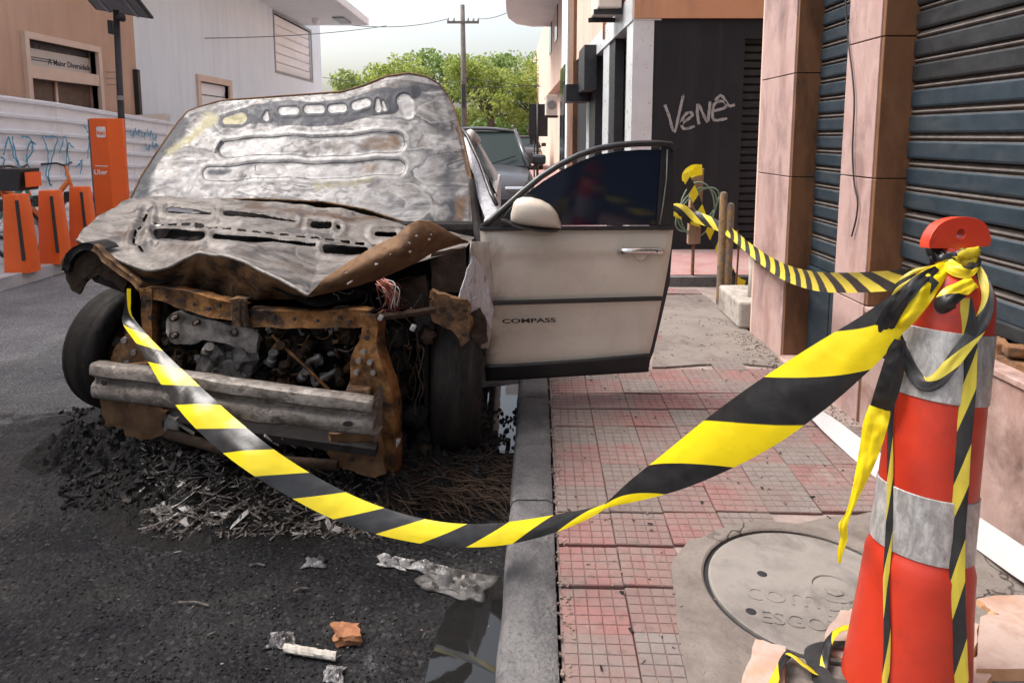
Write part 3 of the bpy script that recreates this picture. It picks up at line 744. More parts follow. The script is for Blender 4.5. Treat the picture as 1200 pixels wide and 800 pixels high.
M['char'] = basic('charred black', [(.008, .007, .008), (.022, .02, .02), (.014, .012, .012)], 16, .8, bump=.6, bscale=60, dirt=(.05, .04, .034), dscale=9, dthr=(.56, .74), spec=.14)
M['char_brown'] = basic('charred brown', [(.016, .011, .009), (.05, .033, .024), (.028, .02, .016)], 12, .85, bump=.6, bscale=60, dirt=(.09, .06, .042), dscale=8, dthr=(.55, .74), spec=.14)
M['tyre_burnt'] = basic('burnt tyre', [(.005, .0045, .0045), (.015, .013, .012), (.009, .008, .008)], 14, .65, bump=.7, bscale=40, dirt=(.035, .026, .021), dscale=4, dthr=(.52, .74), stretch=(5, 1, 1), spec=.14)
M['copper'] = basic('bare copper wire', [(.42, .16, .10), (.30, .09, .07), (.5, .24, .17)], 30, .5, .4)
M['red_wire'] = basic('scorched red wire', [(.18, .03, .03), (.10, .025, .03)], 30, .6)
M['pale_scrap'] = basic('pale ash', [(.24, .225, .215), (.40, .38, .37), (.12, .11, .105)], 30, .85, bump=.4)
M['fender_ash'] = basic('ashen fender', [(.30, .30, .33), (.48, .475, .50), (.20, .20, .23)], 10, .6, .2, bump=.4, bscale=50, dirt=(.12, .12, .14), dscale=12, dthr=(.54, .7), stretch=(3, 3, 1), dist=1.0)
def paint_mat():
    t = NT('white pearl paint'); z = t.sep(t.pos())[2]
    c = t.ramp(t.noise(2.2, 5), [(.3, (.52, .455, .375)), (.7, (.59, .52, .44))])
    # soot film and smears left by the smoke
    c = t.mix(t.ramp(t.noise(2.6, 8, .7, .9, vec=t.mapping(t.pos(), (1, 1, .7))), [(.50, 0.0), (.74, .38)]), c, (.36, .30, .255))
    c = t.mix(t.ramp(t.noise(55, 5, .7), [(.62, 0.0), (.74, .35)]), c, (.30, .25, .21))
    # smoke stain licking in from the hinge side
    x_ = t.sep(t.pos())[0]
    lick = t.ramp(t.math('ADD', x_, t.math('MULTIPLY', t.math('SUBTRACT', t.noise(6, 7, .7, .8), .5), .35)), [(-.10 + .0, .75), (.0, .0)]) if False else t.ramp(t.math('ADD', t.math('MULTIPLY', t.math('ADD', x_, .16), 3.2), t.math('SUBTRACT', t.noise(6, 7, .7, .8), .5)), [(.0, .7), (.32, 0.0)])
    c = t.mix(lick, c, (.16, .125, .10))
    return t.fin(c, t.ramp(t.noise(3, 4), [(.3, .22), (.7, .36)]), .0, .5, Coat_Weight=.35, Coat_Roughness=.12)
M['paint'] = paint_mat()
M['tint_glass'] = NT('tinted glass').fin((.005, .011, .026), .08, 0, .45)
M['gloss_trim'] = basic('satin black trim', [(.010, .010, .011), (.02, .02, .021)], 8, .38)
M['chrome'] = NT('satin chrome').fin((.62, .61, .60), .22, 1.0)

car = thing('burnt_car', (-1.0, 4.6, 0), 'burnt out white car with raised scorched hood and exposed engine bay', 'car')

# ---- hood skin folded back against the windscreen
B_ = [(150, 239), (200, 234), (300, 233), (380, 237), (430, 246), (470, 259), (515, 272), (557, 279)]
T_ = [(220, 131), (232, 126), (260, 118), (330, 113), (400, 108), (425, 101), (452, 90), (478, 86), (500, 90), (515, 99), (525, 113)]
L_ = [(150, 239), (165, 208), (187, 174), (208, 144), (220, 131)]
R_ = [(557, 279), (556, 240), (552, 208), (543, 165), (534, 132), (525, 113)]
n, m = 150, 330
G = coons(B_, T_, L_, R_, n, m); U, V = G[..., 0], G[..., 1]
tt = np.linspace(0, 1, n)[:, None]; ss = np.linspace(0, 1, m)[None, :]
D = 4.16 - .20 * ss + .62 * tt + .10 * np.sin(np.pi * ss) * (1 - tt) * .5
DW = 5.0 * np.array([[0]]) 
wu = U + 3.2 * np.sin(V * .11 + U * .03); wv = V + 1.6 * np.sin(U * .045) + .6 * np.sin(U * .13 + 1)
soot = np.zeros_like(U); rust = np.zeros_like(U); yel = np.zeros_like(U); ash = np.full_like(U, .18); relief = np.zeros_like(U)
def lay(arr, sd, w, amt=1.0): np.maximum(arr, amt * (1 - sstep(sd, -w, w)), out=arr)
band = np.minimum.reduce([capsule(wu, wv, (262, 141), (318, 133), 9, 12), capsule(wu, wv, (318, 133), (400, 129), 13, 13), capsule(wu, wv, (400, 130), (455, 120), 14, 16), capsule(wu, wv, (455, 118), (490, 108), 12, 7), capsule(wu, wv, (400, 140), (330, 146), 6, 4)])
lay(soot, band, 3.5, .95)
slots = [capsule(U, V, (331, 130.5), (346, 130), 4.6), capsule(U, V, (361, 128.5), (376, 128), 4.8), capsule(U, V, (389, 128), (402, 127), 4.8), capsule(U, V, (417, 124.5), (430, 121), 5), capsule(U, V, (474, 119), (478, 132), 9, 7), capsule(U, V, (443, 118), (443.5, 128), 2, 4), capsule(U, V, (312, 138), (313, 132), 4, 1.5), capsule(U, V, (449, 120), (451, 128), 1.5, 2.5)]
sl = np.minimum.reduce(slots)
soot *= sstep(sl, -1.0, 1.0); lay(ash, sl, 1.2, 1.0); relief += -.006 * (1 - sstep(sl, -2, 2)); relief += .004 * np.exp(-(sl - 2) ** 2 / 4)
lens = capsule(wu, V, (262, 142), (280, 139), 4, 6.5)
soot *= sstep(lens, -1, 1.5); lay(yel, lens, 1.5, 1.0); lay(soot, np.abs(lens - 3.5) - 1.2, 1.5, .8); relief += -.005 * (1 - sstep(lens, -2, 2))
s2 = np.minimum(capsule(U, wv, (266, 174), (462, 168), 10, 12), 99); s3 = capsule(U, wv, (246, 203), (466, 197), 8.5, 9)
for q, hgt in ((s2, .010), (s3, .008)):
    relief += -hgt * (1 - sstep(q, -3, 3)) + .005 * np.exp(-(q - 3.5) ** 2 / 6)
    lay(soot, np.abs(q) - .7, 1.0, .85); lay(ash, np.abs(q - 4.5) - 2, 2.5, .8); lay(soot, np.abs(q - 10 + 3 * np.sin(U * .05)) - 1.2, 3.0, .50)
lay(ash, capsule(U, wv, (266, 174), (320, 172), 8), 3, .9)
lay(rust, np.maximum(s2 + 1.5, (412 - wu) * .4), 7, .60); lay(yel, np.maximum(s2 + 1, 370 - U), 10, .30)
lay(rust, np.maximum(s3 + 1.5, (np.abs(wu - 435) - 22) * .4), 6, .48); lay(ash, np.maximum(s3 + 2, np.abs(U - 350) - 60), 6, .8)
lay(soot, capsule(wu, wv, (243, 202), (266, 199), 5, 4), 5, .60); lay(soot, capsule(U, V, (299, 200), (299, 194), .8), .8, .9); lay(soot, capsule(U, V, (299, 204), (306, 204.5), .6), .8, .9); lay(soot, capsule(U, V, (285, 208), (287, 206), 1.2), .8, 1)
lay(soot, capsule(wu, wv, (255, 178), (262, 166), 2, 3), 3, .8)
for x in (335, 413): lay(soot, capsule(U, wv, (x, 178 - (x - 300) * .02), (x + 3, 160), .5), .9, .6)
lay(yel, capsule(wu, wv, (246, 137), (200, 180), 10, 7), 9, .62); lay(yel, capsule(wu, wv, (190, 195), (186, 208), 4), 8, .5); lay(yel, capsule(wu, wv, (370, 216), (432, 212), 7, 6), 10, .55)
lay(ash, capsule(wu, wv, (200, 225), (340, 160), 22, 24), 26, .58); lay(ash, capsule(wu, wv, (240, 226), (450, 226), 6), 14, .5); lay(ash, capsule(wu, wv, (330, 155), (480, 150), 5), 10, .55)
# sooty left flank, mottled right flank, rusted rim
lay(soot, capsule(wu, wv, (150, 236), (212, 140), 17, 11), 12, .78); lay(soot, capsule(wu, wv, (178, 226), (212, 208), 2.5, 1.5), 5, .55); lay(soot, capsule(wu, wv, (232, 172), (226, 196), 3, 2), 8, .5)
lay(soot, capsule(wu, wv, (522, 175), (534, 262), 12, 20), 20, .56); lay(soot, capsule(wu, wv, (470, 262), (520, 250), 5, 9), 16, .5); lay(soot, capsule(wu, wv, (500, 108), (522, 150), 5, 6), 12, .5); lay(soot, capsule(wu, wv, (470, 236), (522, 216), 5, 3), 15, .40); lay(soot, capsule(wu, wv, (290, 122), (225, 134), 4, 4), 7, .62); lay(soot, capsule(wu, wv, (495, 155), (503, 165), 3, 2), 5, .55)
lay(rust, capsule(wu, wv, (492, 172), (498, 158), 3), 5, .55); lay(rust, capsule(wu, wv, (537, 232), (541, 275), 8), 9, .6); lay(rust, capsule(U, V, (551, 278), (550, 215), 1.8), 2.5, .7); lay(rust, capsule(U, V, (549, 205), (535, 150), 2.5), 3, .62)
edge = np.minimum.reduce([ss * 400 + 0 * tt, (1 - tt) * 150 + 0 * ss, (1 - ss) * 400 + 0 * tt])
lay(rust, edge - 2.6, 2.0, .58); lay(soot, np.abs(edge - 5) - 1.5, 2.5, .5)
P = at_np(U, V, D)
nv = vnoise(P, 3.2, 4.1)
P[..., 1] -= relief * .55 + .009 * nv * np.clip(edge / 30, 0, 1)
P[..., 2] += relief * .3 + .004 * nv * np.clip(edge / 30, 0, 1)
mb = MB().grid(P)
hood = mb.build('hood_skin', M['sheet'], car, smooth=True, normals=False, solid=.004)
set_attr(hood, 'burn', np.stack([soot, rust, yel, ash], -1).reshape(-1, 4))
rim = [Vector(P[i, 0]) for i in range(0, n, 6)] + [Vector(P[-1, j]) for j in range(0, m, 8)] + [Vector(P[i, -1]) for i in range(n - 1, -1, -6)]
MB().tube(rim, .0085, 6).build('hood_rim', M['rust_brown'], hood, smooth=True)
rim = [Vector(P[0, j]) + Vector((0, -.004, 0)) for j in range(0, m, 8)]
MB().tube(rim, .007, 6).build('hood_hem', M['rust_dull'], hood, smooth=True)

# ---- inner frame of the hood lying over the engine bay, pierced by its lightening holes
F_ = [(91, 281), (104, 288), (122, 296), (146, 309), (172, 317), (190, 315), (212, 305), (234, 296), (262, 299), (290, 309), (326, 326), (362, 346), (420, 331), (480, 312), (546, 290)]
K_ = [(152, 233), (185, 231), (260, 233), (330, 238), (400, 244), (440, 254), (480, 266), (556, 277)]
Ll = [(91, 281), (96, 270), (110, 258), (130, 245), (152, 233)]
Rr = [(546, 290), (552, 284), (556, 277)]
n, m = 120, 420
G = coons(F_, K_, Ll, Rr, n, m); U, V = G[..., 0], G[..., 1]
tt = np.linspace(0, 1, n)[:, None]; ss = np.linspace(0, 1, m)[None, :]
fd = np.interp(U[0], [91, 180, 234, 362, 546], [3.30, 2.98, 2.98, 2.70, 3.05])[None, :]
bd = 4.13 - .20 * ss
D = fd + (bd - fd) * tt
holes = [capsule(U, V, (187, 275), (232, 276), 7.4, 7.8), capsule(U, V, (253, 277.5), (368, 287), 4.9, 2.0), capsule(U, V, (383, 292), (425, 294), 5.5, 6), capsule(U, V, (198, 247.5), (246, 252.5), 3.6, 1.0), capsule(U, V, (264, 252), (345, 259), 3.2, .6), capsule(U, V, (367, 265), (385, 266), 3.6), capsule(U, V, (441, 275), (462, 275), 2.6), capsule(U, V, (395, 268), (397, 269), 2)]
dash = [((174, 249), (178, 247)), ((168, 257), (171, 253)), ((162, 268), (164, 264)), ((157, 277), (158, 272)), ((156, 285), (156, 281)), ((159, 291), (158, 288)), ((167, 297), (163, 294))]
dash += [((x - 4, yv), (x + 4, yv + .5)) for x, yv in [(185, 261.8), (201, 262.3), (217, 263), (233, 264.2), (249, 265.8), (265, 267.4), (283, 269.4), (300, 271.2), (316, 272.7), (333, 274.5), (352, 276.8), (369, 278.6), (386, 280.6), (404, 282.2), (421, 284), (439, 287)]]
hs = np.minimum.reduce(holes); ds = np.minimum.reduce([capsule(U, V, a, b, 1.5) for a, b in dash])
void = np.minimum(hs, ds)
relief = .010 * np.exp(-(hs - 5) ** 2 / 18) - .012 * np.exp(-(np.minimum.reduce([capsule(U, V, (160, 262), (190, 262), 0), capsule(U, V, (190, 262), (440, 286), 0)])) ** 2 / 30)
relief += .014 * np.exp(-(capsule(U, V, (172, 250), (158, 285), 0) - 9) ** 2 / 20) + .02 * np.exp(-capsule(U, V, (130, 252), (290, 300), 0) ** 2 / 60) * 0
wu = U + 4 * np.sin(V * .2 + U * .05); wv = V + 2 * np.sin(U * .09)
soot = np.zeros_like(U); rust = np.full_like(U, .16); yel = np.zeros_like(U); ash = np.full_like(U, .26)
lay(rust, capsule(wu, wv, (290, 244), (440, 258), 7, 6), 9, .62); lay(rust, capsule(wu, wv, (130, 272), (152, 280), 9, 7), 9, .55); lay(rust, capsule(wu, wv, (280, 296), (360, 322), 9, 9), 14, .5)
lay(rust, capsule(wu, wv, (95, 280), (140, 306), 2), 5, .55); lay(ash, capsule(wu, wv, (130, 250), (175, 240), 9), 9, .7); lay(ash, capsule(wu, wv, (180, 236), (260, 236), 4), 8, .7)
lay(ash, capsule(wu, wv, (120, 292), (180, 313), 4), 6, .75); lay(ash, capsule(wu, wv, (240, 297), (350, 338), 4), 6, .85); lay(soot, capsule(wu, wv, (108, 272), (130, 256), 3), 7, .55); lay(soot, capsule(wu, wv, (146, 262), (150, 290), 1.5), 3, .4)
lay(soot, np.abs(void - 1.5) - .6, 1.2, .45); lay(soot, np.abs(hs - 11) - 1.0, 2.2, .42); lay(rust, capsule(wu, wv, (190, 288), (350, 312), 4), 9, .52); lay(rust, capsule(wu, wv, (300, 262), (440, 276), 3), 7, .45); lay(soot, capsule(wu, wv, (400, 300), (470, 290), 4), 12, .5); lay(soot, capsule(wu, wv, (172, 300), (232, 292), 2), 5, .45); lay(ash, np.abs(hs - 5) - 1.5, 2, .55)
P = at_np(U, V, D); nv = vnoise(P, 5.0, 9.3)
P[..., 2] += relief * 1.3 + .012 * nv; P[..., 1] += -.006 * nv
mask = (void[:-1, :-1] > 0)
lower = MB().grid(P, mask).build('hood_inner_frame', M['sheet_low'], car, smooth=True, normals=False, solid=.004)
set_attr(lower, 'burn', np.stack([soot, rust, yel, ash], -1).reshape(-1, 4))
inner_front = P[0]
MB().grid([[Vector(P[i, j]) + Vector((0, .03, -.075)) for j in range(4, m - 4, 16)] for i in range(3, n - 2, 10)]).build('dark_cavity_sheet', M['char'], car, normals=False)  # added black sheet, stands in for the bay's darkness behind the holes
# drooping front lip, creased and brown underneath
lo = interp([(91, 283), (112, 296), (140, 318), (170, 336), (200, 338), (236, 346), (300, 352), (362, 350)], 90)
hi = interp([(91, 281), (104, 288), (122, 296), (146, 309), (172, 317), (190, 315), (212, 305), (234, 296), (262, 299), (290, 309), (326, 326), (362, 346)], 90)
rows = []
for k in np.linspace(0, 1, 22):
    u = hi[:, 0] * (1 - k) + lo[:, 0] * k; v = hi[:, 1] * (1 - k) + lo[:, 1] * k
    d = np.interp(hi[:, 0], [91, 180, 234, 362], [3.30, 2.98, 2.98, 2.70]) + .22 * k ** 1.3 + .05 * np.sin(u * .075 + k * 2) * k + .025 * np.sin(u * .21 + 4 * k) * k
    rows.append(at_np(u, v + 1.2 * math.sin(k * 3.1) * np.sin(u * .11), d))
rows = np.array(rows); rows[..., 1] += .02 * vnoise(rows, 8, 2.2) * np.linspace(0, 1, 22)[:, None]
lip = MB().grid(rows).build('hood_lip', M['rust_dull'], car, smooth=True, normals=False, solid=.004)
MB().tube([Vector(p) for p in inner_front[:315:5]], .008, 6).build('lip_edge', M['alu_burnt'], lip, smooth=True)
# torn flap turned up at the right, with punched holes
fl_t = [(361, 346), (380, 326), (410, 306), (440, 288), (465, 276), (478, 264), (490, 258), (502, 259), (518, 267), (532, 275), (549, 283)]
fl_b = [(361, 347), (385, 343), (410, 337), (440, 328), (470, 316), (490, 306), (505, 297), (518, 292), (530, 288), (540, 285), (549, 284)]
a, b = interp(fl_t, 110), interp(fl_b, 110); rows = []
for k in np.linspace(0, 1, 34):
    u = a[:, 0] * (1 - k) + b[:, 0] * k; v = a[:, 1] * (1 - k) + b[:, 1] * k
    d = np.interp(u, [361, 480, 549], [2.66, 2.74, 2.98]) - .10 * np.sin(np.pi * k) * np.sin(np.pi * (u - 361) / 190).clip(0) + .06 * k
    rows.append(np.concatenate([at_np(u, v, d), u[:, None], v[:, None]], -1))
rows = np.array(rows)
hs = np.minimum.reduce([capsule(rows[..., 3], rows[..., 4], p, (p[0] + .3, p[1]), r) for p, r in [((487, 276), 1.1), ((504, 274), 1.1), ((502, 279.5), 1.5), ((479, 284), 1.3), ((480, 294), 2.0), ((440, 309), 1.5), ((404, 319), 1.2), ((456, 298), .9)]] + [capsule(rows[..., 3], rows[..., 4], (406, 332), (411, 329), 1.2)])
X = rows[..., :3]; X[..., 1] += .012 * vnoise(X, 9, 1.2)
flap = MB().grid(X, hs[:-1, :-1] > 0).build('torn_flap', M['rust_brown'], car, smooth=True, normals=False, solid=.004)

# ---- bumper beam: W section bowed forward
bl = np.array([at(107, 447, 2.88), at(190, 458, 2.68), at(270, 470, 2.55), at(350, 481, 2.48), at(437, 492, 2.46)])
cl = smooth_pts(bl, 40); fwd = Vector((-.28, -.96, 0))
prof = [(.085, .060), (.05, .072), (.015, .074), (.002, .068), (-.003, .052), (-.004, .034), (.004, .026), (.022, .018), (.024, .0), (.008, -.010), (.0, -.018), (-.003, -.040), (-.001, -.060), (.010, -.070), (.04, -.072), (.08, -.066)]
rows = [[Vector(p) - fwd * (a + .008 * mnoise.noise(Vector((i * .23, b * 20, 1)))) + Vector((0, 0, b * (1.06 - .1 * (i / 39)) + .007 * mnoise.noise(Vector((i * .17, b * 9, 7))))) for a, b in prof] for i, p in enumerate(cl)]
beam = MB().grid(rows).build('bumper_beam', M['beam'], car, smooth=True, auto=42, normals=False, solid=.006)
def disc(name, p, r, nrm, mat, parent, t=.004, n=12):
    return MB().lathe([(r, -t), (r, t), (.0001, t)], p, nrm, n=n, cap=False).build(name, mat, parent)
MB().lathe([(.014, -.002), (.014, .002), (.0001, .002)], at(122, 448, 2.815), (-.2, -1, 0), n=14, cap=False).build('bolt_hole', M['cable'], beam)
q = at(408, 496, 2.452); MB().prism([q + Vector((.02 * math.cos(t) , 0, .010 * math.sin(t))) for t in np.linspace(0, 2 * math.pi, 14)[:-1]], (0, -.006, 0)).build('bolt_hole', M['cable'], beam)
q = at(437, 490, 2.47)
MB().prism([at(438, 462, 2.47), at(441, 468, 2.52), at(440, 520, 2.55), at(436, 516, 2.48)], (.004, .12, 0)).build('beam_end', M['beam'], beam)
# crash boxes behind the beam
MB().bar(at(160, 440, 2.93), at(165, 430, 3.3), .10, .10).build('crash_box', M['rust_dull'], car, bevel=.01)
MB().bar(at(420, 470, 2.62), at(425, 450, 3.05), .10, .10).build('crash_box', M['rust_dull'], car, bevel=.01)

# ---- radiator support frame
def strip(pts, wid, dep, mat, name, parent, nrm=Vector((-.25, -.97, 0)), bev=.006):
    """Pressed steel rail following points [(u, v, d)] with a face height wid and depth dep."""
    C = [at(*p) for p in pts]; rows = []
    k0 = len(C); wl_ = list(wid) if isinstance(wid, (list, tuple)) else [wid] * k0; nn_ = 6 * (k0 - 1) + 1
    Cs = smooth_pts([list(c) + [w] for c, w in zip(C, wl_)], nn_); C = [Vector(c[:3]) for c in Cs]; wid = [float(c[3]) for c in Cs]
    for i, c in enumerate(C):
        t_ = (C[min(i + 1, len(C) - 1)] - C[max(i - 1, 0)]).normalized(); sd = nrm.cross(t_).normalized()
        w = wid[i] if isinstance(wid, (list, tuple)) else wid
        rows.append([c - sd * w / 2 - nrm * dep, c - sd * w / 2, c - sd * w * .3 - nrm * .006, c + sd * w * .3 - nrm * .006, c + sd * w / 2, c + sd * w / 2 - nrm * dep])
    rows = [[p + Vector((.005 * mnoise.noise(p * 23), .010 * mnoise.fractal(p * 14, 1, 2, 3), .006 * mnoise.noise(p * 19 + Vector((3, 1, 2))))) for p in row] for row in rows]
    return MB().grid(rows).build(name, mat, parent, solid=.004, normals=False, smooth=True, auto=50)
frame = strip([(162, 345, 3.02), (185, 344, 2.99), (215, 352, 2.95), (250, 361, 2.90), (285, 368, 2.86)], [.05, .055, .085, .085, .07], .06, M['rust'], 'upper_rail', car)
strip([(270, 366, 2.845), (290, 366, 2.83)], .115, .05, M['rust_dull'], 'latch_plate', frame)
strip([(290, 373, 2.85), (330, 374, 2.82), (370, 375, 2.79), (415, 373, 2.75), (432, 374, 2.74)], [.075, .07, .072, .072, .06], .06, M['rust'], 'upper_rail', car)
strip([(171, 338, 3.005), (172, 370, 3.005), (173, 410, 3.0), (176, 450, 2.98)], [.065, .06, .055, .06], .06, M['rust'], 'left_upright', car)
post = strip([(431, 368, 2.73), (433, 385, 2.73), (431, 402, 2.72), (428, 420, 2.70), (432, 445, 2.69), (440, 470, 2.69), (446, 510, 2.70), (447, 556, 2.72)], [.07, .07, .075, .13, .16, .15, .12, .11], .08, M['rust'], 'right_upright', car)
for u, v in ((421, 422), (434, 424), (426, 412), (418, 436), (438, 436)):
    disc('bolt', at(u, v, 2.685), .011, (-.25, -.97, 0), M['alu_burnt'], post, .010, 8)
for u, v, dd in ((195, 348, 2.965), (210, 353, 2.945), (228, 357, 2.92), (245, 362, 2.895), (256, 358, 2.885), (275, 362, 2.83), (283, 360, 2.83), (285, 371, 2.83), (320, 371, 2.81), (345, 374, 2.79), (372, 376, 2.775), (398, 372, 2.755), (410, 377, 2.745), (176, 372, 2.99), (174, 400, 2.985), (431, 388, 2.715), (430, 396, 2.71)):
    disc('punched_hole', at(u, v, dd), random.uniform(.005, .011), (-.25, -.97, 0), M['cable'], frame, .003, 8)
for u in (281, 288): MB().tube([at(u, 352, 2.80), at(u, 374, 2.80), at(u + 3, 382, 2.81)], .007, 6).build('latch_hook', M['char_brown'], frame)
MB().tube([at(436, 372, 2.75), at(470, 369, 2.80), at(510, 362, 2.9)], .016, 6).build('side_brace', M['char_brown'], car)
# lower bracket plates
def plate(name, px, d, mat, t=.012, parent=car, ddu=0.0, wob=.006):
    u0 = px[0][0]; P = [at(u, v, d + ddu * (u - u0) + random.uniform(-wob, wob)) for u, v in px]
    bm = bmesh.new(); bm.faces.new([bm.verts.new(p) for p in P]); bmesh.ops.triangulate(bm, faces=list(bm.faces))
    bmesh.ops.subdivide_edges(bm, edges=list(bm.edges), cuts=4, use_grid_fill=True); sd_ = random.uniform(0, 50)
    for v in bm.verts:
        nv_ = mnoise.fractal(v.co * 11 + Vector((sd_, 0, 0)), 1, 2, 3); v.co.y += .016 * nv_
        if v.is_boundary: v.co.x += .007 * mnoise.noise(v.co * 28 + Vector((0, sd_, 0))); v.co.z += .007 * mnoise.noise(v.co * 31)
    bm.verts.index_update(); mb = MB().add([v.co.copy() for v in bm.verts], [tuple(q.index for q in f.verts) for f in bm.faces]); bm.free()
    ob = mb.build(name, mat, parent, smooth=True)
    q = ob.modifiers.new('thickness', 'SOLIDIFY'); q.thickness = min(t, .03); q.offset = 0; q.use_even_offset = False
    q = ob.modifiers.new('edges', 'EDGE_SPLIT'); q.split_angle = R(45)
    return ob
pl = plate('lower_bracket', [(386, 508), (412, 503), (446, 503), (452, 552), (440, 558), (402, 548), (384, 530)], 2.66, M['rust_brown'], .05)
for u, v in ((405, 520), (425, 522), (436, 540), (412, 538)): disc('punched_hole', at(u, v, 2.652), .009, (0, -1, 0), M['cable'], pl)
pl = plate('lower_bracket', [(119, 463), (168, 474), (196, 482), (198, 505), (178, 512), (150, 510), (146, 500), (126, 497)], 2.93, M['rust_brown'], .06)
for u, v in ((136, 480), (160, 490), (182, 500)): disc('punched_hole', at(u, v, 2.922), .011, (0, -1, 0), M['cable'], pl)
plate('tow_bracket', [(196, 488), (208, 490), (210, 505), (203, 512), (194, 508)], 2.80, M['alu_burnt'], .03)
pl = plate('strut_plate', [(144, 395), (158, 385), (168, 392), (170, 440), (150, 448), (128, 438), (132, 415)], 3.06, M['rust_dull'], .05)
for u, v in ((147, 398), (158, 412), (150, 425), (140, 432)): disc('bolt', at(u, v, 3.05), .015, (-.2, -1, 0), M['alu_burnt'], pl, .012, 8)

# ---- what is left of the engine
eng = plate('engine_cover', [(197, 372), (204, 365), (216, 363), (226, 369), (262, 377), (298, 386), (304, 392), (303, 410), (296, 413), (280, 405), (262, 400), (240, 398), (226, 402), (206, 400), (198, 392)], 2.98, M['alu_burnt'], .10, ddu=-.0006)
for u, v, r in ((276, 388, .022), (204, 372, .018), (204, 393, .016), (230, 378, .013), (294, 402, .012)):
    disc('bolt', at(u, v, 2.93), r, (-.2, -1, 0), M['char_brown'], eng, .014, 10); disc('bolt', at(u, v, 2.915), r * .5, (-.2, -1, 0), M['alu_burnt'], eng, .01, 8)
gc = at(272, 428, 3.08)
gear = MB().lathe([(.03, -.13), (.05, -.125), (.055, -.09), (.08, -.08), (.085, -.05), (.11, -.03), (.115, .02), (.10, .06), (.10, .25)], gc, (-.25, .9, -.12), n=22).build('gearbox_housing', M['alu_burnt'], car, smooth=True, auto=40)
for k in range(7):
    t_ = k * .9; MB().tube([gc + Vector((.12 * math.cos(t_), -.10, .12 * math.sin(t_))), gc + Vector((.125 * math.cos(t_), .1, .125 * math.sin(t_)))], .013, 6).build('casting_boss', M['alu_burnt'], gear)
MB().lathe([(.05, -.12), (.07, -.10), (.075, .0), (.06, .1)], at(262, 452, 3.0), (.1, -.8, -.5), n=16).build('oil_filter', M['alu_burnt'], gear, smooth=True, auto=40)
blk = MB()
blk.cbox(at(330, 415, 3.35), (.62, .42, .42), Matrix.Rotation(.25, 3, 'Z')); blk.cbox(at(300, 372, 3.45), (.7, .3, .14), Matrix.Rotation(.2, 3, 'Z'))
blk.cbox(at(220, 430, 3.40), (.4, .35, .35), Matrix.Rotation(-.2, 3, 'Z'))
eb = blk.build('engine_block', M['char'], car, bevel=.02)
MB().tube([at(319, 393, 2.93), at(350, 422, 2.88), at(386, 457, 2.78)], .0075, 8).build('prop_rod', M['rust'], car, smooth=True)
# charred hoses, cables, brackets crowding the bay
for k in range(46):
    u, v = random.uniform(185, 425), random.uniform(378, 462); d = random.uniform(2.95, 3.25)
    p = [at(u, v, d)]
    for j in range(5): p.append(p[-1] + Vector((random.uniform(-.07, .07), random.uniform(-.04, .05), random.uniform(-.07, .06))))
    MB().tube([Vector(q) for q in smooth_pts(p, 14)], random.choice([.005, .008, .012, .018]), 6).build('charred_hose', random.choice([M['char'], M['char'], M['char_brown'], M['char_brown'], M['alu_burnt'] if k % 6 == 0 else M['char']]), eb, smooth=True)
for k in range(34):
    u, v = random.uniform(190, 420), random.uniform(380, 458); d = random.uniform(3.0, 3.3)
    rot = Matrix.Rotation(random.uniform(-.8, .8), 3, 'Z') @ Matrix.Rotation(random.uniform(-.8, .8), 3, 'Y')
    MB().cbox(at(u, v, d), (random.uniform(.03, .1), random.uniform(.03, .08), random.uniform(.02, .09)), rot).build('charred_bracket', random.choice([M['char'], M['char_brown'], M['char'], M['rust_brown']]), eb, bevel=.006)
for k, (u, v) in enumerate(((330, 440), (317, 428), (352, 445), (300, 470), (395, 432), (240, 415), (365, 400), (340, 402))):
    MB().lathe([(.012, 0), (.022, .02), (.022, .05), (.014, .055), (.014, .08), (.02, .085), (.02, .1), (.0001, .1)], at(u, v, 2.98), (random.uniform(-.4, .4), -.5, random.uniform(-.3, .9)), n=10, cap=False).build('spark_fitting', random.choice([M['alu_burnt'], M['char_brown']]), eb, smooth=True, auto=40)
def lump(c, r, mat, seed, parent=eb, name='melted_lump', sq=(1, 1, 1)):
    bm = bmesh.new(); bmesh.ops.create_icosphere(bm, subdivisions=2, radius=1.0)
    vs = []
    for v in bm.verts:
        q = v.co * (1 + .55 * mnoise.fractal(v.co * 1.7 + Vector((seed * 3.7, seed, 2)), 1, 2, 3)); vs.append(Vector(c) + Vector((q.x * sq[0], q.y * sq[1], q.z * sq[2])) * r)
    fs = [tuple(v.index for v in f.verts) for f in bm.faces]; bm.free()
    return MB().add(vs, fs).build(name, mat, parent)
for k in range(75):
    u, v = random.uniform(182, 428), random.uniform(376, 470)
    if 240 < u < 300 and v < 440: continue
    lump(at(u, v, random.uniform(3.0, 3.3)), random.uniform(.018, .055), random.choice([M['char'], M['char'], M['char_brown'], M['char_brown'], M['rust_brown'], M['alu_burnt'] if k % 3 == 0 else M['char']]), k * .37, sq=(random.uniform(.6, 1.5), 1, random.uniform(.6, 1.4)))
for k in range(40):
    lump(at(random.uniform(445, 505), random.uniform(372, 530), random.uniform(2.95, 3.3)), random.uniform(.02, .06), random.choice([M['char'], M['char'], M['char_brown']]), 50 + k * .41)
for k, (u, v, r) in enumerate(((250, 415, .05), (288, 420, .06), (262, 440, .07), (282, 446, .05), (245, 432, .05), (225, 385, .04), (296, 398, .04))):
    lump(at(u, v, 2.99), r, M['alu_burnt'], 90 + k * .7, gear, 'casting_lug', (1, .7, 1.1))
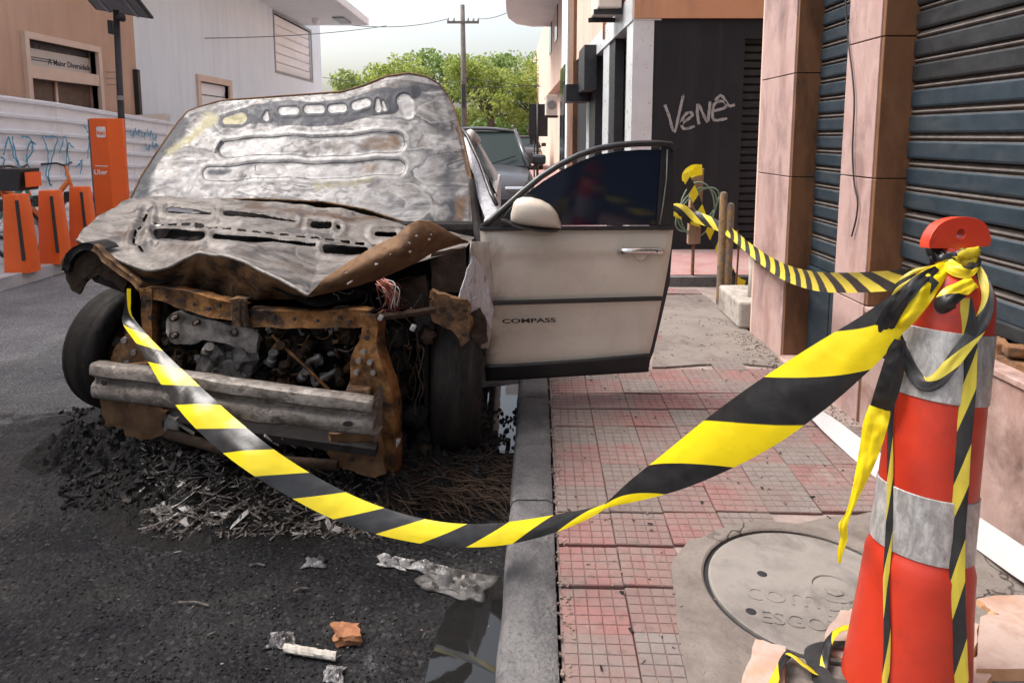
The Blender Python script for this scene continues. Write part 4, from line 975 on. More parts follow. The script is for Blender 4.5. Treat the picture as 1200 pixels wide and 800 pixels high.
for k in range(60):
    u, v = random.uniform(182, 428), random.uniform(378, 465); c = at(u, v, random.uniform(2.93, 3.1))
    if 240 < u < 300 and v < 445: continue
    if k % 2: lump(c, random.uniform(.008, .02), random.choice([M['alu_burnt'], M['pale_scrap'], M['rust_dull'], M['alu_burnt']]), 120 + k * .3, sq=(random.uniform(.6, 1.8), 1, random.uniform(.5, 1.6)))
    else:
        e = Vector((random.uniform(-.09, .09), random.uniform(-.02, .04), random.uniform(-.06, .06)))
        MB().tube([Vector(q) for q in smooth_pts([c, c + e * .5 + Vector((0, 0, -.02)), c + e], 8)], random.choice([.003, .004, .007]), 6).build('metal_pipe', random.choice([M['alu_burnt'], M['rust_dull'], M['rust']]), eb, smooth=True)
# inner panels closing the bay
bay_m = M['char']
MB().prism([at(150, 330, 3.9), at(545, 300, 3.75), at(545, 520, 3.75), at(150, 480, 3.9)], (0, .04, 0)).build('firewall', bay_m, car)
MB().prism([at(146, 335, 3.25), at(146, 450, 3.25), at(160, 455, 3.9), at(160, 330, 3.9)], (.03, 0, 0)).build('inner_wing', M['char_brown'], car)
MB().prism([at(497, 330, 3.0), at(497, 520, 3.0), at(500, 500, 3.75), at(500, 310, 3.75)], (.02, 0, 0)).build('inner_wing', bay_m, car)
MB().prism([gnd(190, 500, .24), gnd(440, 535, .24), gnd(470, 450, .24), gnd(210, 430, .24)], (0, 0, .03)).build('undertray', bay_m, car)
# right-hand side of the bay: headlamp corner
pl = plate('headlamp_bracket', [(507, 340), (526, 346), (548, 350), (552, 372), (549, 398), (540, 405), (536, 390), (524, 384), (506, 376), (504, 352)], 2.90, M['rust_dull'], .04)
for u, v in ((518, 362), (528, 372), (545, 362)): disc('bolt', at(u, v, 2.89), .014, (0, -1, 0), M['char_brown'], pl, .012, 8)
plate('battery_case', [(464, 328), (500, 322), (504, 358), (466, 362)], 3.02, M['char_brown'], .18)
plate('scorched_tower', [(506, 296), (545, 290), (548, 340), (524, 344), (506, 338)], 3.02, M['char_brown'], .12)
plate('ashen_fender_shard', [(553, 300), (560, 306), (571, 330), (578, 362), (575, 385), (566, 372), (563, 345), (548, 352), (536, 357), (540, 340)], 2.98, M['fender_ash'], .008, ddu=.004, wob=.02)
plate('fender_scrap', [(552, 366), (562, 360), (570, 378), (571, 400), (560, 404), (552, 392)], 3.0, M['char_brown'], .03)
# copper wire bundle, red harness
for k in range(26):
    a0 = at(random.uniform(440, 452), random.uniform(326, 334), 2.86 + random.uniform(-.03, .03)); b0 = at(random.uniform(446, 470), random.uniform(352, 366), 2.82 + random.uniform(-.04, .05))
    mid = (a0 + b0) / 2 + Vector((random.uniform(-.02, .05), -.03, random.uniform(-.01, .05)))
    MB().tube([Vector(q) for q in smooth_pts([a0, mid, b0], 10)], .0022, 5).build('copper_wire', M['copper'] if k % 4 else M['pale_scrap'], car, smooth=True)
for k in range(22):
    p = [at(random.uniform(405, 480), random.uniform(340, 362), 2.9)]
    for j in range(6): p.append(p[-1] + Vector((random.uniform(-.05, .05), random.uniform(-.03, .02), random.uniform(-.04, .025))))
    MB().tube([Vector(q) for q in smooth_pts(p, 20)], .003, 5).build('scorched_wire', random.choice([M['red_wire'], M['char_brown'], M['grey_metal'], M['char']]), car, smooth=True)
for k in range(16):
    p = [at(random.uniform(448, 492), random.uniform(380, 420), 2.85 + random.uniform(0, .2))]
    for j in range(7): p.append(p[-1] + Vector((random.uniform(-.025, .03), random.uniform(-.03, .03), random.uniform(-.085, .01))))
    MB().tube([Vector(q) for q in smooth_pts(p, 24)], .0035, 5).build('scorched_wire', random.choice([M['red_wire'], M['char_brown'], M['char'], M['char_brown']]), car, smooth=True)
for u, v, w in ((461, 518, .045), (484, 384, .022), (446, 372, .02)):
    MB().cbox(at(u, v, 2.72), (w, .03, w * 1.1), Matrix.Rotation(.5, 3, 'Y')).build('melted_connector', M['pale_scrap'], car, bevel=.006)

# ---- left front corner: torn wing edge and wheel housing
wl = [(74, 306), (80, 296), (92, 287), (108, 291), (124, 303), (140, 316), (150, 330), (147, 342), (136, 330), (118, 322), (104, 328), (98, 338), (92, 345), (84, 340), (78, 326)]
plate('torn_wing_edge', wl, 3.24, M['char_brown'], .02, wob=.012)
strip([(76, 318, 3.20), (80, 304, 3.20), (90, 292, 3.19), (104, 289, 3.17), (118, 297, 3.14)], .035, .10, M['char'], 'wing_edge', car)
strip([(108, 290, 3.12), (126, 306, 3.10), (146, 322, 3.06), (164, 336, 3.02)], .028, .03, M['rust_dull'], 'wing_rail', car)
# inner liner hanging behind
MB().prism([at(86, 296, 3.4), at(150, 300, 3.3), at(150, 345, 3.3), at(110, 330, 3.4)], (0, .04, 0)).build('wheel_housing', M['char'], car)
# ---- lower crossmember, cooling pack remains
MB().tube([at(196, 508, 2.78), at(260, 526, 2.7), at(330, 540, 2.62), at(395, 545, 2.6)], .022, 8).build('lower_rail', M['char_brown'], car, smooth=True)
MB().tube([at(200, 495, 2.9), at(300, 515, 2.8), at(400, 525, 2.7)], .016, 8).build('lower_rail', M['char'], car, smooth=True)
for k in range(9):
    a = at(210 + k * 20, 497 + k * 2.6, 2.74 - k * .008); MB().bar(a, a + Vector((.05, .02, -.05)), .02, .006).build('cooler_fin', random.choice([M['pale_scrap'], M['alu_burnt'], M['char']]), car)

# ---- wheels
def wheel(c, axis, r=.335, w=.215, bare=False, nm='wheel'):
    c = Vector(c); ax = Vector(axis).normalized()
    root = bpy.data.objects.new(nm, None); link(root, car, c)
    prof = [(r * .66, -w * .42), (r * .80, -w * .5), (r * .93, -w * .5), (r * .985, -w * .43), (r, -w * .30), (r * .99, -w * .22), (r, -w * .2), (r * 1.0, w * .2), (r * .99, w * .22), (r, w * .30), (r * .985, w * .43), (r * .93, w * .5), (r * .80, w * .5), (r * .66, w * .42)]
    MB().lathe(prof, c, ax, n=48, cap=False).build('tyre', M['tyre_burnt'], root, smooth=True, auto=50, solid=.01)
    rim_ = MB().lathe([(r * .66, -w * .44), (r * .62, -w * .36), (r * .58, -w * .1), (r * .60, w * .3), (r * .66, w * .44)], c, ax, n=40, cap=False).build('rim', M['rust_dull'], root, smooth=True, solid=.006)
    MB().lathe([(r * .2, -.03), (r * .5, -.02), (r * .5, .0), (r * .2, .03), (.0001, .03)], c, ax, n=24, cap=False).build('brake_disc', M['rust'], root, smooth=True, auto=40)
    x = ax.orthogonal().normalized(); y_ = ax.cross(x)
    for k in range(5):
        t_ = k * 2 * math.pi / 5; e = x * math.cos(t_) + y_ * math.sin(t_)
        MB().bar(c + e * r * .12 - ax * w * .25, c + e * r * .6 - ax * w * .28, .05, .03, ax).build('spoke', M['alu_burnt'], root)
    return root
wheel(at(533, 455, 3.2) * 1.0 + Vector((0, 0, .335 - at(533, 455, 3.2).z - .0)), (-1, -.10, .02), nm='front_wheel')
lw = at(158, 420, 3.62); wheel((lw.x, lw.y, .355), (-1, .42, .03), nm='front_wheel')
wheel((-.24, 6.0, .335), (-1, 0, 0), nm='rear_wheel'); wheel((-1.86, 6.0, .335), (-1, 0, 0), nm='rear_wheel')
MB().tube([(-.35, 3.25, .33), (-1.0, 3.4, .32), (-2.0, 3.5, .33)], .03, 8).build('drive_shaft', M['char_brown'], car)

# ---- cabin shell behind the hood
def side(x, t, sgn):
    arch = [(6.0 + .40 * math.cos(a), .335 + .40 * math.sin(a)) for a in np.linspace(0.05, math.pi - .05, 14)]
    pts = [(3.62, .30), (3.60, .72), (3.66, 1.02), (5.0, 1.08), (6.9, 1.12), (7.05, .92), (7.06, .45), (6.45, .32)] + arch + [(5.5, .27)]
    return MB().prism([(x, y_, z) for y_, z in pts], (t, 0, 0)).build('body_side', M['sheet2'], car, bevel=.01)
M['sheet2'] = basic('blistered white paint', [(.40, .385, .36), (.55, .525, .49), (.24, .22, .21)], 4, .6, .1, bump=.4, bscale=40, dirt=(.10, .085, .08), dscale=2.5, dthr=(.5, .72))
side(-.115, -.045, 1); side(-1.955, .045, -1)
roofP = []
for y_ in np.linspace(4.98, 6.75, 10):
    k = (y_ - 4.98) / 1.77; zc = 1.50 + .09 * math.sin(math.pi * min(1, k * .8 + .1)) - .03 * k
    roofP.append([(-1.035 + xx * .69, y_, zc - .05 * abs(xx) ** 3) for xx in np.linspace(-1, 1, 11)])
MB().grid(roofP).build('roof', M['sheet2'], car, smooth=True, normals=False, solid=.03)
for s, xo, xi in ((1, -.13, -.345), (-1, -1.94, -1.725)):
    MB().tube([(xo, 4.15, .98), (xo - .07 * s, 4.55, 1.22), (xi, 5.0, 1.46)], [.05, .042, .04], 8).build('front_pillar', M['fender_ash'], car, smooth=True)
    MB().tube([(xi, 4.98, 1.455), (xi, 5.7, 1.52), (xi, 6.75, 1.46)], .04, 8).build('roof_rail', M['sheet2'], car, smooth=True)
    MB().bar((xo, 5.05, 1.05), (xi, 5.1, 1.5), .09, .05, (1, 0, 0)).build('centre_pillar', M['char'], car)
    MB().prism([(xo, 6.2, 1.1), (xo, 6.95, 1.1), (xi, 6.75, 1.48), (xi, 6.35, 1.48)], (-.03 * s, 0, 0)).build('rear_pillar', M['sheet2'], car)
    MB().prism([(xo - .02 * s, 5.12, 1.09), (xo - .02 * s, 6.2, 1.1), (xi - .0 * s, 6.3, 1.47), (xi - .0 * s, 5.15, 1.49)], (-.006 * s, 0, 0)).build('rear_side_window', M['tint_glass'], car)
MB().box(-1.9, -.16, 6.92, 7.02, .40, 1.1).build('tailgate', M['sheet2'], car, bevel=.02)
MB().box(-1.92, -.15, 7.022, 7.10, .35, .62).build('rear_bumper', M['gloss_trim'], car, bevel=.03)
MB().prism([(-1.85, 6.96, 1.1), (-.2, 6.96, 1.1), (-.4, 6.74, 1.46), (-1.68, 6.74, 1.46)], (0, .01, 0)).build('rear_window', M['tint_glass'], car)
MB().box(-1.9, -.17, 3.95, 4.25, .75, 1.0).build('dashboard', M['char'], car, bevel=.04)
MB().box(-1.9, -.17, 3.9, 6.9, .26, .32).build('floor_pan', M['char'], car)
for x in (-.62, -1.45):
    MB().cbox((x, 5.0, .52), (.5, .5, .2), None).cbox((x, 5.28, .85), (.46, .12, .6), Matrix.Rotation(-.2, 3, 'X')).build('seat_frame', M['char_brown'], car, bevel=.03)
# wing between door and wheel
wing = []
for k in np.linspace(0, 1, 12):
    row = []
    for s in np.linspace(0, 1, 10):
        u = 552 + 26 * s + 6 * math.sin(k * 3) * s; v = 283 + (408 - 283) * k
        row.append(at(u - 10 * k * (1 - s), v, 3.12 + .42 * s - .03 * math.sin(3 * k)))
    wing.append(row)
MB().grid(wing).build('front_wing', M['sheet2'], car, smooth=True, normals=False, solid=.006)
MB().tube([at(553, 210, 4.02), at(556, 240, 3.98), at(560, 272, 3.85), at(566, 290, 3.6)], [.016, .022, .026, .03], 8).build('hinge_pillar', M['char'], car, smooth=True)
# light strip of window frame seen beside the hood
MB().prism([at(549, 168, 4.72), at(556, 176, 4.65), at(576, 222, 4.25), at(594, 262, 3.95), at(572, 266, 3.92), at(560, 232, 4.2)], (0, .03, 0)).build('pillar_cover', M['fender_ash'], car)
MB().tube([at(540, 150, 4.75), at(548, 160, 4.68), at(562, 190, 4.45), at(575, 226, 4.15), at(582, 240, 4.05)], .014, 6).build('window_seal', M['gloss_trim'], car, smooth=True)

# ---- open front door, seen from outside
door = bpy.data.objects.new('front_door', None); link(door, car, at(568, 440, 3.45))
def dd(u): return 3.45 + .11 * (u - 565) / 215.0
def dp(u, v, off=0.0): return at(u, v, dd(u) - off)
top_o = [(563, 268), (575, 258), (592, 243), (612, 225), (634, 207), (656, 193), (678, 182), (700, 174.5), (722, 170.5), (745, 168.5), (770, 168), (786, 169.5), (790, 176)]
# lower panel with a shoulder crease and slight crown
rows = []
for k in np.linspace(0, 1, 40):
    row = []
    for s in np.linspace(0, 1, 40):
        v0 = 267.5; vb = 428 - 16 * s ** 1.3 + 2 * s; v = v0 + (vb - v0) * k
        ul = 562 + 8 * k + 1.5 * math.sin(k * 3.1); ur = 789 - 27 * k ** 1.25
        u = ul + (ur - ul) * s
        bulge = .030 * math.sin(math.pi * min(1, k * 1.02) ** .7) - .012 * sstep(k, .17, .24) + .014 * sstep(k, .80, .98) * (1 - .4 * s)
        edge_ = min(s, 1 - s); bulge -= .02 * (1 - min(1, edge_ / .025)) ** 2
        row.append(dp(u, v, bulge))
    rows.append(row)
skin = MB().grid(rows).build('door_skin', M['paint'], door, smooth=True, normals=False)
# inner body of the door gives it its thickness
MB().prism([dp(563, 268, -.02), dp(789, 268, -.02), dp(785, 330, -.02), dp(766, 412, -.02), dp(757, 434, -.02), dp(570, 443, -.02)], (0, .09, 0)).build('door_inner', M['gloss_trim'], door)
# sill cladding
rows = []
for k in np.linspace(0, 1, 8):
    rows.append([dp(567.5 + 2 * k + (762 - 567 - 5 * k) * s, (428.2 - 16 * s ** 1.3 + 2 * s) * (1 - k) + (446 - 11 * s) * k, .030 - .022 * k) for s in np.linspace(0, 1, 30)])
MB().grid(rows).build('sill_cladding', M['gloss_trim'], door, smooth=True, normals=False, solid=.012)
# moulding strip and badge
a_, b_ = dp(578, 355, .046), dp(776, 349.5, .044)
MB().bar(a_, b_, .016, .024).build('moulding', M['gloss_trim'], door, bevel=.004)
M['badge'] = NT('badge letters').fin((.012, .010, .010), .3, .3)
text('badge_lettering', 'COMPASS', .031, dp(620, 377.9, .0535), dp(660, 374, .05) - dp(580, 378, .05), (0, 0, 1), M['badge'], door, extrude=.0015, bold=.0008).scale = (2.05, 1, 1)
# window: glass plus frame
gl = [(572, 264), (590, 249), (612, 231), (636, 213), (658, 199.5), (680, 189), (702, 181), (724, 177.5), (750, 175.5), (776, 175.5), (776, 264)]
MB().prism([dp(u, v, .004) for u, v in gl], (0, .006, 0)).build('window_glass', M['tint_glass'], door)
fo = [dp(u, v, .012) for u, v in top_o]
MB().tube(fo, .0165, 8).build('window_frame', M['gloss_trim'], door, smooth=True)
MB().prism([dp(u, v, .014) for u, v in [(775, 171), (789, 171), (789.5, 267), (769, 267)]], (0, .03, 0)).build('window_post', M['gloss_trim'], door)
MB().tube([dp(782, 175, .018), dp(781, 210, .018), dp(777, 240, .018), dp(773, 263, .018)], .004, 6).build('post_highlight', M['grey_metal'], door, smooth=True)
MB().bar(dp(562, 268, .02), dp(789, 267, .02), .022, .022).build('belt_seal', M['gloss_trim'], door, bevel=.005)
MB().prism([dp(u, v, .018) for u, v in [(570, 266), (600, 242), (612, 234), (604, 266)]], (0, .02, 0)).build('mirror_sail', M['gloss_trim'], door)
MB().tube([dp(585, 261, .02), dp(598, 244, .02), dp(612, 232, .02)], .003, 6).build('sail_trim', M['grey_metal'], door, smooth=True)
# mirror: painted shell over a black base
mir = bpy.data.objects.new('mirror', None); link(mir, door, dp(628, 270, .12))
sh = MB(); rings = []
ml, mr = np.array([dp(598, 252, .13)]), None
for k in np.linspace(0, 1, 18):
    u = 598.5 + (657 - 598.5) * k
    vt = np.interp(u, [598, 600, 604, 612, 622, 634, 645, 653, 657.5], [254, 240, 234, 231, 231, 234, 240, 249, 262]); vb = np.interp(u, [598, 602, 612, 630, 650, 658], [258, 262, 264, 266, 267.5, 268])
    cz, hz = (vt + vb) / 2, max(.6, (vb - vt) / 2); dep = .085 * math.sqrt(max(.03, 1 - (2 * k - 1) ** 2 * .92)); rings.append([dp(u, cz - hz * (abs(math.cos(t)) ** .75) * (1 if math.cos(t) > 0 else -1), .13) + Vector((0, -dep * abs(math.sin(t)) ** .8 * (1 if math.sin(t) > 0 else -.6), 0)) for t in np.linspace(0, 2 * math.pi, 21)])
sh.grid(rings); sh.f += [tuple(range(21)), tuple(17 * 21 + k for k in range(21))]; sh.mi += [0, 0]
sh.build('mirror_shell', M['paint'], mir, smooth=True, auto=60)
rings = []
for k in np.linspace(0, 1, 14):
    u = 592 + (656 - 592) * k; vt = np.interp(u, [592, 600, 630, 656], [256, 261, 265, 267]); vb = np.interp(u, [592, 604, 630, 650, 656], [259, 266, 271, 272.5, 270])
    cz, hz = (vt + vb) / 2, (vb - vt) / 2; dep = .075 * math.sqrt(max(.08, 1 - (2 * k - 1) ** 2 * .9))
    rings.append([dp(u, cz - hz * math.cos(t), .13) + Vector((0, -dep * math.sin(t), 0)) for t in np.linspace(0, 2 * math.pi, 15)])
mb = MB().grid(rings); mb.f += [tuple(range(15)), tuple(13 * 15 + k for k in range(15))]; mb.mi += [0, 0]
mb.build('mirror_base', M['gloss_trim'], mir, smooth=True, auto=60)
MB().bar(dp(588, 258, .03), dp(606, 263, .12), .03, .02).build('mirror_arm', M['gloss_trim'], mir, bevel=.005)
# handle in its recess
hd = bpy.data.objects.new('door_handle', None); link(hd, door, dp(752, 300, .03))
MB().lathe([(.030, .0), (.038, .004), (.0385, .006), (.030, .003), (.0001, .002)], dp(751, 297, .036), (0, -1, 0), n=28, cap=False).build('handle_cup', M['paint'], hd, smooth=True)
hp = [dp(u, v, o) for u, v, o in [(726, 295.5, .030), (732, 294.5, .058), (745, 294, .066), (762, 294, .064), (773, 294.5, .058), (778, 295.5, .034)]]
MB().tube([Vector(q) for q in smooth_pts(hp, 22)], [.010 + .010 * math.sin(math.pi * min(1, i / 21 * .9 + .1)) ** .6 for i in range(22)], 12).build('handle_grip', M['chrome'], hd, smooth=True)
disc('lock_button', dp(770, 294.5, .083), .005, (0, -1, 0), M['gloss_trim'], hd, .003, 10)

# ================================================================== GREY CAR parked behind
M['grey_paint'] = NT('grey car paint').fin((.055, .058, .066), .3, .3, .4, Coat_Weight=.3, Coat_Roughness=.1)
M['car_glass'] = NT('car glass').fin((.02, .03, .03), .3, 0, .12)
M['tyre'] = basic('tyre rubber', [(.016, .016, .017), (.03, .03, .03)], 20, .8)
def parked_car(cx, y0, L, W, H, label, paint, name='parked_car', s=1.0):
    """Front towards the camera; y0 is the nose."""
    t = thing(name, (cx, y0 + L / 2, 0), label, 'car', 'cars parked along the street')
    hw = W / 2
    st = [(0, .82, .42, .72), (.06, .90, .30, .86), (.25, .97, .28, .98), (.55, 1, .26, 1.04), (1.25, 1, .26, 1.10), (2.2, 1, .26, 1.10), (3.4, 1, .26, 1.10), (L - .25, .97, .30, 1.05), (L - .05, .92, .36, .95), (L, .84, .45, .85)]
    rows = []
    for yy, w, z0, z1 in st:
        w *= hw
        rows.append([(cx + a * w, y0 + yy, z0 + b * (z1 - z0)) for a, b in [(-.86, 0), (-.97, .12), (-1, .45), (-.985, .8), (-.90, .96), (-.55, 1.0), (0, 1.02), (.55, 1.0), (.90, .96), (.985, .8), (1, .45), (.97, .12), (.86, 0)]])
    mb = MB().grid(rows); mb.f += [tuple(range(13)), tuple((len(st) - 1) * 13 + k for k in range(13))]; mb.mi += [0, 0]
    mb.build('body', paint, t, smooth=True, auto=40)
    # greenhouse
    def ring(yy, z, w): return [(cx - w, y0 + yy, z), (cx + w, y0 + yy, z)]
    ws, rs, re, be = (1.15, 1.08, hw * .90), (1.85, H - .05, hw * .70), (3.5, H - .06, hw * .68), (L - .25, 1.05, hw * .86)
    rp = [[(cx + a * rs[2], y0 + yy, rs[1] + .05 * (1 - a * a) + dz) for a in np.linspace(-1, 1, 9)] for yy, dz in ((1.82, -.01), (2.1, .01), (2.7, .02), (3.3, .0), (3.52, -.02))]
    rf = MB().grid(rp).build('roof', paint, t, smooth=True, solid=.03, normals=False)
    for sx in (-1, 1): MB().tube([(cx + sx * rs[2] * .93, y0 + 2.0, H + .03), (cx + sx * rs[2] * .93, y0 + 2.7, H + .05), (cx + sx * rs[2] * .93, y0 + 3.3, H + .03)], .016, 6).build('roof_bar', M['grey_metal'], rf, smooth=True)
    a, b = ring(*ws), ring(*rs)
    MB().prism([a[0], a[1], b[1], b[0]], (0, .012, 0)).build('windscreen', M['car_glass'], t)
    c_, d_ = ring(*re), ring(*be)
    MB().prism([c_[0], c_[1], d_[1], d_[0]], (0, .012, 0)).build('rear_screen', M['car_glass'], t)
    for sx in (-1, 1):
        f = lambda q: (cx + sx * q[2], y0 + q[0], q[1])
        MB().prism([f(ws), f(rs), f(re), f(be)], (-.012 * sx, 0, 0)).build('side_glass', M['car_glass'], t)
        MB().tube([f((1.1, 1.06, hw * .92)), f((1.5, 1.34, hw * .80)), f(rs)], [.05, .04, .035], 8).build('pillar', paint, t, smooth=True)
        MB().tube([f(rs), f((2.7, H - .02, hw * .70)), f(re)], .03, 8).build('roof_edge', paint, t, smooth=True)
        MB().bar(f((2.55, 1.08, hw * .93)), f((2.6, H - .05, hw * .70)), .09, .02, (1, 0, 0)).build('pillar', M['gloss_trim'], t)
        m_ = MB().cbox(f((1.45, 1.16, hw * 1.10)), (.20, .12, .15)).build('mirror', paint, t, bevel=.04)
        hl = MB().cbox(f((.12, .80, hw * .72)), (.34, .16, .13)).build('headlight', M['chrome'], t, bevel=.03)
        for yy in (.85, 3.45):
            wr = bpy.data.objects.new('wheel', None); link(wr, t, f((yy, .34, hw * .93)))
            MB().lathe([(.22, -.1), (.30, -.11), (.34, -.07), (.34, .07), (.30, .11), (.22, .1)], f((yy, .34, hw * .90)), (1, 0, 0), n=28, cap=False).build('tyre', M['tyre'], wr, smooth=True, auto=40)
            MB().lathe([(.22, -.09), (.2, -.06), (.05, -.08), (.0001, -.09)], f((yy, .34, hw * .90)), (-sx, 0, 0), n=24, cap=False).build('rim', M['grey_metal'], wr, smooth=True)
    MB().box(cx - .5, cx + .5, y0 - .012, y0 + .04, .55, .72).build('grille', M['black_plastic'], t, bevel=.01)
    for sx in (-.35, .25):
        MB().tube([(cx + sx, y0 + 1.10, 1.11), (cx + sx + .35, y0 + 1.27, 1.22)], .01, 5).build('wiper', M['black_plastic'], t)
    return t
gc_ = parked_car(-.55, 8.6, 4.3, 1.72, 1.62, 'grey parked car directly behind the burnt car', M['grey_paint'])
parked_car(.55 - .2, 27.0, 4.2, 1.75, 1.5, 'small dark car far up the street below the sign', NT('dark paint').fin((.05, .05, .055), .25, .3, .5))
parked_car(-1.5, 33.0, 4.2, 1.75, 1.5, 'distant red car beneath the trees', NT('red paint').fin((.35, .03, .03), .25, .1, .5))

# ================================================================== TRAFFIC CONE
M['cone'] = basic('red orange cone plastic', [(.36, .020, .007), (.44, .028, .009), (.40, .024, .008)], 5, .42, bump=.15, bscale=50, dirt=(.24, .020, .010), dscale=5, dthr=(.52, .72))
M['cone_top'] = basic('orange cone cap plastic', [(.52, .040, .018), (.60, .055, .022)], 6, .38, bump=.06, dirt=(.30, .03, .018), dscale=9, dthr=(.58, .75))
def band_mat():
    t = NT('reflective band'); v = t.mapping(t.pos(), (9, 9, 3.2))
    c = t.ramp(t.voro(6, vec=v, out='Color') if False else t.noise(6, 8, .7, .6, vec=v), [(.32, (.20, .195, .19)), (.48, (.34, .33, .325)), (.62, (.50, .49, .485))])
    c = t.mix(t.ramp(t.noise(25, 6, .75), [(.56, 0.0), (.70, .8)]), c, (.30, .255, .23))
    t.bump(t.noise(90, 3), .2, .003)
    return t.fin(c, .38, .25, .6)
M['band'] = band_mat()
ct = at(1121, 268, 1.66); _m = at(1060, 800, 1.54); cax = (ct - _m).normalized(); cb = _m + cax * ((.10 - _m.z) / cax.z); HC = (ct - cb).length
cone = thing('traffic_cone', cb, 'red traffic cone with silver bands and tape tied to its top', 'traffic cone')
def cz(v): # height along the axis for a photo row
    lo_, hi_ = 0.0, HC
    best = min(np.linspace(0, HC, 400), key=lambda s: abs(_row(cb + cax * s) - v)); return float(best)
def _row(p):
    q = Vector(p) - Vector((0, 0, CAM_H)); F = q.y * CP - q.z * SP; Y = q.y * SP + q.z * CP
    return PPY - FPX * Y / F
S = {v: cz(v) for v in (300, 318, 332, 345, 384, 463, 568, 638, 650)}
rr = lambda s: .100 + .016 * max(0, 1 - s / S[345])
prof = [(.034, S[300] + .02), (.034, S[318] + .012), (.062, S[318]), (.085, S[332] + .004), (.097, S[345])]
for v in (384, 463): prof += [(rr(S[v]), S[v])]
prof += [(rr(S[568]), S[568]), (rr(S[638]), S[638]), (rr(S[638]) + .004, S[638] - .012), (rr(S[638]) + .010, S[638] - .03)]
for k in np.linspace(.1, 1, 8): prof.append((rr(S[638]) + .010 + .022 * k ** 1.2, (S[638] - .03) * (1 - k) + .045 * k))
body = MB().lathe(prof, cb, cax, n=56, cap=False).build('cone_body', M['cone'], cone, smooth=True, auto=50)
for a, b in ((384, 463), (568, 638)):
    MB().lathe([(rr(S[a]) + .0005, S[a]), (rr(S[a]) + .0032, S[a] - .002), (rr(S[b]) + .0032, S[b] + .002), (rr(S[b]) + .0005, S[b])], cb, cax, n=56, cap=False).build('reflective_band', M['band'], cone, smooth=True, auto=50)
base = MB(); sx_ = cax.orthogonal()
for zz, hw_ in ((0.0, .235), (.03, .232), (.05, .20)): pass
rows = []
for zz, hw_ in ((.002, .19), (.02, .19), (.032, .18), (.034, .15)):
    rows.append([(cb.x + math.copysign(abs(math.cos(t)) ** .35, math.cos(t)) * hw_, cb.y + math.copysign(abs(math.sin(t)) ** .35, math.sin(t)) * hw_, .10 + zz) for t in np.linspace(0, 2 * math.pi, 49)])
MB().grid(rows).build('base', M['black_plastic'], cone, smooth=True, auto=40)
# half-moon carrying handle with its eyelet
hc = cb + cax * (S[300] + .03); xh = Vector((1, .08, .02)).normalized(); nh = xh.cross(cax).normalized()
def handle():
    n_ = 26; out = [(-.078, -.006), (-.080, .010), (-.074, .030)] + [(.070 * math.cos(t), .030 + .038 * math.sin(t)) for t in np.linspace(math.pi * .92, math.pi * .08, 16)] + [(.074, .030), (.080, .010), (.078, -.006)]
    out = out + [(.04, -.008), (0, -.009), (-.04, -.008)]
    ho = [(.0115 * math.cos(t), .026 + .0125 * math.sin(t)) for t in np.linspace(0, 2 * math.pi, 25)[:-1]]
    bm = bmesh.new(); W = lambda p, o: hc + xh * p[0] + cax * p[1] + nh * o
    vo = [bm.verts.new(W(p, 0)) for p in out]; vh = [bm.verts.new(W(p, 0)) for p in ho]
    es = [bm.edges.new((vo[i], vo[(i + 1) % len(vo)])) for i in range(len(vo))] + [bm.edges.new((vh[i], vh[(i + 1) % len(vh)])) for i in range(len(vh))]
    bmesh.ops.triangle_fill(bm, edges=es, use_beauty=True)
    r_ = bmesh.ops.extrude_face_region(bm, geom=list(bm.faces)); bmesh.ops.translate(bm, verts=[e for e in r_['geom'] if isinstance(e, bmesh.types.BMVert)], vec=nh * .034)
    bmesh.ops.translate(bm, verts=list(bm.verts), vec=-nh * .017); bmesh.ops.recalc_face_normals(bm, faces=list(bm.faces))
    bmesh.ops.translate(bm, verts=list(bm.verts), vec=-hc)
    me = bpy.data.meshes.new('carry_handle'); bm.to_mesh(me); bm.free(); me.materials.append(M['cone_top'])
    o = bpy.data.objects.new('carry_handle', me); link(o, cone, hc)
    q = o.modifiers.new('bevel', 'BEVEL'); q.width = .007; q.segments = 3; q.limit_method = 'ANGLE'; q.angle_limit = R(50)
    me.polygons.foreach_set('use_smooth', [True] * len(me.polygons)); me.set_sharp_from_angle(angle=R(60))
handle()

# ================================================================== BARRIER TAPE
def tape_mat(name, yellow, per=.31, shear=.50, duty=.5, rough=.3):
    t = NT(name); u = t.sep(t.uv())
    f = t.math('FRACT', t.math('ADD', t.math('DIVIDE', u[0], per), t.math('MULTIPLY', u[1], shear)))
    f = t.ramp(t.math('SUBTRACT', f, duty), [(0.0, 0.0), (.012, 1.0)])
    yl = t.mix(t.ramp(t.noise(18, 5, .7), [(.5, 0.0), (.75, .30)]), yellow, tuple(x * .62 for x in yellow))
    c = t.mix(f, yl, t.ramp(t.noise(20, 4), [(.3, (.010, .010, .012)), (.7, (.028, .027, .028))]))
    t.bump(t.noise(14, 4, .5, .4), .22, .010)
    t.fin(c, rough, 0, .5)
    # thin film lets a little light through
    tr = t.n('ShaderNodeBsdfTranslucent'); t.l(c, tr.inputs['Color']); ms = t.n('ShaderNodeMixShader'); ms.inputs[0].default_value = .22
    t.l(t.b.outputs[0], ms.inputs[1]); t.l(tr.outputs[0], ms.inputs[2]); t.l(ms.outputs[0], t.out.inputs['Surface'])
    return t.m
YEL = (.86, .68, .010)
M['tape'] = tape_mat('zebra tape', YEL)
M['tape_small'] = tape_mat('zebra tape folded', (.72, .57, .02), per=.19, shear=.3, rough=.36)
M['tape_far'] = tape_mat('zebra tape far', (.62, .50, .05), per=.30, shear=.9, rough=.4)
M['tape_dull'] = tape_mat('zebra tape dusty', (.55, .45, .05), per=.22, shear=.5, duty=.42, rough=.5)
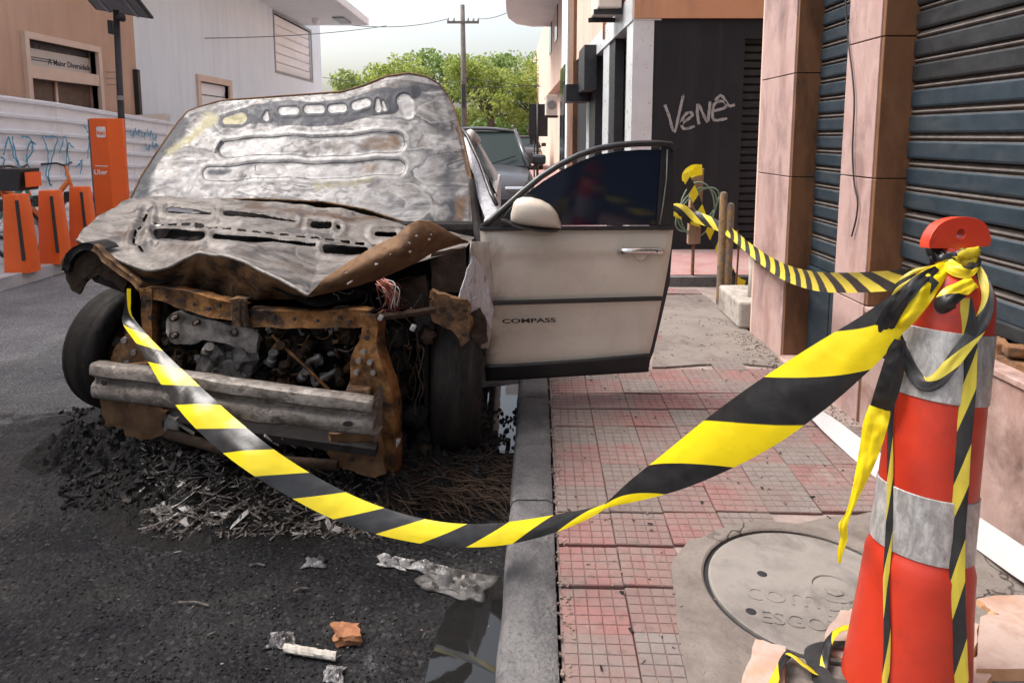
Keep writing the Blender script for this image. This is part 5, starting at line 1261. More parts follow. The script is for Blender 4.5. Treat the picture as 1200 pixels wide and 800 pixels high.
def ribbon(name, pts, mat, parent=None, n=90, cross=7, tw=None, curl=.0, crumple=0.0, u0=0.0, facing=(0, -1, 0), seed=0, flip=None):
    """pts = [(u, v, width_px, depth)]; a film strip that runs through those measured points."""
    S_ = smooth_pts(pts, n); C = [at(p[0], p[1], p[3]) for p in S_]
    rows, uv, acc = [], [], u0
    for i, c in enumerate(C):
        if i: acc += (c - C[i - 1]).length * (.70 if flip is not None and S_[i][0] > flip else 1.0)
        d = (C[min(i + 1, n - 1)] - C[max(i - 1, 0)]).normalized()
        view = (c - Vector((0, 0, CAM_H))).normalized() if facing is None else Vector(facing)
        sd = d.cross(view).normalized(); w = max(.003, S_[i][2] / FPX * S_[i][3])
        nn = sd.cross(d).normalized(); row = []
        if nn.y > 0: nn = -nn
        for k in range(cross):
            q = k / (cross - 1) * 2 - 1
            off = nn * (curl * w * (1 - q * q) + crumple * w * (mnoise.noise(Vector((acc * 14 + seed, q * 1.6, seed))) + .5 * mnoise.noise(Vector((acc * 40, q * 3 + seed, 5)))))
            row.append(c + sd * q * w / 2 + off); uv.append((acc, k / (cross - 1) if flip is None or S_[i][0] > flip else 1 - k / (cross - 1)))
        rows.append(row)
    ob = MB().grid(rows).build(name, mat, parent, smooth=True, normals=False)
    ul = ob.data.uv_layers.new(name='UVMap')
    arr = np.array([uv[l.vertex_index] for l in ob.data.loops], dtype=np.float32); ul.data.foreach_set('uv', arr.ravel())
    return ob
dmap = lambda u: float(np.interp(u, [146, 185, 233, 300, 530, 707, 890, 1050, 1095], [2.93, 2.68, 2.44, 2.28, 2.08, 1.93, 1.74, 1.60, 1.57]))
fp = [(151, 338, 4), (150, 352, 6), (149, 365, 8), (151, 377, 13), (166, 397, 15), (185, 421, 21), (205, 446, 29), (233, 477, 36), (265, 507, 38), (300, 535, 37), (340, 561, 35), (385, 586, 34), (430, 605, 32), (480, 619, 29), (530, 626.5, 27), (580, 626, 26), (625, 619, 23), (665, 609, 17), (690, 601, 11), (708, 593.5, 6), (722, 586, 12), (745, 574, 26), (790, 551, 46), (840, 521, 62), (890, 489, 70), (940, 454, 68), (985, 421, 60), (1020, 394, 50), (1050, 366, 38), (1078, 340, 24), (1095, 326, 14)]
tape1 = ribbon('barrier_tape', [(u, v, w, dmap(u)) for u, v, w in fp], M['tape'], n=260, cross=9, curl=.07, crumple=.025, facing=None, flip=708)
tag(tape1, 'yellow and black barrier tape sagging across the front from car to cone', 'barrier tape', 'strips of barrier tape')
rp = [(1100, 322, 16, 1.60), (1075, 325, 22, 1.72), (1040, 329, 24, 1.9), (1000, 331, 24, 2.25), (960, 330, 23, 2.8), (925, 321, 19, 3.6), (898, 306, 14, 4.3), (874, 288, 11, 4.9), (856, 273, 11, 5.5), (836, 262, 12, 5.9), (815, 254, 14, 6.15), (797, 246, 14, 6.2), (789, 245, 13, 6.25)]
tape2 = ribbon('barrier_tape', rp, M['tape_far'], n=180, cross=7, curl=.10, crumple=.03, facing=None)
tag(tape2, 'dusty barrier tape running from the cone back to the wooden post', 'barrier tape', 'strips of barrier tape')
def oncone(pts, off=.012):
    """(u, v, w[, extra]) measured on the picture; depth is taken from the cone's own surface."""
    ps, pr_ = [p[1] for p in prof[::-1]], [p[0] for p in prof[::-1]]; out = []
    for q in pts:
        u, v, w = q[:3]; ex_ = off + (q[3] if len(q) > 3 else 0); best = None; near = (9, 0)
        for d in np.linspace(1.30, 1.75, 226):
            p = at(u, v, d); s_ = (p - cb).dot(cax); rad = (p - cb - cax * s_).length; k_ = rad - float(np.interp(s_, ps, pr_)) - ex_
            if k_ < near[0]: near = (k_, d)
            if k_ <= 0: best = d; break
        out.append((u, v, w, best if best else near[1]))
    return out
# the knot on the cone, its loops and hanging ends
kn = thing('tape_knot', cb + cax * S[318], 'knotted yellow and black tape with loose ends on the cone top', 'barrier tape', 'strips of barrier tape')
rows, uv = [], []
for tn in range(3):
    pr = []
    for k in range(41):
        t_ = k / 40 * 2 * math.pi; e = Vector((math.cos(t_), math.sin(t_), 0)); s0 = S[318] + .028 + .012 * math.sin(t_ * 2 + tn * 2) + tn * .008
        c = cb + cax * s0 + e * (.040 + .005 * tn + .007 * math.sin(5 * t_ + tn))
        pr.append([c + cax * .013 + e * .003, c + e * .006 * math.sin(9 * t_), c - cax * .013])
    ob = MB().grid(pr).build('neck_wrap', M['tape_small'], kn, smooth=True, normals=False, solid=.003)
    ul = ob.data.uv_layers.new(name='UVMap'); ul.data.foreach_set('uv', np.array([((l.vertex_index // 3) * .0065, (l.vertex_index % 3) / 2) for l in ob.data.loops], dtype=np.float32).ravel())
M['tape_yellow'] = tape_mat('zebra tape yellow run', YEL, per=.9, shear=.25, duty=.86, rough=.3)
M['tape_black'] = tape_mat('zebra tape black run', YEL, per=.9, shear=.25, duty=.02, rough=.25)
kk = dict(cross=9, facing=None)
ribbon('loop', oncone([(1112, 312, 12), (1100, 319, 20, .01), (1084, 334, 30, .025), (1066, 355, 34, .035), (1049, 377, 30, .04), (1037, 393, 18, .035)]), M['tape_yellow'], kn, n=60, curl=.10, crumple=.16, seed=2, **kk)
ribbon('loop', oncone([(1098, 314, 8, .03), (1076, 330, 14, .045), (1054, 354, 18, .055), (1038, 380, 20, .055), (1031, 402, 16, .05)]), M['tape_black'], kn, n=60, curl=.08, crumple=.14, seed=5, **kk)
ribbon('loop', oncone([(1034, 396, 18, .045), (1040, 408, 24, .035), (1048, 412, 22, .03), (1056, 402, 14, .03)]), M['tape_black'], kn, n=40, curl=.05, crumple=.2, seed=6, **kk)
ribbon('loop', oncone([(1096, 316, 12, .01), (1072, 322, 12, .03), (1054, 336, 11, .04), (1047, 352, 8, .04), (1053, 340, 7, .05), (1070, 330, 9, .05)]), M['tape_dull'], kn, n=50, curl=.1, crumple=.2, seed=7, **kk)
ribbon('loose_end', oncone([(1054, 398, 14, .03), (1050, 415, 20, .03), (1046, 435, 24, .03), (1038, 462, 25, .03), (1030, 484, 22, .03)]), M['tape_black'], kn, n=60, curl=.1, crumple=.16, seed=9, **kk)
ribbon('loose_end', [(u, v, w, 1.52) for u, v, w in [(1031, 478, 23), (1025, 500, 26), (1019, 526, 22), (1011, 554, 16), (1002, 580, 9), (994, 602, 6), (988, 616, 10), (989, 630, 8), (985, 645, 7), (983, 659, 4)]], M['tape_yellow'], kn, n=80, curl=.12, crumple=.22, seed=11, **kk)
ribbon('drape', oncone([(1050, 392, 13, .02), (1057, 412, 15, .015), (1068, 434, 16), (1082, 450, 17), (1098, 446, 17), (1112, 430, 16), (1128, 408, 16), (1146, 384, 16), (1156, 362, 14), (1157, 342, 12), (1150, 324, 11), (1140, 308, 10)]), M['tape_dull'], kn, n=100, curl=.05, crumple=.10, seed=13, **kk)
ribbon('loop', oncone([(1140, 330, 16), (1128, 338, 18, .01), (1115, 346, 22, .02), (1105, 357, 20, .02), (1105, 362, 12, .01), (1118, 356, 10)]), M['tape_small'], kn, n=50, curl=.12, crumple=.22, seed=17, **kk)
ribbon('loop', oncone([(1110, 308, 14, .01), (1120, 316, 16, .02), (1134, 318, 14, .02), (1143, 308, 11, .01), (1146, 302, 7)]), M['tape_small'], kn, n=40, curl=.15, crumple=.24, seed=19, **kk)
def along(pts, off): # strip lying on the cone surface: angle given by its offset from the axis
    out = []; vd = Vector((cb.x, cb.y, 0)).normalized(); rt = Vector((vd.y, -vd.x, 0))
    for v, q, w in pts:
        s0 = cz(v); c = cb + cax * s0; rad = float(np.interp(s0, [p[1] for p in prof[::-1]], [p[0] for p in prof[::-1]])) + off
        p = c + rt * rad * q - vd * rad * math.sqrt(1 - q * q)
        uu = PPX + FPX * p.x / (p.y * CP - (p.z - CAM_H) * SP); out.append((uu, _row(p), w, p.y))
    return out
ribbon('long_end', along([(338, .30, 14), (365, .40, 15), (400, .46, 16), (450, .50, 17), (500, .52, 16), (550, .55, 17), (600, .58, 17), (650, .62, 17), (700, .68, 18), (750, .74, 19), (800, .80, 20), (850, .84, 20)], .008), M['tape_dull'], kn, n=100, curl=.08, crumple=.06, seed=23, **kk)
ribbon('long_end', along([(455, -.80, 4), (500, -.78, 6), (540, -.70, 7), (580, -.62, 7), (620, -.56, 8), (660, -.48, 7), (720, -.34, 8), (780, -.26, 8), (840, -.2, 8)], .010), M['tape_dull'], kn, n=80, curl=.1, crumple=.06, seed=29, **kk)
def ground_ribbon(name, pts, wd, mat, parent, lift, seed=1, n=60):
    S_ = smooth_pts(pts, n); rows, uv, acc = [], [], 0; C = [gnd(p[0], p[1], p[2]) for p in S_]
    for i, c in enumerate(C):
        if i: acc += (c - C[i - 1]).length
        d = (C[min(i + 1, n - 1)] - C[max(i - 1, 0)]).normalized(); sd = d.cross(Vector((0, 0, 1))).normalized()
        a_ = .9 * mnoise.noise(Vector((acc * 7, seed, 0))); sd = (sd * math.cos(a_) + Vector((0, 0, 1)) * abs(math.sin(a_))).normalized()
        row = [c + sd * wd * (k / 4) + Vector((0, 0, lift + .006 * abs(mnoise.noise(Vector((acc * 25, k, seed)))))) for k in range(5)]
        rows.append(row); uv += [(acc, k / 4) for k in range(5)]
    ob = MB().grid(rows).build(name, mat, parent, smooth=True, normals=False, solid=.001)
    ul = ob.data.uv_layers.new(name='UVMap'); ul.data.foreach_set('uv', np.array([uv[l.vertex_index] for l in ob.data.loops], dtype=np.float32).ravel()); return ob
gt = ground_ribbon('barrier_tape', [(898, 806, .128), (908, 785, .13), (920, 764, .135), (932, 768, .14), (945, 780, .13), (958, 788, .12), (962, 770, .14), (966, 752, .15), (980, 737, .155), (996, 732, .16), (1014, 729, .16)], .022, M['tape_small'], None, .002)
tag(gt, 'torn scrap of yellow and black tape on the broken slabs beside the cone', 'barrier tape', 'strips of barrier tape')

# ================================================================== BROKEN MARBLE, BOARD, BOLLARDS
M['marble'] = basic('broken pink marble', [(.36, .24, .20), (.44, .33, .285), (.31, .185, .135)], 7, .6, bump=.2, bscale=70, dirt=(.40, .23, .14), dscale=6, dthr=(.52, .72))
M['marble_edge'] = basic('raw marble edge', [(.46, .24, .12), (.56, .34, .20)], 20, .8, bump=.6, bscale=60)
def shard(px, z, th, tilt, label, name='marble_slab'):
    pts = [gnd(u, v, .10) for u, v in px]; c = sum(pts, Vector()) / len(pts)
    mb = MB(); n_ = len(pts); prev = []
    ring = []
    for i in range(n_):
        a, b = pts[i], pts[(i + 1) % n_]
        for k in range(4):
            q = a.lerp(b, k / 4); q += Vector((random.uniform(-.004, .004), random.uniform(-.004, .004), 0)); ring.append(q)
    def zt(q): return z + tilt[0] * (q.x - c.x) + tilt[1] * (q.y - c.y)
    top = [Vector((q.x, q.y, zt(q) + th)) for q in ring]; bot = [Vector((q.x + random.uniform(-.008, .008), q.y - random.uniform(0, .006), zt(q))) for q in ring]
    m_ = len(ring); mb.add(top + bot, [tuple(range(m_)), tuple(range(m_, 2 * m_))[::-1]] , 0); mb.add(top + bot, [(i, (i + 1) % m_, m_ + (i + 1) % m_, m_ + i) for i in range(m_)], 1)
    return tag(mb.build(name, [M['marble'], M['marble_edge']]), label, 'stone slab', 'broken marble slabs by the cone')
shard([(871, 800), (884, 757), (921, 765), (918, 805), (905, 840), (868, 835)], .100, .022, (0, 0), 'pink marble fragment left of the cone under a tape scrap')
shard([(962, 770), (968, 745), (985, 727), (1012, 724), (1024, 756), (1010, 788)], .102, .026, (.0, .06), 'tilted pink marble fragment leaning at the cone foot')
shard([(1145, 709), (1168, 704), (1215, 706), (1230, 730), (1178, 731), (1160, 722)], .102, .02, (0, 0), 'thin marble fragment farthest back at the right edge')
shard([(1143, 795), (1148, 738), (1185, 734), (1260, 742), (1270, 800)], .112, .03, (.02, .05), 'largest square marble slab at the right edge')
shard([(1122, 760), (1130, 735), (1146, 742), (1142, 768), (1130, 782)], .100, .026, (.04, .0), 'small marble chip wedged between cone and largest slab')
shard([(1128, 812), (1130, 782), (1146, 776), (1160, 800), (1150, 830)], .100, .022, (.0, .0), 'marble chip in front of the largest slab')
shard([(1148, 735), (1155, 727), (1195, 729), (1205, 737), (1175, 739)], .100, .012, (0, 0), 'narrow marble sliver between the two right slabs')

M['white_board'] = basic('white laminate', [(.34, .33, .33), (.42, .41, .41)], 4, .5, bump=.2, dirt=(.22, .205, .195), dscale=5, dthr=(.58, .8))
bp = [(950, 480, .03), (975, 501, .028), (1010, 530, .02), (1060, 568, .012), (1110, 600, .012), (1160, 634, .03), (1210, 668, .05), (1260, 696, .05)]
wdn = [.06, .085, .095, .10, .10, .10, .10, .10]
C = smooth_pts([list(gnd(u, v, .11 + z)) for u, v, z in bp], 46); rows = []
for i, c in enumerate(C):
    c = Vector(c); d = Vector(C[min(i + 1, 45)]) - Vector(C[max(i - 1, 0)]); d.normalize(); sd = Vector((d.y, -d.x, 0)).normalized()
    w = float(np.interp(i / 45, np.linspace(0, 1, 8), wdn)); sd = (-sd if sd.x < 0 else sd)
    sd = (sd + Vector((0, 0, .55 + .35 * math.sin(i / 45 * 2.6)))).normalized()
    rows.append([c - sd * w / 2 + Vector((0, 0, .001)), c + Vector((0, 0, .004)), c + sd * w / 2])
tag(MB().grid(rows).build('white_board', M['white_board'], normals=False, solid=.008), 'long bent white laminate strip lying along the foot of the plinth', 'board')
# steel bollard of two welded channels
bc = gnd(847, 356, .1); bh = .94
bo = thing('steel_bollard', (bc.x, bc.y, .10), 'rusty yellow stained steel bollard standing before the black wall', 'bollard')
M['boll'] = basic('rusty painted steel', [(.085, .055, .04), (.28, .17, .07), (.13, .12, .125), (.36, .25, .10)], 14, .8, .1, bump=.5, bscale=70, dirt=(.06, .05, .055), dscale=8)
MB().lathe([(.032, 0), (.032, bh - .03), (.025, bh), (.0001, bh + .008)], (bc.x - .026, bc.y, .1), n=16, cap=False).build('tube', M['boll'], bo, smooth=True, auto=40)
MB().lathe([(.036, 0), (.036, bh - .12), (.03, bh - .09), (.0001, bh - .08)], (bc.x + .026, bc.y - .01, .1), n=16, cap=False).build('tube', M['boll'], bo, smooth=True, auto=40)
MB().tube([(bc.x + .12, bc.y + .05, .10), (bc.x + .13, bc.y + .05, .55), (bc.x + .12, bc.y + .06, .72)], .008, 6).build('bent_rod', M['rust_iron'], bo)
# wooden post on an iron stake, tape wound round it
wc = gnd(811, 332, .1); wd_ = wc.y
ws_ = thing('wooden_post', (wc.x, wc.y, .10), 'short wooden post on an iron stake wound with tape', 'post')
zb_, zt_ = at(811, 286, wd_).z, at(813, 198, wd_).z
MB().tube([(wc.x, wc.y, .09), (wc.x, wc.y, zb_ + .05)], .016, 8).build('stake', M['rust_iron'], ws_)
MB().prism([(wc.x - .06, wc.y - .045, zb_), (wc.x + .055, wc.y - .045, zb_ + .01), (wc.x + .06, wc.y + .045, zb_), (wc.x - .055, wc.y + .045, zb_)], (.012, 0, zt_ - zb_)).build('timber', M['wood_old'], ws_, bevel=.008)
MB().lathe([(.085, 0), (.085, .002), (.0001, .0)], (0, 0, -5), n=4, cap=False) if False else None
for k in range(3):
    loop = [Vector((wc.x + .01 + (.16 + .02 * k) * math.cos(t), wc.y - .06 - .03 * math.sin(t), (zb_ + zt_) / 2 - .02 + .26 * math.sin(t + k * .3) * (.8 if k else 1))) for t in np.linspace(0, 2 * math.pi, 28)]
    MB().tube(loop, .008, 5).build('wire_loop', basic('green wire', [(.16, .24, .17), (.22, .30, .22)], 8, .6) if k == 0 else bpy.data.materials['green wire'], ws_, smooth=True)
pt = thing('tape_on_post', (wc.x, wc.y, zt_), 'bright tape folded over the top of the wooden post', 'barrier tape', 'strips of barrier tape')
ribbon('wrap', [(823, 199, 12, wd_ - .10), (813, 200, 14, wd_ - .12), (805, 205, 11, wd_ - .12), (802, 213, 5, wd_ - .12)], M['tape_yellow'], pt, n=30, crumple=.06, seed=31, **kk)
ribbon('falling_end', [(803, 203, 6, wd_ - .13), (808, 216, 10, wd_ - .14), (815, 232, 10, wd_ - .14), (822, 250, 9, wd_ - .15), (830, 268, 8, wd_ - .16), (840, 288, 8, wd_ - .17), (852, 308, 7, wd_ - .2), (862, 325, 6, wd_ - .2), (870, 334, 14, wd_ - .2), (877, 337, 14, wd_ - .2)], M['tape_small'], pt, n=70, crumple=.06, seed=33, **kk)
ribbon('wrap', [(790, 248, 10, wd_ - .09), (800, 252, 11, wd_ - .11), (812, 258, 11, wd_ - .11), (826, 263, 10, wd_ - .1), (838, 268, 9, wd_ - .1)], M['tape_small'], pt, n=30, crumple=.05, seed=35, **kk)
# concrete block and pale pipe beside the pillar
M['conc_block'] = basic('stained concrete', [(.28, .24, .21), (.40, .36, .32), (.20, .17, .15)], 8, .9, bump=.6, bscale=50, dirt=(.11, .09, .08), dscale=5, dthr=(.52, .7))
tag(MB().prism([(1.66, 4.88, .098), (1.93, 4.83, .098), (1.95, 5.45, .098), (1.68, 5.45, .098)], (0, 0, .205)).build('concrete_block', M['conc_block'], bevel=.02), 'stained concrete block at the foot of the end pillar', 'block')
pp = at(889, 345, 5.05)
tag(MB().tube([(1.80, 5.02, .300), (1.805, 5.03, .5), (1.80, 5.05, .66)], [.03, .028, .026], 10).build('pale_pipe', M['ac_white'], smooth=True), 'short pale pipe upright on the concrete block', 'pipe')

# ================================================================== LEFT SIDE: HOARDING, DOCKS, TOTEM, LAMP
HX = -7.4
ho = thing('hoarding', (HX, 14, .115), 'white corrugated metal hoarding with blue graffiti behind the orange docks', 'hoarding')
ya, yb = 3.0, 26.0
def htop(y): return 2.13 - .062 * (y - 9.87) if y > 9.87 else 2.13 + .0 * y
seg = [3.0, 6.0, 9.0, 11.2, 13.4, 15.6, 17.8, 20.0, 23.0, 26.0]
for a, b in zip(seg[:-1], seg[1:]):
    MB().add([(HX, a + .004, .115), (HX, b - .004, .115), (HX, b - .004, htop(b)), (HX, a + .004, htop(a))], [(0, 1, 2, 3)]).build('sheet', M['hoarding'], ho, solid=.01)
    for k in range(9):
        z0, z1 = htop(a) - .005 - k * .235, htop(b) - .005 - k * .235
        MB().prism([(HX + .004, a, z0 - .085), (HX + .055, a, z0 - .07), (HX + .06, a, z0 - .03), (HX + .004, a, z0)], (0, b - a, z1 - z0)).build('rib', M['hoarding'], ho)
hg = lambda u, v: onx(u, v, HX + .062)
lines = []
rs = random.Random(3)
for x0, pts in ((4, [(0, 22), (6, 0), (12, 24), (16, 30)]), (14, [(0, 0), (4, 24), (10, 38), (8, 52)]), (24, [(0, 0), (10, 2), (14, 14), (8, 30), (16, 48)]), (30, [(0, 30), (4, 8), (12, 10)]), (48, [(0, 0), (8, 20), (6, 44), (12, 58)]), (52, [(0, 0), (14, 2), (10, 22), (4, 46), (6, 58)]), (70, [(0, 20), (6, 0), (10, 26), (8, 48)]), (76, [(0, 46), (3, 10), (10, 14)]), (98, [(0, -14), (6, 0), (4, 26)]), (90, [(0, 36), (6, 28), (4, 44)]), (0, [(0, 24), (5, 28), (0, 40)])):
    lines.append([hg(x0 + a + rs.uniform(-1, 1), 160 + b) for a, b in smooth_pts(pts, 14)])
for x0, yv in ((152, 152), (158, 150), (165, 153), (172, 151), (178, 156), (170, 168), (178, 166), (184, 169)):
    lines.append([hg(x0 + a, yv + b) for a, b in smooth_pts([(0, 0), (2, 8), (5, 2), (4, 10)], 12)])
strokes('graffiti_stroke', lines, .032, (1, 0, 0), M['graf_blue'], ho, .006)
# items leaning on top of the hoarding
tag(MB().cbox((HX - .15, onx(180, 128, HX).y, 1.80), (.25, 1.5, .28), Matrix.Rotation(.05, 3, 'X')).build('painted_crate', basic('painted scrap', [(.45, .55, .55), (.6, .5, .42), (.5, .6, .65)], 6, .8), bevel=.02), 'pale painted crate showing above the hoarding', 'crate')

DXX = -5.42
def dock(u, v, label):
    c = gnd(u, v, .115); t = thing('bike_dock', (c.x, c.y, .115), label, 'bike dock', 'orange bicycle docks')
    n_ = 8; rows = []
    for z_, hw_, hd_ in ((0, .115, .135), (.25, .11, .125), (.55, .10, .105), (.78, .09, .09), (.80, .085, .085)):
        rows.append([(c.x + math.copysign(abs(math.cos(q)) ** .4, math.cos(q)) * hd_, c.y + math.copysign(abs(math.sin(q)) ** .4, math.sin(q)) * hw_, .116 + z_) for q in np.linspace(0, 2 * math.pi, 33)])
    mb = MB().grid(rows); mb.f += [tuple(4 * 33 + k for k in range(32))]; mb.mi += [0]
    mb.build('shell', M['orange'], t, smooth=True, auto=50)
    MB().prism([(c.x + .085, c.y - .105, .25), (c.x + .108, c.y - .09, .25), (c.x + .072, c.y - .066, .86), (c.x + .05, c.y - .08, .86)], (.01, -.03, 0)).build('slot', M['cable'], t)
    MB().box(c.x - .17, c.x - .101, c.y - .05, c.y + .05, .74, .86).build('lock_head', M['black_plastic'], t, bevel=.01)
    return t
dock(27, 318, 'orange bicycle dock nearest the left edge with a bike wheel in it')
dock(66, 308, 'middle orange bicycle dock of the three')
dock(100, 298, 'orange bicycle dock next to the tall totem')
# totem
tc = gnd(131, 285, .115)
to = thing('station_totem', (tc.x, tc.y, .115), 'tall orange bike station totem with white logos', 'totem')
ttz = at(125, 139, tc.y).z
x0, x1 = at(113, 200, tc.y).x, at(146, 200, tc.y).x
xm = at(135, 200, tc.y).x
MB().box(x0 - .03, x0, tc.y - .06, tc.y + .05, .115, ttz - .01).build('grey_edge', M['grey_plastic'], to)
MB().prism([(x0 + .001, tc.y - .08, .115), (xm, tc.y - .11, .115), (x1, tc.y + .02, .115), (x1, tc.y + .08, .115), (x0 + .001, tc.y + .06, .115)], (0, 0, ttz - .115)).build('panel', M['orange'], to, bevel=.006)
def tp(u, v, off): 
    k = (at(u, v, tc.y).x - x0) / (xm - x0); p = at(u, v, tc.y); return Vector((p.x, tc.y - .08 - .03 * k - off, p.z))
ex = (tp(134, 150, 0) - tp(114, 150, 0)).normalized()
c_ = tp(124, 155, .002)
lg = MB().prism([c_ + ex * a + Vector((0, 0, b)) for a, b in [(-.062, -.05), (-.05, -.068), (.05, -.068), (.062, -.05), (.062, .05), (.05, .068), (-.05, .068), (-.062, .05)]], (0, -.005, 0)).build('logo_plate', M['white_print'], to)
text('lettering', 'Itaú', .075, c_ + Vector((0, -.0075, -.03)), ex, (0, 0, 1), M['orange'], lg, bold=.001)
text('lettering', 'Uber', .088, tp(123.5, 204, .004), ex, (0, 0, 1), M['white_print'], to, bold=.001)
MB().bar(tp(116.5, 194, .003), tp(132, 194.5, .003), .004, .012).build('logo_rule', M['white_print'], to)
# solar lamp post
lc = gnd(149, 276, .115)
la = thing('solar_lamp_post', (lc.x, lc.y, .115), 'dark solar lamp post rising behind the totem', 'lamp post')
lt = at(136, 12, lc.y)
MB().tube([(lc.x, lc.y, .11), ((lc.x + lt.x) / 2, lc.y, (.11 + lt.z) / 2), lt], [.048, .044, .040], 12).build('pole', M['dark_metal'], la, smooth=True)
MB().lathe([(.05, -.03), (.05, .03)], Vector((lc.x, lc.y, .11)).lerp(lt, .62), (lt - Vector((lc.x, lc.y, .11))), n=12, cap=False).build('collar', M['grey_metal'], la)
pc = at(134, 6, lc.y)
rot = Matrix.Rotation(.16, 3, 'Y') @ Matrix.Rotation(R(-24), 3, 'X')
pm = MB().cbox(pc + Vector((0, 0, .06)), (.80, .62, .035), rot).build('solar_panel', M['dark_metal'], la, bevel=.006)
MB().cbox(pc + Vector((0, 0, .06)) + rot @ Vector((0, 0, -.021)), (.72, .54, .006), rot).build('panel_back', M['grey_plastic'], pm)
for s in (-.2, .2): MB().bar(pc + Vector((0, 0, .06)) + rot @ Vector((s, -.3, -.03)), pc + Vector((0, 0, .06)) + rot @ Vector((s, .3, -.03)), .03, .012).build('panel_rail', M['grey_metal'], pm)
MB().box(lt.x - .10, lt.x - .055, lc.y - .06, lc.y + .06, lt.z - .32, lt.z - .14).build('battery_box', M['black_plastic'], la, bevel=.008)
MB().lathe([(.05, 0), (.06, -.06), (.0001, -.07)], lt + Vector((.10, -.05, -.08)), (0, .5, .9), n=14, cap=False).build('lamp_head', M['black_plastic'], la, smooth=True)

# shared bicycles behind the docks
def bicycle(x, y, rz, label, col, basket=False):
    t = thing('shared_bicycle', (x, y, .115), label, 'bicycle', 'shared bicycles in the docks')
    t.rotation_euler = (0, 0, rz); base = Vector((x, y, .115))
    A = lambda a, z, s=0.0: base + Vector((a, s, z))
    for cxw, nm in ((-.52, 'rear_wheel'), (.52, 'front_wheel')):
        c = A(cxw, .325); w = bpy.data.objects.new(nm, None); link(w, t, c)
        ring = [c + Vector((.30 * math.cos(q), 0, .30 * math.sin(q))) for q in np.linspace(0, 2 * math.pi, 41)]
        MB().tube(ring, .024, 8, cap=False).build('tyre', M['tyre'], w, smooth=True)
        ring = [c + Vector((.272 * math.cos(q), 0, .272 * math.sin(q))) for q in np.linspace(0, 2 * math.pi, 41)]
        MB().tube(ring, .010, 6, cap=False).build('rim', M['grey_metal'], w, smooth=True)
        sp = MB()
        for k in range(14): q = k * 2 * math.pi / 14; sp.tube([c, c + Vector((.27 * math.cos(q), 0, .27 * math.sin(q)))], .0025, 4, cap=False)
        sp.build('spokes', M['grey_metal'], w)
        arc = [c + Vector((.335 * math.cos(q), 0, .335 * math.sin(q))) for q in np.linspace(.3, 2.7, 20)]
        MB().tube(arc, .022, 6).build('mudguard', col, w, smooth=True)
    MB().tube([A(.38, .80), A(.05, .42), A(-.10, .32)], .032, 8).tube([A(-.10, .32), A(-.2, .75)], .026, 8).tube([A(-.10, .32), A(-.52, .325)], .018, 8).tube([A(-.16, .6), A(-.52, .325)], .014, 8).build('frame', col, t, smooth=True)
    MB().tube([A(.52, .325), A(.40, .80), A(.36, 1.0)], .02, 8).build('fork', col, t, smooth=True)
    MB().tube([A(.24, 1.03, -.28), A(.34, 1.04, -.14), A(.36, 1.0, 0), A(.34, 1.04, .14), A(.24, 1.03, .28)], .014, 8).build('handlebar', M['black_plastic'], t, smooth=True)
    MB().lathe([(.09, -.01), (.1, 0), (.09, .01), (.0001, .012)], A(-.10, .32, -.05), (0, -1, 0), n=16, cap=False).build('chainring', M['grey_metal'], t)
    MB().tube([A(-.2, .72), A(-.23, .90)], .014, 8).build('seat_post', M['grey_metal'], t)
    rows = [[A(-.23 + a, .92 + z, s) for s, z in ((-w, -.02), (-w * .7, .02), (0, .03), (w * .7, .02), (w, -.02))] for a, w in ((-.15, .02), (-.13, .085), (-.05, .09), (.06, .045), (.15, .022))]
    MB().grid(rows).build('saddle', M['black_plastic'], t, smooth=True, solid=.03, normals=False)
    if not basket: return t
    bk = [A(.42, .80, -.14), A(.42, .80, .14), A(.70, .80, .16), A(.70, .80, -.16)]
    MB().prism(bk, (.03, 0, .24)).build('basket', M['black_plastic'], t, bevel=.01)
    MB().box(x + .752, x + .762, y - .12, y + .12, .115 + .84, .115 + 1.0).build('basket_panel', M['orange'], t)
M['bike_orange'] = basic('orange bike paint', [(.75, .15, .02), (.8, .2, .03)], 4, .4)
M['bike_teal'] = basic('teal bike paint', [(.04, .20, .17), (.07, .26, .22)], 4, .4)
bicycle(at(20, 282, 7.45).x - .52, 7.45, 0.0, 'orange shared bicycle with a basket in the dock nearest the left edge', M['bike_orange'], True)
bicycle(DXX - .80, 8.15, 0.0, 'teal saddled shared bicycle behind the middle dock', M['bike_teal'])
bicycle(DXX - .80, 9.0, -.05, 'orange shared bicycle behind the dock beside the totem', M['bike_orange'])

# ================================================================== FAR STREET: POLE, SIGN, WIRES, TREES
up = thing('utility_pole', (at(544, 160, 42).x, 42, 0), 'tall utility pole with a crossarm against the white sky', 'utility pole')
px_ = at(544, 160, 42).x
M['pole_wood'] = basic('weathered pole', [(.10, .085, .075), (.17, .15, .135)], 3, .9)
MB().tube([(px_, 42, -.1), (px_, 42, 5), (px_ - .04, 42, at(543, 6, 42).z)], [.19, .17, .13], 12).build('mast', M['pole_wood'], up, smooth=True)
zc_ = at(543, 27, 42).z; hw_ = .95
ca_ = MB().box(px_ - hw_, px_ + hw_, 41.78, 41.86, zc_ - .07, zc_ + .07).build('crossarm', M['pole_wood'], up)
for x in (-.9, -.55, .3, .62, .9): MB().lathe([(.03, 0), (.07, .04), (.05, .1), (.07, .14), (.03, .2), (.0001, .22)], (px_ + x, 41.82, zc_ + .07), n=10, cap=False).build('insulator', M['grey_metal'], ca_)
MB().box(px_ - .12, px_ + .12, 41.7, 41.84, 3.2, 4.6).build('cable_clamp', M['dark_metal'], up)
sp_ = thing('road_sign', (at(631, 200, 22).x, 22, 0), 'back of a dark road sign on a slim post', 'road sign')
sx0 = at(630, 160, 22).x
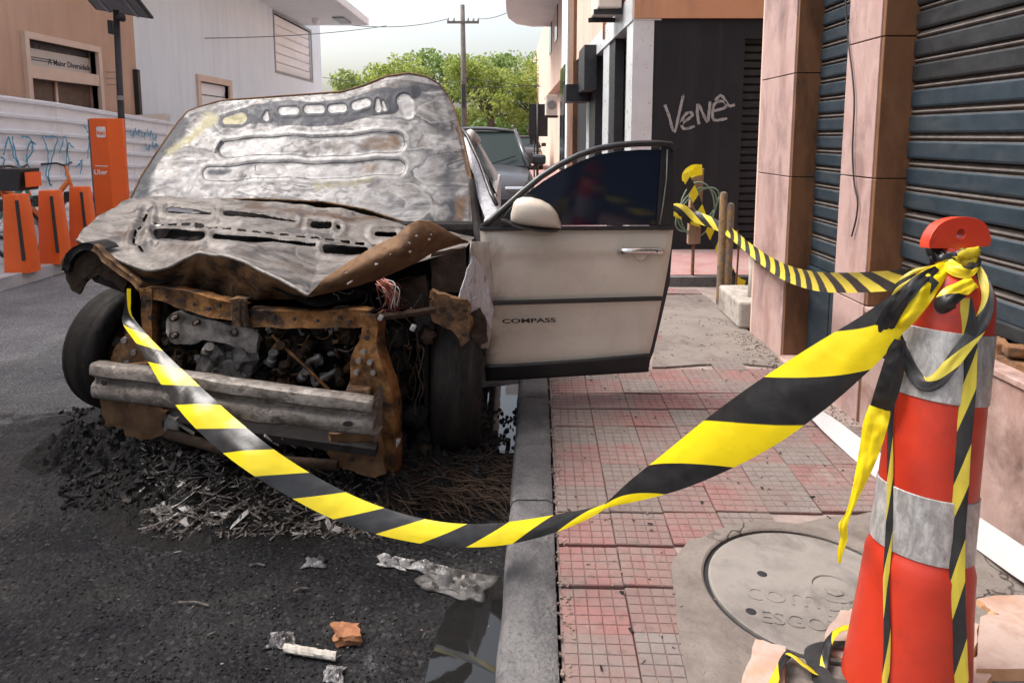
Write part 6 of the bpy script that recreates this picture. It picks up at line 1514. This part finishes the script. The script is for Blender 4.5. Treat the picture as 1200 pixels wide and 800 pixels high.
MB().tube([(sx0, 22, 0), (sx0, 22, at(630, 121, 22).z)], .04, 8).build('post', M['dark_metal'], sp_, smooth=True)
a, b = at(620, 122, 22), at(642, 160, 22); MB().box(a.x, b.x, 22.05, 22.08, b.z, a.z).build('sign_plate', M['dark_metal'], sp_)
a, b = at(621, 158.5, 21.95), at(631.5, 169, 21.95); MB().box(a.x, b.x, 22.09, 22.11, b.z, a.z).build('sign_plate', M['dark_metal'], sp_)
MB().tube([(sx0 - .1, 22.1, 0), (sx0 - .1, 22.1, 1.6)], .025, 8).build('post', M['dark_metal'], sp_, smooth=True)
wires = [((px_ - .9, 41.8, zc_ + .2), (XL + .3, 30, 6.3)), ((px_ + .9, 41.8, zc_ + .2), (DX - .3, 26, 6.8)), ((px_, 41.8, 5.0), (9, 40, 4.2)), ((px_, 41.8, 4.4), (9, 40, 5.4)), ((px_, 41.8, 4.8), (-12, 44, 5.2)), ((px_, 41.8, 3.9), (9, 39, 3.2)), ((XL + .1, 18, 4.0), (XL + 3.2, 26.9, 5.70))]
for k, (a, b) in enumerate(wires):
    a, b = Vector(a), Vector(b); pts = [a.lerp(b, s) - Vector((0, 0, .5 * 4 * s * (1 - s) * (.6 if k < 6 else .2))) for s in np.linspace(0, 1, 16)]
    lb = ['sagging black wire from the pole to the white building', 'sagging black wire from the pole to the right facade', 'upper of the black wires leading right from the pole', 'rising black wire leading right from the pole', 'sagging black wire leading left from the pole', 'lowest black wire leading right from the pole', 'thin black wire along the white wall below the eaves'][k]
    tag(MB().tube(pts, .018 if k < 6 else .012, 5).build('overhead_wire', M['cable']), lb, 'wire', 'overhead wires')

def leaf_mat(name, a, b, c):
    t = NT(name); col = t.ramp(t.noise(1.1, 5, .7), [(.3, a), (.5, b), (.7, c)])
    t.fin(col, .55, 0, .3)
    tr = t.n('ShaderNodeBsdfTranslucent'); t.l(col, tr.inputs['Color']); ms = t.n('ShaderNodeMixShader'); ms.inputs[0].default_value = .5
    t.l(t.b.outputs[0], ms.inputs[1]); t.l(tr.outputs[0], ms.inputs[2]); t.l(ms.outputs[0], t.out.inputs['Surface']); return t.m
LM = [leaf_mat('yellow green leaves', (.18, .23, .04), (.29, .35, .08), (.38, .42, .13)), leaf_mat('mid green leaves', (.10, .16, .04), (.19, .27, .075), (.30, .36, .12)), leaf_mat('pale leaves', (.20, .26, .08), (.28, .34, .11), (.36, .40, .16))]
M['bark'] = basic('bark', [(.07, .055, .045), (.13, .105, .085)], 6, .9, bump=.5, bscale=20)
def tree(x, y, h, rad, z0, nleaf, lm, label, seed):
    rg = np.random.default_rng(seed); t = thing('street_tree', (x, y, 0), label, 'tree', 'trees at the end of the street')
    tr = MB(); tr.tube([(x, y, -.1), (x + .15, y, h * .3), (x, y + .1, h * .55), (x + .1, y, h * .8)], [.24, .19, .12, .05], 8)
    cl = []
    for k in range(int(rg.integers(13, 18))):
        th, ph = rg.uniform(0, 2 * math.pi), rg.uniform(-.5, 1.0)
        q = np.array([x + rad * .72 * math.cos(th) * math.sqrt(rg.uniform(.15, 1)), y + rad * .72 * math.sin(th) * math.sqrt(rg.uniform(.1, 1)), z0 + (h - z0) * (.5 + .42 * ph)])
        cl.append((q, rad * rg.uniform(.26, .45)))
        tr.tube([(x + .05, y, h * .4), ((x + q[0]) / 2, (y + q[1]) / 2, (h * .45 + q[2]) / 2), tuple(q)], [.08, .05, .02], 5)
    tr.build('trunk', M['bark'], t, smooth=True)
    per = nleaf // len(cl); vs, fs = [], []
    for q, r in cl:
        d = rg.normal(size=(per, 3)); d /= np.linalg.norm(d, axis=1)[:, None]; rr_ = r * rg.uniform(.35, 1.12, per) ** .6
        c = q + d * rr_[:, None] * np.array([1.15, 1.0, .75])
        a = rg.normal(size=(per, 3)); a /= np.linalg.norm(a, axis=1)[:, None]; b = np.cross(a, rg.normal(size=(per, 3))); b /= np.linalg.norm(b, axis=1)[:, None]
        s = rg.uniform(.09, .20, per)[:, None]
        for k in range(per):
            i = len(vs); A_, B_2 = a[k] * s[k], b[k] * s[k] * .6
            vs += [tuple(c[k] - A_), tuple(c[k] + B_2), tuple(c[k] + A_), tuple(c[k] - B_2)]; fs.append((i, i + 1, i + 2, i + 3))
    MB().add(vs, fs).build('crown', lm, t, normals=False)
TL = [(-11.4, 50, 5.8, 2.4, 2.2, 'pale tree peeping over the burnt hood beside the white building', 2), (-7.9, 47, 6.9, 2.8, 1.4, 'yellow green tree left of the utility pole', 0), (-4.9, 50, 7.9, 3.0, 1.2, 'tall tree directly behind the utility pole', 1), (-1.6, 46, 6.8, 2.9, 1.0, 'bushy tree just right of the utility pole', 0), (1.2, 49, 7.6, 3.0, 1.0, 'green tree above the grey parked car', 1), (3.4, 45, 6.9, 2.7, .8, 'leafy tree behind the road sign', 0), (6.0, 52, 7.4, 3.2, 1.0, 'tree beside the right facade at the street end', 1), (-1.8, 58, 8.8, 3.6, 1.5, 'pale tree farthest back behind the others', 2), (4.4, 60, 8.6, 3.6, 1.5, 'pale tree far back at the right', 2)]
for k, (x, y, h, r_, z0, lb, li) in enumerate(TL): tree(x, y, h, r_, z0, 3300, LM[li], lb, 40 + k)
hb = MB(); rg = np.random.default_rng(5)
for k in range(9000):
    c = np.array([rg.uniform(-12, 10), rg.uniform(60, 64), rg.uniform(0, 3.2) ** 1.0]); a = rg.normal(size=3) * .14; b = rg.normal(size=3) * .1
    hb.add([c - a, c + b, c + a, c - b], [(0, 1, 2, 3)])
tag(hb.build('hedge_foliage', LM[1], normals=False), 'low hedge foliage closing the end of the street', 'hedge', kind='stuff')

# ================================================================== DEBRIS
def scatter(name, count, place, size, mat, label, cat='debris', seed=1, flat=.4):
    rg_ = random.Random(seed); mb = MB()
    for k in range(count):
        p = place(rg_)
        if p is None: continue
        L, w, h = size(rg_); rot = Matrix.Rotation(rg_.uniform(0, 6.28), 3, 'Z') @ Matrix.Rotation(rg_.uniform(-flat, flat), 3, 'X') @ Matrix.Rotation(rg_.uniform(-flat, flat), 3, 'Y')
        hx, hy, hz = L / 2, w / 2, h / 2; j = lambda: rg_.uniform(.6, 1.1)
        vs = [Vector((x * hx * j(), y_ * hy * j(), z_ * hz * j())) for z_ in (-1, 1) for y_ in (-1, 1) for x in (-1, 1)]
        mb.add([p + rot @ q for q in vs], [(0, 2, 3, 1), (4, 5, 7, 6), (0, 1, 5, 4), (2, 6, 7, 3), (0, 4, 6, 2), (1, 3, 7, 5)])
    return tag(mb.build(name, mat, normals=False), label, cat, kind='stuff')
def heap(u0, u1, v0, v1, hmax, pw=1.0):
    def f(r):
        u, v = r.uniform(u0, u1), r.uniform(v0, v1); g_ = gnd(u, v); a_ = (u - u0) / (u1 - u0); b_ = (v - v0) / (v1 - v0)
        hh = hmax * (4 * a_ * (1 - a_)) ** .6 * max(0, 1 - b_) ** pw
        return Vector((g_.x, g_.y, max(.003, heap_h(g_.x, g_.y)) + .003 + .25 * r.random() ** 3 * hh))
    return f
M['flake'] = basic('grey ash flakes', [(.02, .017, .016), (.16, .142, .132), (.05, .04, .034), (.50, .475, .455)], 26, .85, bump=.4, bscale=80, spec=.12)
M['coal'] = basic('soot lumps', [(.006, .006, .007), (.020, .019, .019), (.036, .032, .03)], 22, .7, bump=.6, bscale=60, dirt=(.10, .075, .06), dscale=14, dthr=(.6, .75), spec=.12)
def heap_h(x, y):
    a_ = 0.0
    for cx_, cy_, rx, ry, h_ in ((-1.05, 2.78, .85, .34, .055), (-.45, 2.85, .50, .36, .08), (-1.98, 3.12, .36, .26, .09), (-.28, 3.05, .25, .5, .07), (-1.1, 2.55, .62, .26, .030)):
        a_ = max(a_, h_ * max(0, 1 - ((x - cx_) / rx) ** 2 - ((y - cy_) / ry) ** 2))
    nz = mnoise.fractal(Vector((x * 11, y * 11, 3)), .7, 2.1, 6)
    return a_ * (1 + .6 * nz) + .030 * nz * min(1, a_ * 30) - .008
rows = [[(x, y_, heap_h(x, y_)) for x in np.linspace(-2.45, -.02, 330)] for y_ in np.linspace(2.2, 3.65, 200)]
tag(MB().grid(rows).build('ash_heap', None or basic('wet black ash', [(.003, .003, .0035), (.014, .013, .013), (.007, .0065, .0065)], 40, .6, bump=1.0, bscale=110, dirt=(.045, .038, .034), dscale=26, dthr=(.56, .74), bdist=.012, spec=.12), smooth=True, normals=False), 'mound of wet black ash below the car front', 'ash', kind='stuff')
scatter('charred_rubble', 2000, heap(70, 610, 480, 600, .08), lambda r: (r.uniform(.006, .03) * (1 + 2.0 * (r.random() < .08)), r.uniform(.006, .025), r.uniform(.004, .02)), M['coal'], 'black charred rubble heaped under the car front', seed=2, flat=1.0)
scatter('ash_flakes', 1700, heap(165, 450, 530, 632, .07), lambda r: (r.uniform(.006, .05) * (1 + 1.5 * (r.random() < .1)), r.uniform(.002, .010), r.uniform(.001, .004)), M['flake'], 'grey flakes of ash in front of the bumper', seed=3, flat=.55)
scatter('ash_strips', 380, heap(195, 425, 540, 622, .14), lambda r: (r.uniform(.05, .16), r.uniform(.003, .010), r.uniform(.002, .005)), M['flake'], 'thin grey strips of burnt lamination under the bumper', seed=4, flat=.7)
scatter('soot_crumbs', 1700, lambda r: gnd(r.triangular(-60, 600, 300), r.uniform(545, 830)) + Vector((0, 0, .002)), lambda r: (r.uniform(.003, .011), r.uniform(.003, .009), r.uniform(.002, .006)), M['coal'], 'black crumbs strewn over the scorched asphalt', seed=6, flat=.5)
scatter('pale_crumbs', 150, lambda r: gnd(r.triangular(0, 590, 420), r.uniform(540, 820)) + Vector((0, 0, .003)), lambda r: (r.uniform(.003, .012) * (1 + 2 * (r.random() < .1)), r.uniform(.002, .006), r.uniform(.002, .005)), M['flake'], 'pale crumbs of ash and glass on the asphalt', seed=7, flat=.5)
M['grit'] = basic('brown grit', [(.13, .095, .075), (.24, .18, .145)], 30, .9)
def grit_place(r):
    k = r.random()
    if k < .4: y_ = r.uniform(1.5, 6.2); return Vector((kx(y_) + KW + r.uniform(-.01, .05), y_, .098))
    if k < .8: y_ = r.uniform(1.5, 4.8); return Vector((1.70 - abs(r.gauss(0, .09)), y_, .102))
    return Vector((r.uniform(.2, 1.65), r.uniform(1.6, 5.5), .102))
scatter('pavement_grit', 1500, grit_place, lambda r: (r.uniform(.004, .016), r.uniform(.004, .012), r.uniform(.003, .008)), M['grit'], 'brown grit along the kerb and wall foot', seed=8)
scatter('chip_litter', 45, lambda r: Vector((r.uniform(.2, 1.6), r.uniform(1.6, 5.2), .103)), lambda r: (r.uniform(.006, .026), r.uniform(.004, .012), r.uniform(.001, .003)), M['coal'], 'black chips of litter on the pavement', seed=9, flat=.2)
scatter('ash_plates', 55, heap(185, 430, 530, 628, .14), lambda r: (r.uniform(.04, .12), r.uniform(.012, .04), r.uniform(.002, .005)), M['pale_scrap'], 'larger pale plates of ash on the heap', seed=14, flat=.6)
# fibrous wire of the burnt tyre
rg_ = random.Random(12); mb = MB()
for k in range(420):
    p = gnd(rg_.uniform(440, 606), rg_.uniform(545, 602)) + Vector((0, 0, rg_.uniform(.0, .09))); a_ = rg_.gauss(-.4, .5); pts = [p]
    for j in range(4): a_ += rg_.uniform(-.5, .5); pts.append(pts[-1] + Vector((math.cos(a_) * .05, math.sin(a_) * .05, rg_.uniform(-.018, .018)))); pts[-1].z = max(.004, pts[-1].z)
    mb.tube(pts, rg_.choice([.0015, .002, .003]), 3, cap=False)
tag(mb.build('tyre_cord', M['char_brown'], normals=False), 'tangle of brown steel cord from the burnt front tyre', 'debris', kind='stuff')
# wet gutter, puddle
def water_mat():
    t = NT('standing water'); t.bump(t.noise(9, 3, .5), .06, .004)
    return t.fin((.012, .012, .012), .03, 0, .5)
M['water'] = water_mat()
def puddle(px, name, z, amp=.012):
    pts = []
    P_ = [gnd(u, v, 0) for u, v in px]
    for i in range(len(P_)):
        a, b = P_[i], P_[(i + 1) % len(P_)]
        for k in range(8):
            q = a.lerp(b, k / 8); nn = Vector((q.x * 14, q.y * 14, z * 90)); pts.append((q.x + amp * mnoise.noise(nn), q.y + amp * mnoise.noise(nn + Vector((5, 9, 2))), z))
    o = MB().add(pts, [tuple(range(len(pts)))]).build(name, M['water']); return tag(o, kind='structure')
puddle([(521, 720), (545, 690), (575, 676), (596, 688), (588, 760), (584, 830), (492, 830), (505, 770)], 'puddle', .0045)
puddle([(566, 455), (612, 450), (608, 500), (603, 560), (585, 580), (572, 555), (574, 500)], 'puddle', .0040)
# single scraps one can point at
def crumple(name, u, v, sx, sy, h, mat, label, seed, cat='scrap', z0=0.0, rz=0.0):
    c = gnd(u, v, z0); rows = []; n_ = 21
    for i in range(n_):
        row = []
        for j in range(n_):
            a, b = i / (n_ - 1) - .5, j / (n_ - 1) - .5
            nz = .9 * mnoise.fractal(Vector((a * 6 + seed, b * 6, seed * 1.3)), .8, 2, 5)
            ra = 1 + .45 * mnoise.noise(Vector((a * 3, b * 3 + seed, 7)))
            x, y_ = a * sx * ra, b * sy * ra; x, y_ = x * math.cos(rz) - y_ * math.sin(rz), x * math.sin(rz) + y_ * math.cos(rz)
            row.append((c.x + x, c.y + y_, z0 + .004 + max(0, h * (.45 + nz) * (1 - (2 * max(abs(a), abs(b))) ** 3))))
        rows.append(row)
    return tag(MB().grid(rows).build(name, mat, smooth=True, normals=False, solid=.003, auto=35), label, cat)
M['foil'] = basic('melted aluminium', [(.15, .145, .145), (.30, .29, .29), (.09, .085, .083)], 26, .5, .4, bump=.8, bscale=50, dirt=(.035, .03, .028), dscale=12, dthr=(.48, .64))
M['foil_dark'] = basic('sooty sheet scrap', [(.04, .037, .035), (.12, .112, .106), (.07, .062, .057)], 14, .5, .2, bump=.5, bscale=40, dirt=(.04, .036, .034), dscale=7)
crumple('aluminium_scrap', 171, 575, .055, .05, .02, M['foil'], 'bright melted aluminium scrap left of the ash heap', 1.1)
crumple('aluminium_scrap', 196, 600, .16, .05, .02, M['foil_dark'], 'grey crumpled strip below the bright scrap', 2.2, rz=-.4)
crumple('aluminium_scrap', 369, 661, .07, .05, .02, M['foil'], 'pale melted lump below the middle of the tape', 3.3)
crumple('aluminium_scrap', 462, 660, .12, .06, .02, M['foil'], 'whitish melted sheet near the lowest point of the tape', 4.4, rz=-.3)
crumple('sheet_scrap', 534, 684, .22, .13, .030, M['foil_dark'], 'dark crumpled sheet beside the gutter', 5.5, rz=-.3)
crumple('sheet_scrap', 505, 668, .14, .06, .024, M['foil'], 'pale torn sheet edge against the dark crumpled sheet', 6.6, rz=-.5)
crumple('aluminium_scrap', 330, 752, .08, .06, .025, M['foil'], 'white crumpled scrap beside the plaster stick', 7.7)
crumple('aluminium_scrap', 392, 792, .06, .06, .02, M['foil'], 'small pale scrap at the bottom of the road', 8.8)
a, b = gnd(333, 757, .02), gnd(394, 767, .02)
_r = [[a.lerp(b, k / 18) + Vector((0, .013 * math.cos(t) * (1 + .35 * mnoise.noise(Vector((k * .9, t, 1)))), .011 * math.sin(t) * (1 + .4 * mnoise.noise(Vector((k * .7, t, 5)))) - .004)) for t in np.linspace(0, 2 * math.pi, 11)] for k in range(19)]
_m = MB().grid(_r); _m.f += [tuple(range(10)), tuple(18 * 11 + k for k in range(10))]; _m.mi += [0, 0]
tag(_m.build('plaster_stick', basic('plaster', [(.36, .33, .285), (.46, .425, .38)], 12, .85, bump=.5, dirt=(.17, .13, .105), dscale=14, dthr=(.5, .68))), 'white plaster stick lying on the asphalt', 'stick')
q0 = gnd(407, 749, .0); mb = MB(); rgb_ = random.Random(4)
bm = bmesh.new(); bmesh.ops.create_cube(bm, size=1.0); bmesh.ops.subdivide_edges(bm, edges=list(bm.edges), cuts=5, use_grid_fill=True)
for v in bm.verts:
    v.co += Vector((mnoise.noise(v.co * 2.1), mnoise.noise(v.co * 2.3 + Vector((4, 1, 0))), mnoise.noise(v.co * 2 + Vector((1, 7, 3))))) * .28
    v.co += v.normal * .05 * mnoise.noise(v.co * 9)
bm.verts.index_update(); mb.add([(q0.x + v.co.x * .075 - v.co.y * .02, q0.y + v.co.y * .06, .019 + v.co.z * .034) for v in bm.verts], [tuple(q.index for q in f.verts) for f in bm.faces]); bm.free()
tag(mb.build('brick_chunk', basic('orange brick', [(.25, .105, .05), (.36, .17, .09)], 30, .9, bump=.8, dirt=(.16, .07, .045), dscale=16, spec=.15), smooth=True, auto=35), 'orange brick chunk near the white plaster stick', 'brick')
for k, (u, v, lb) in enumerate(((227, 707, 'thin pale twig on the left of the asphalt'), (352, 690, 'pale splinter above the brick chunk'), (300, 660, 'short pale splinter in the sooty middle'))):
    a = gnd(u - 18 + 10 * (k > 0), v - 2 + 4 * (k > 0), .008); b = gnd(u + 18 - 8 * (k > 0), v + 2 - 3 * (k == 1), .008)
    tag(MB().tube([a, (a + b) / 2 + Vector((0, .006, .003)), b], .0028, 5).build('splinter', M['flake']), lb, 'splinter', 'pale splinters on the road')
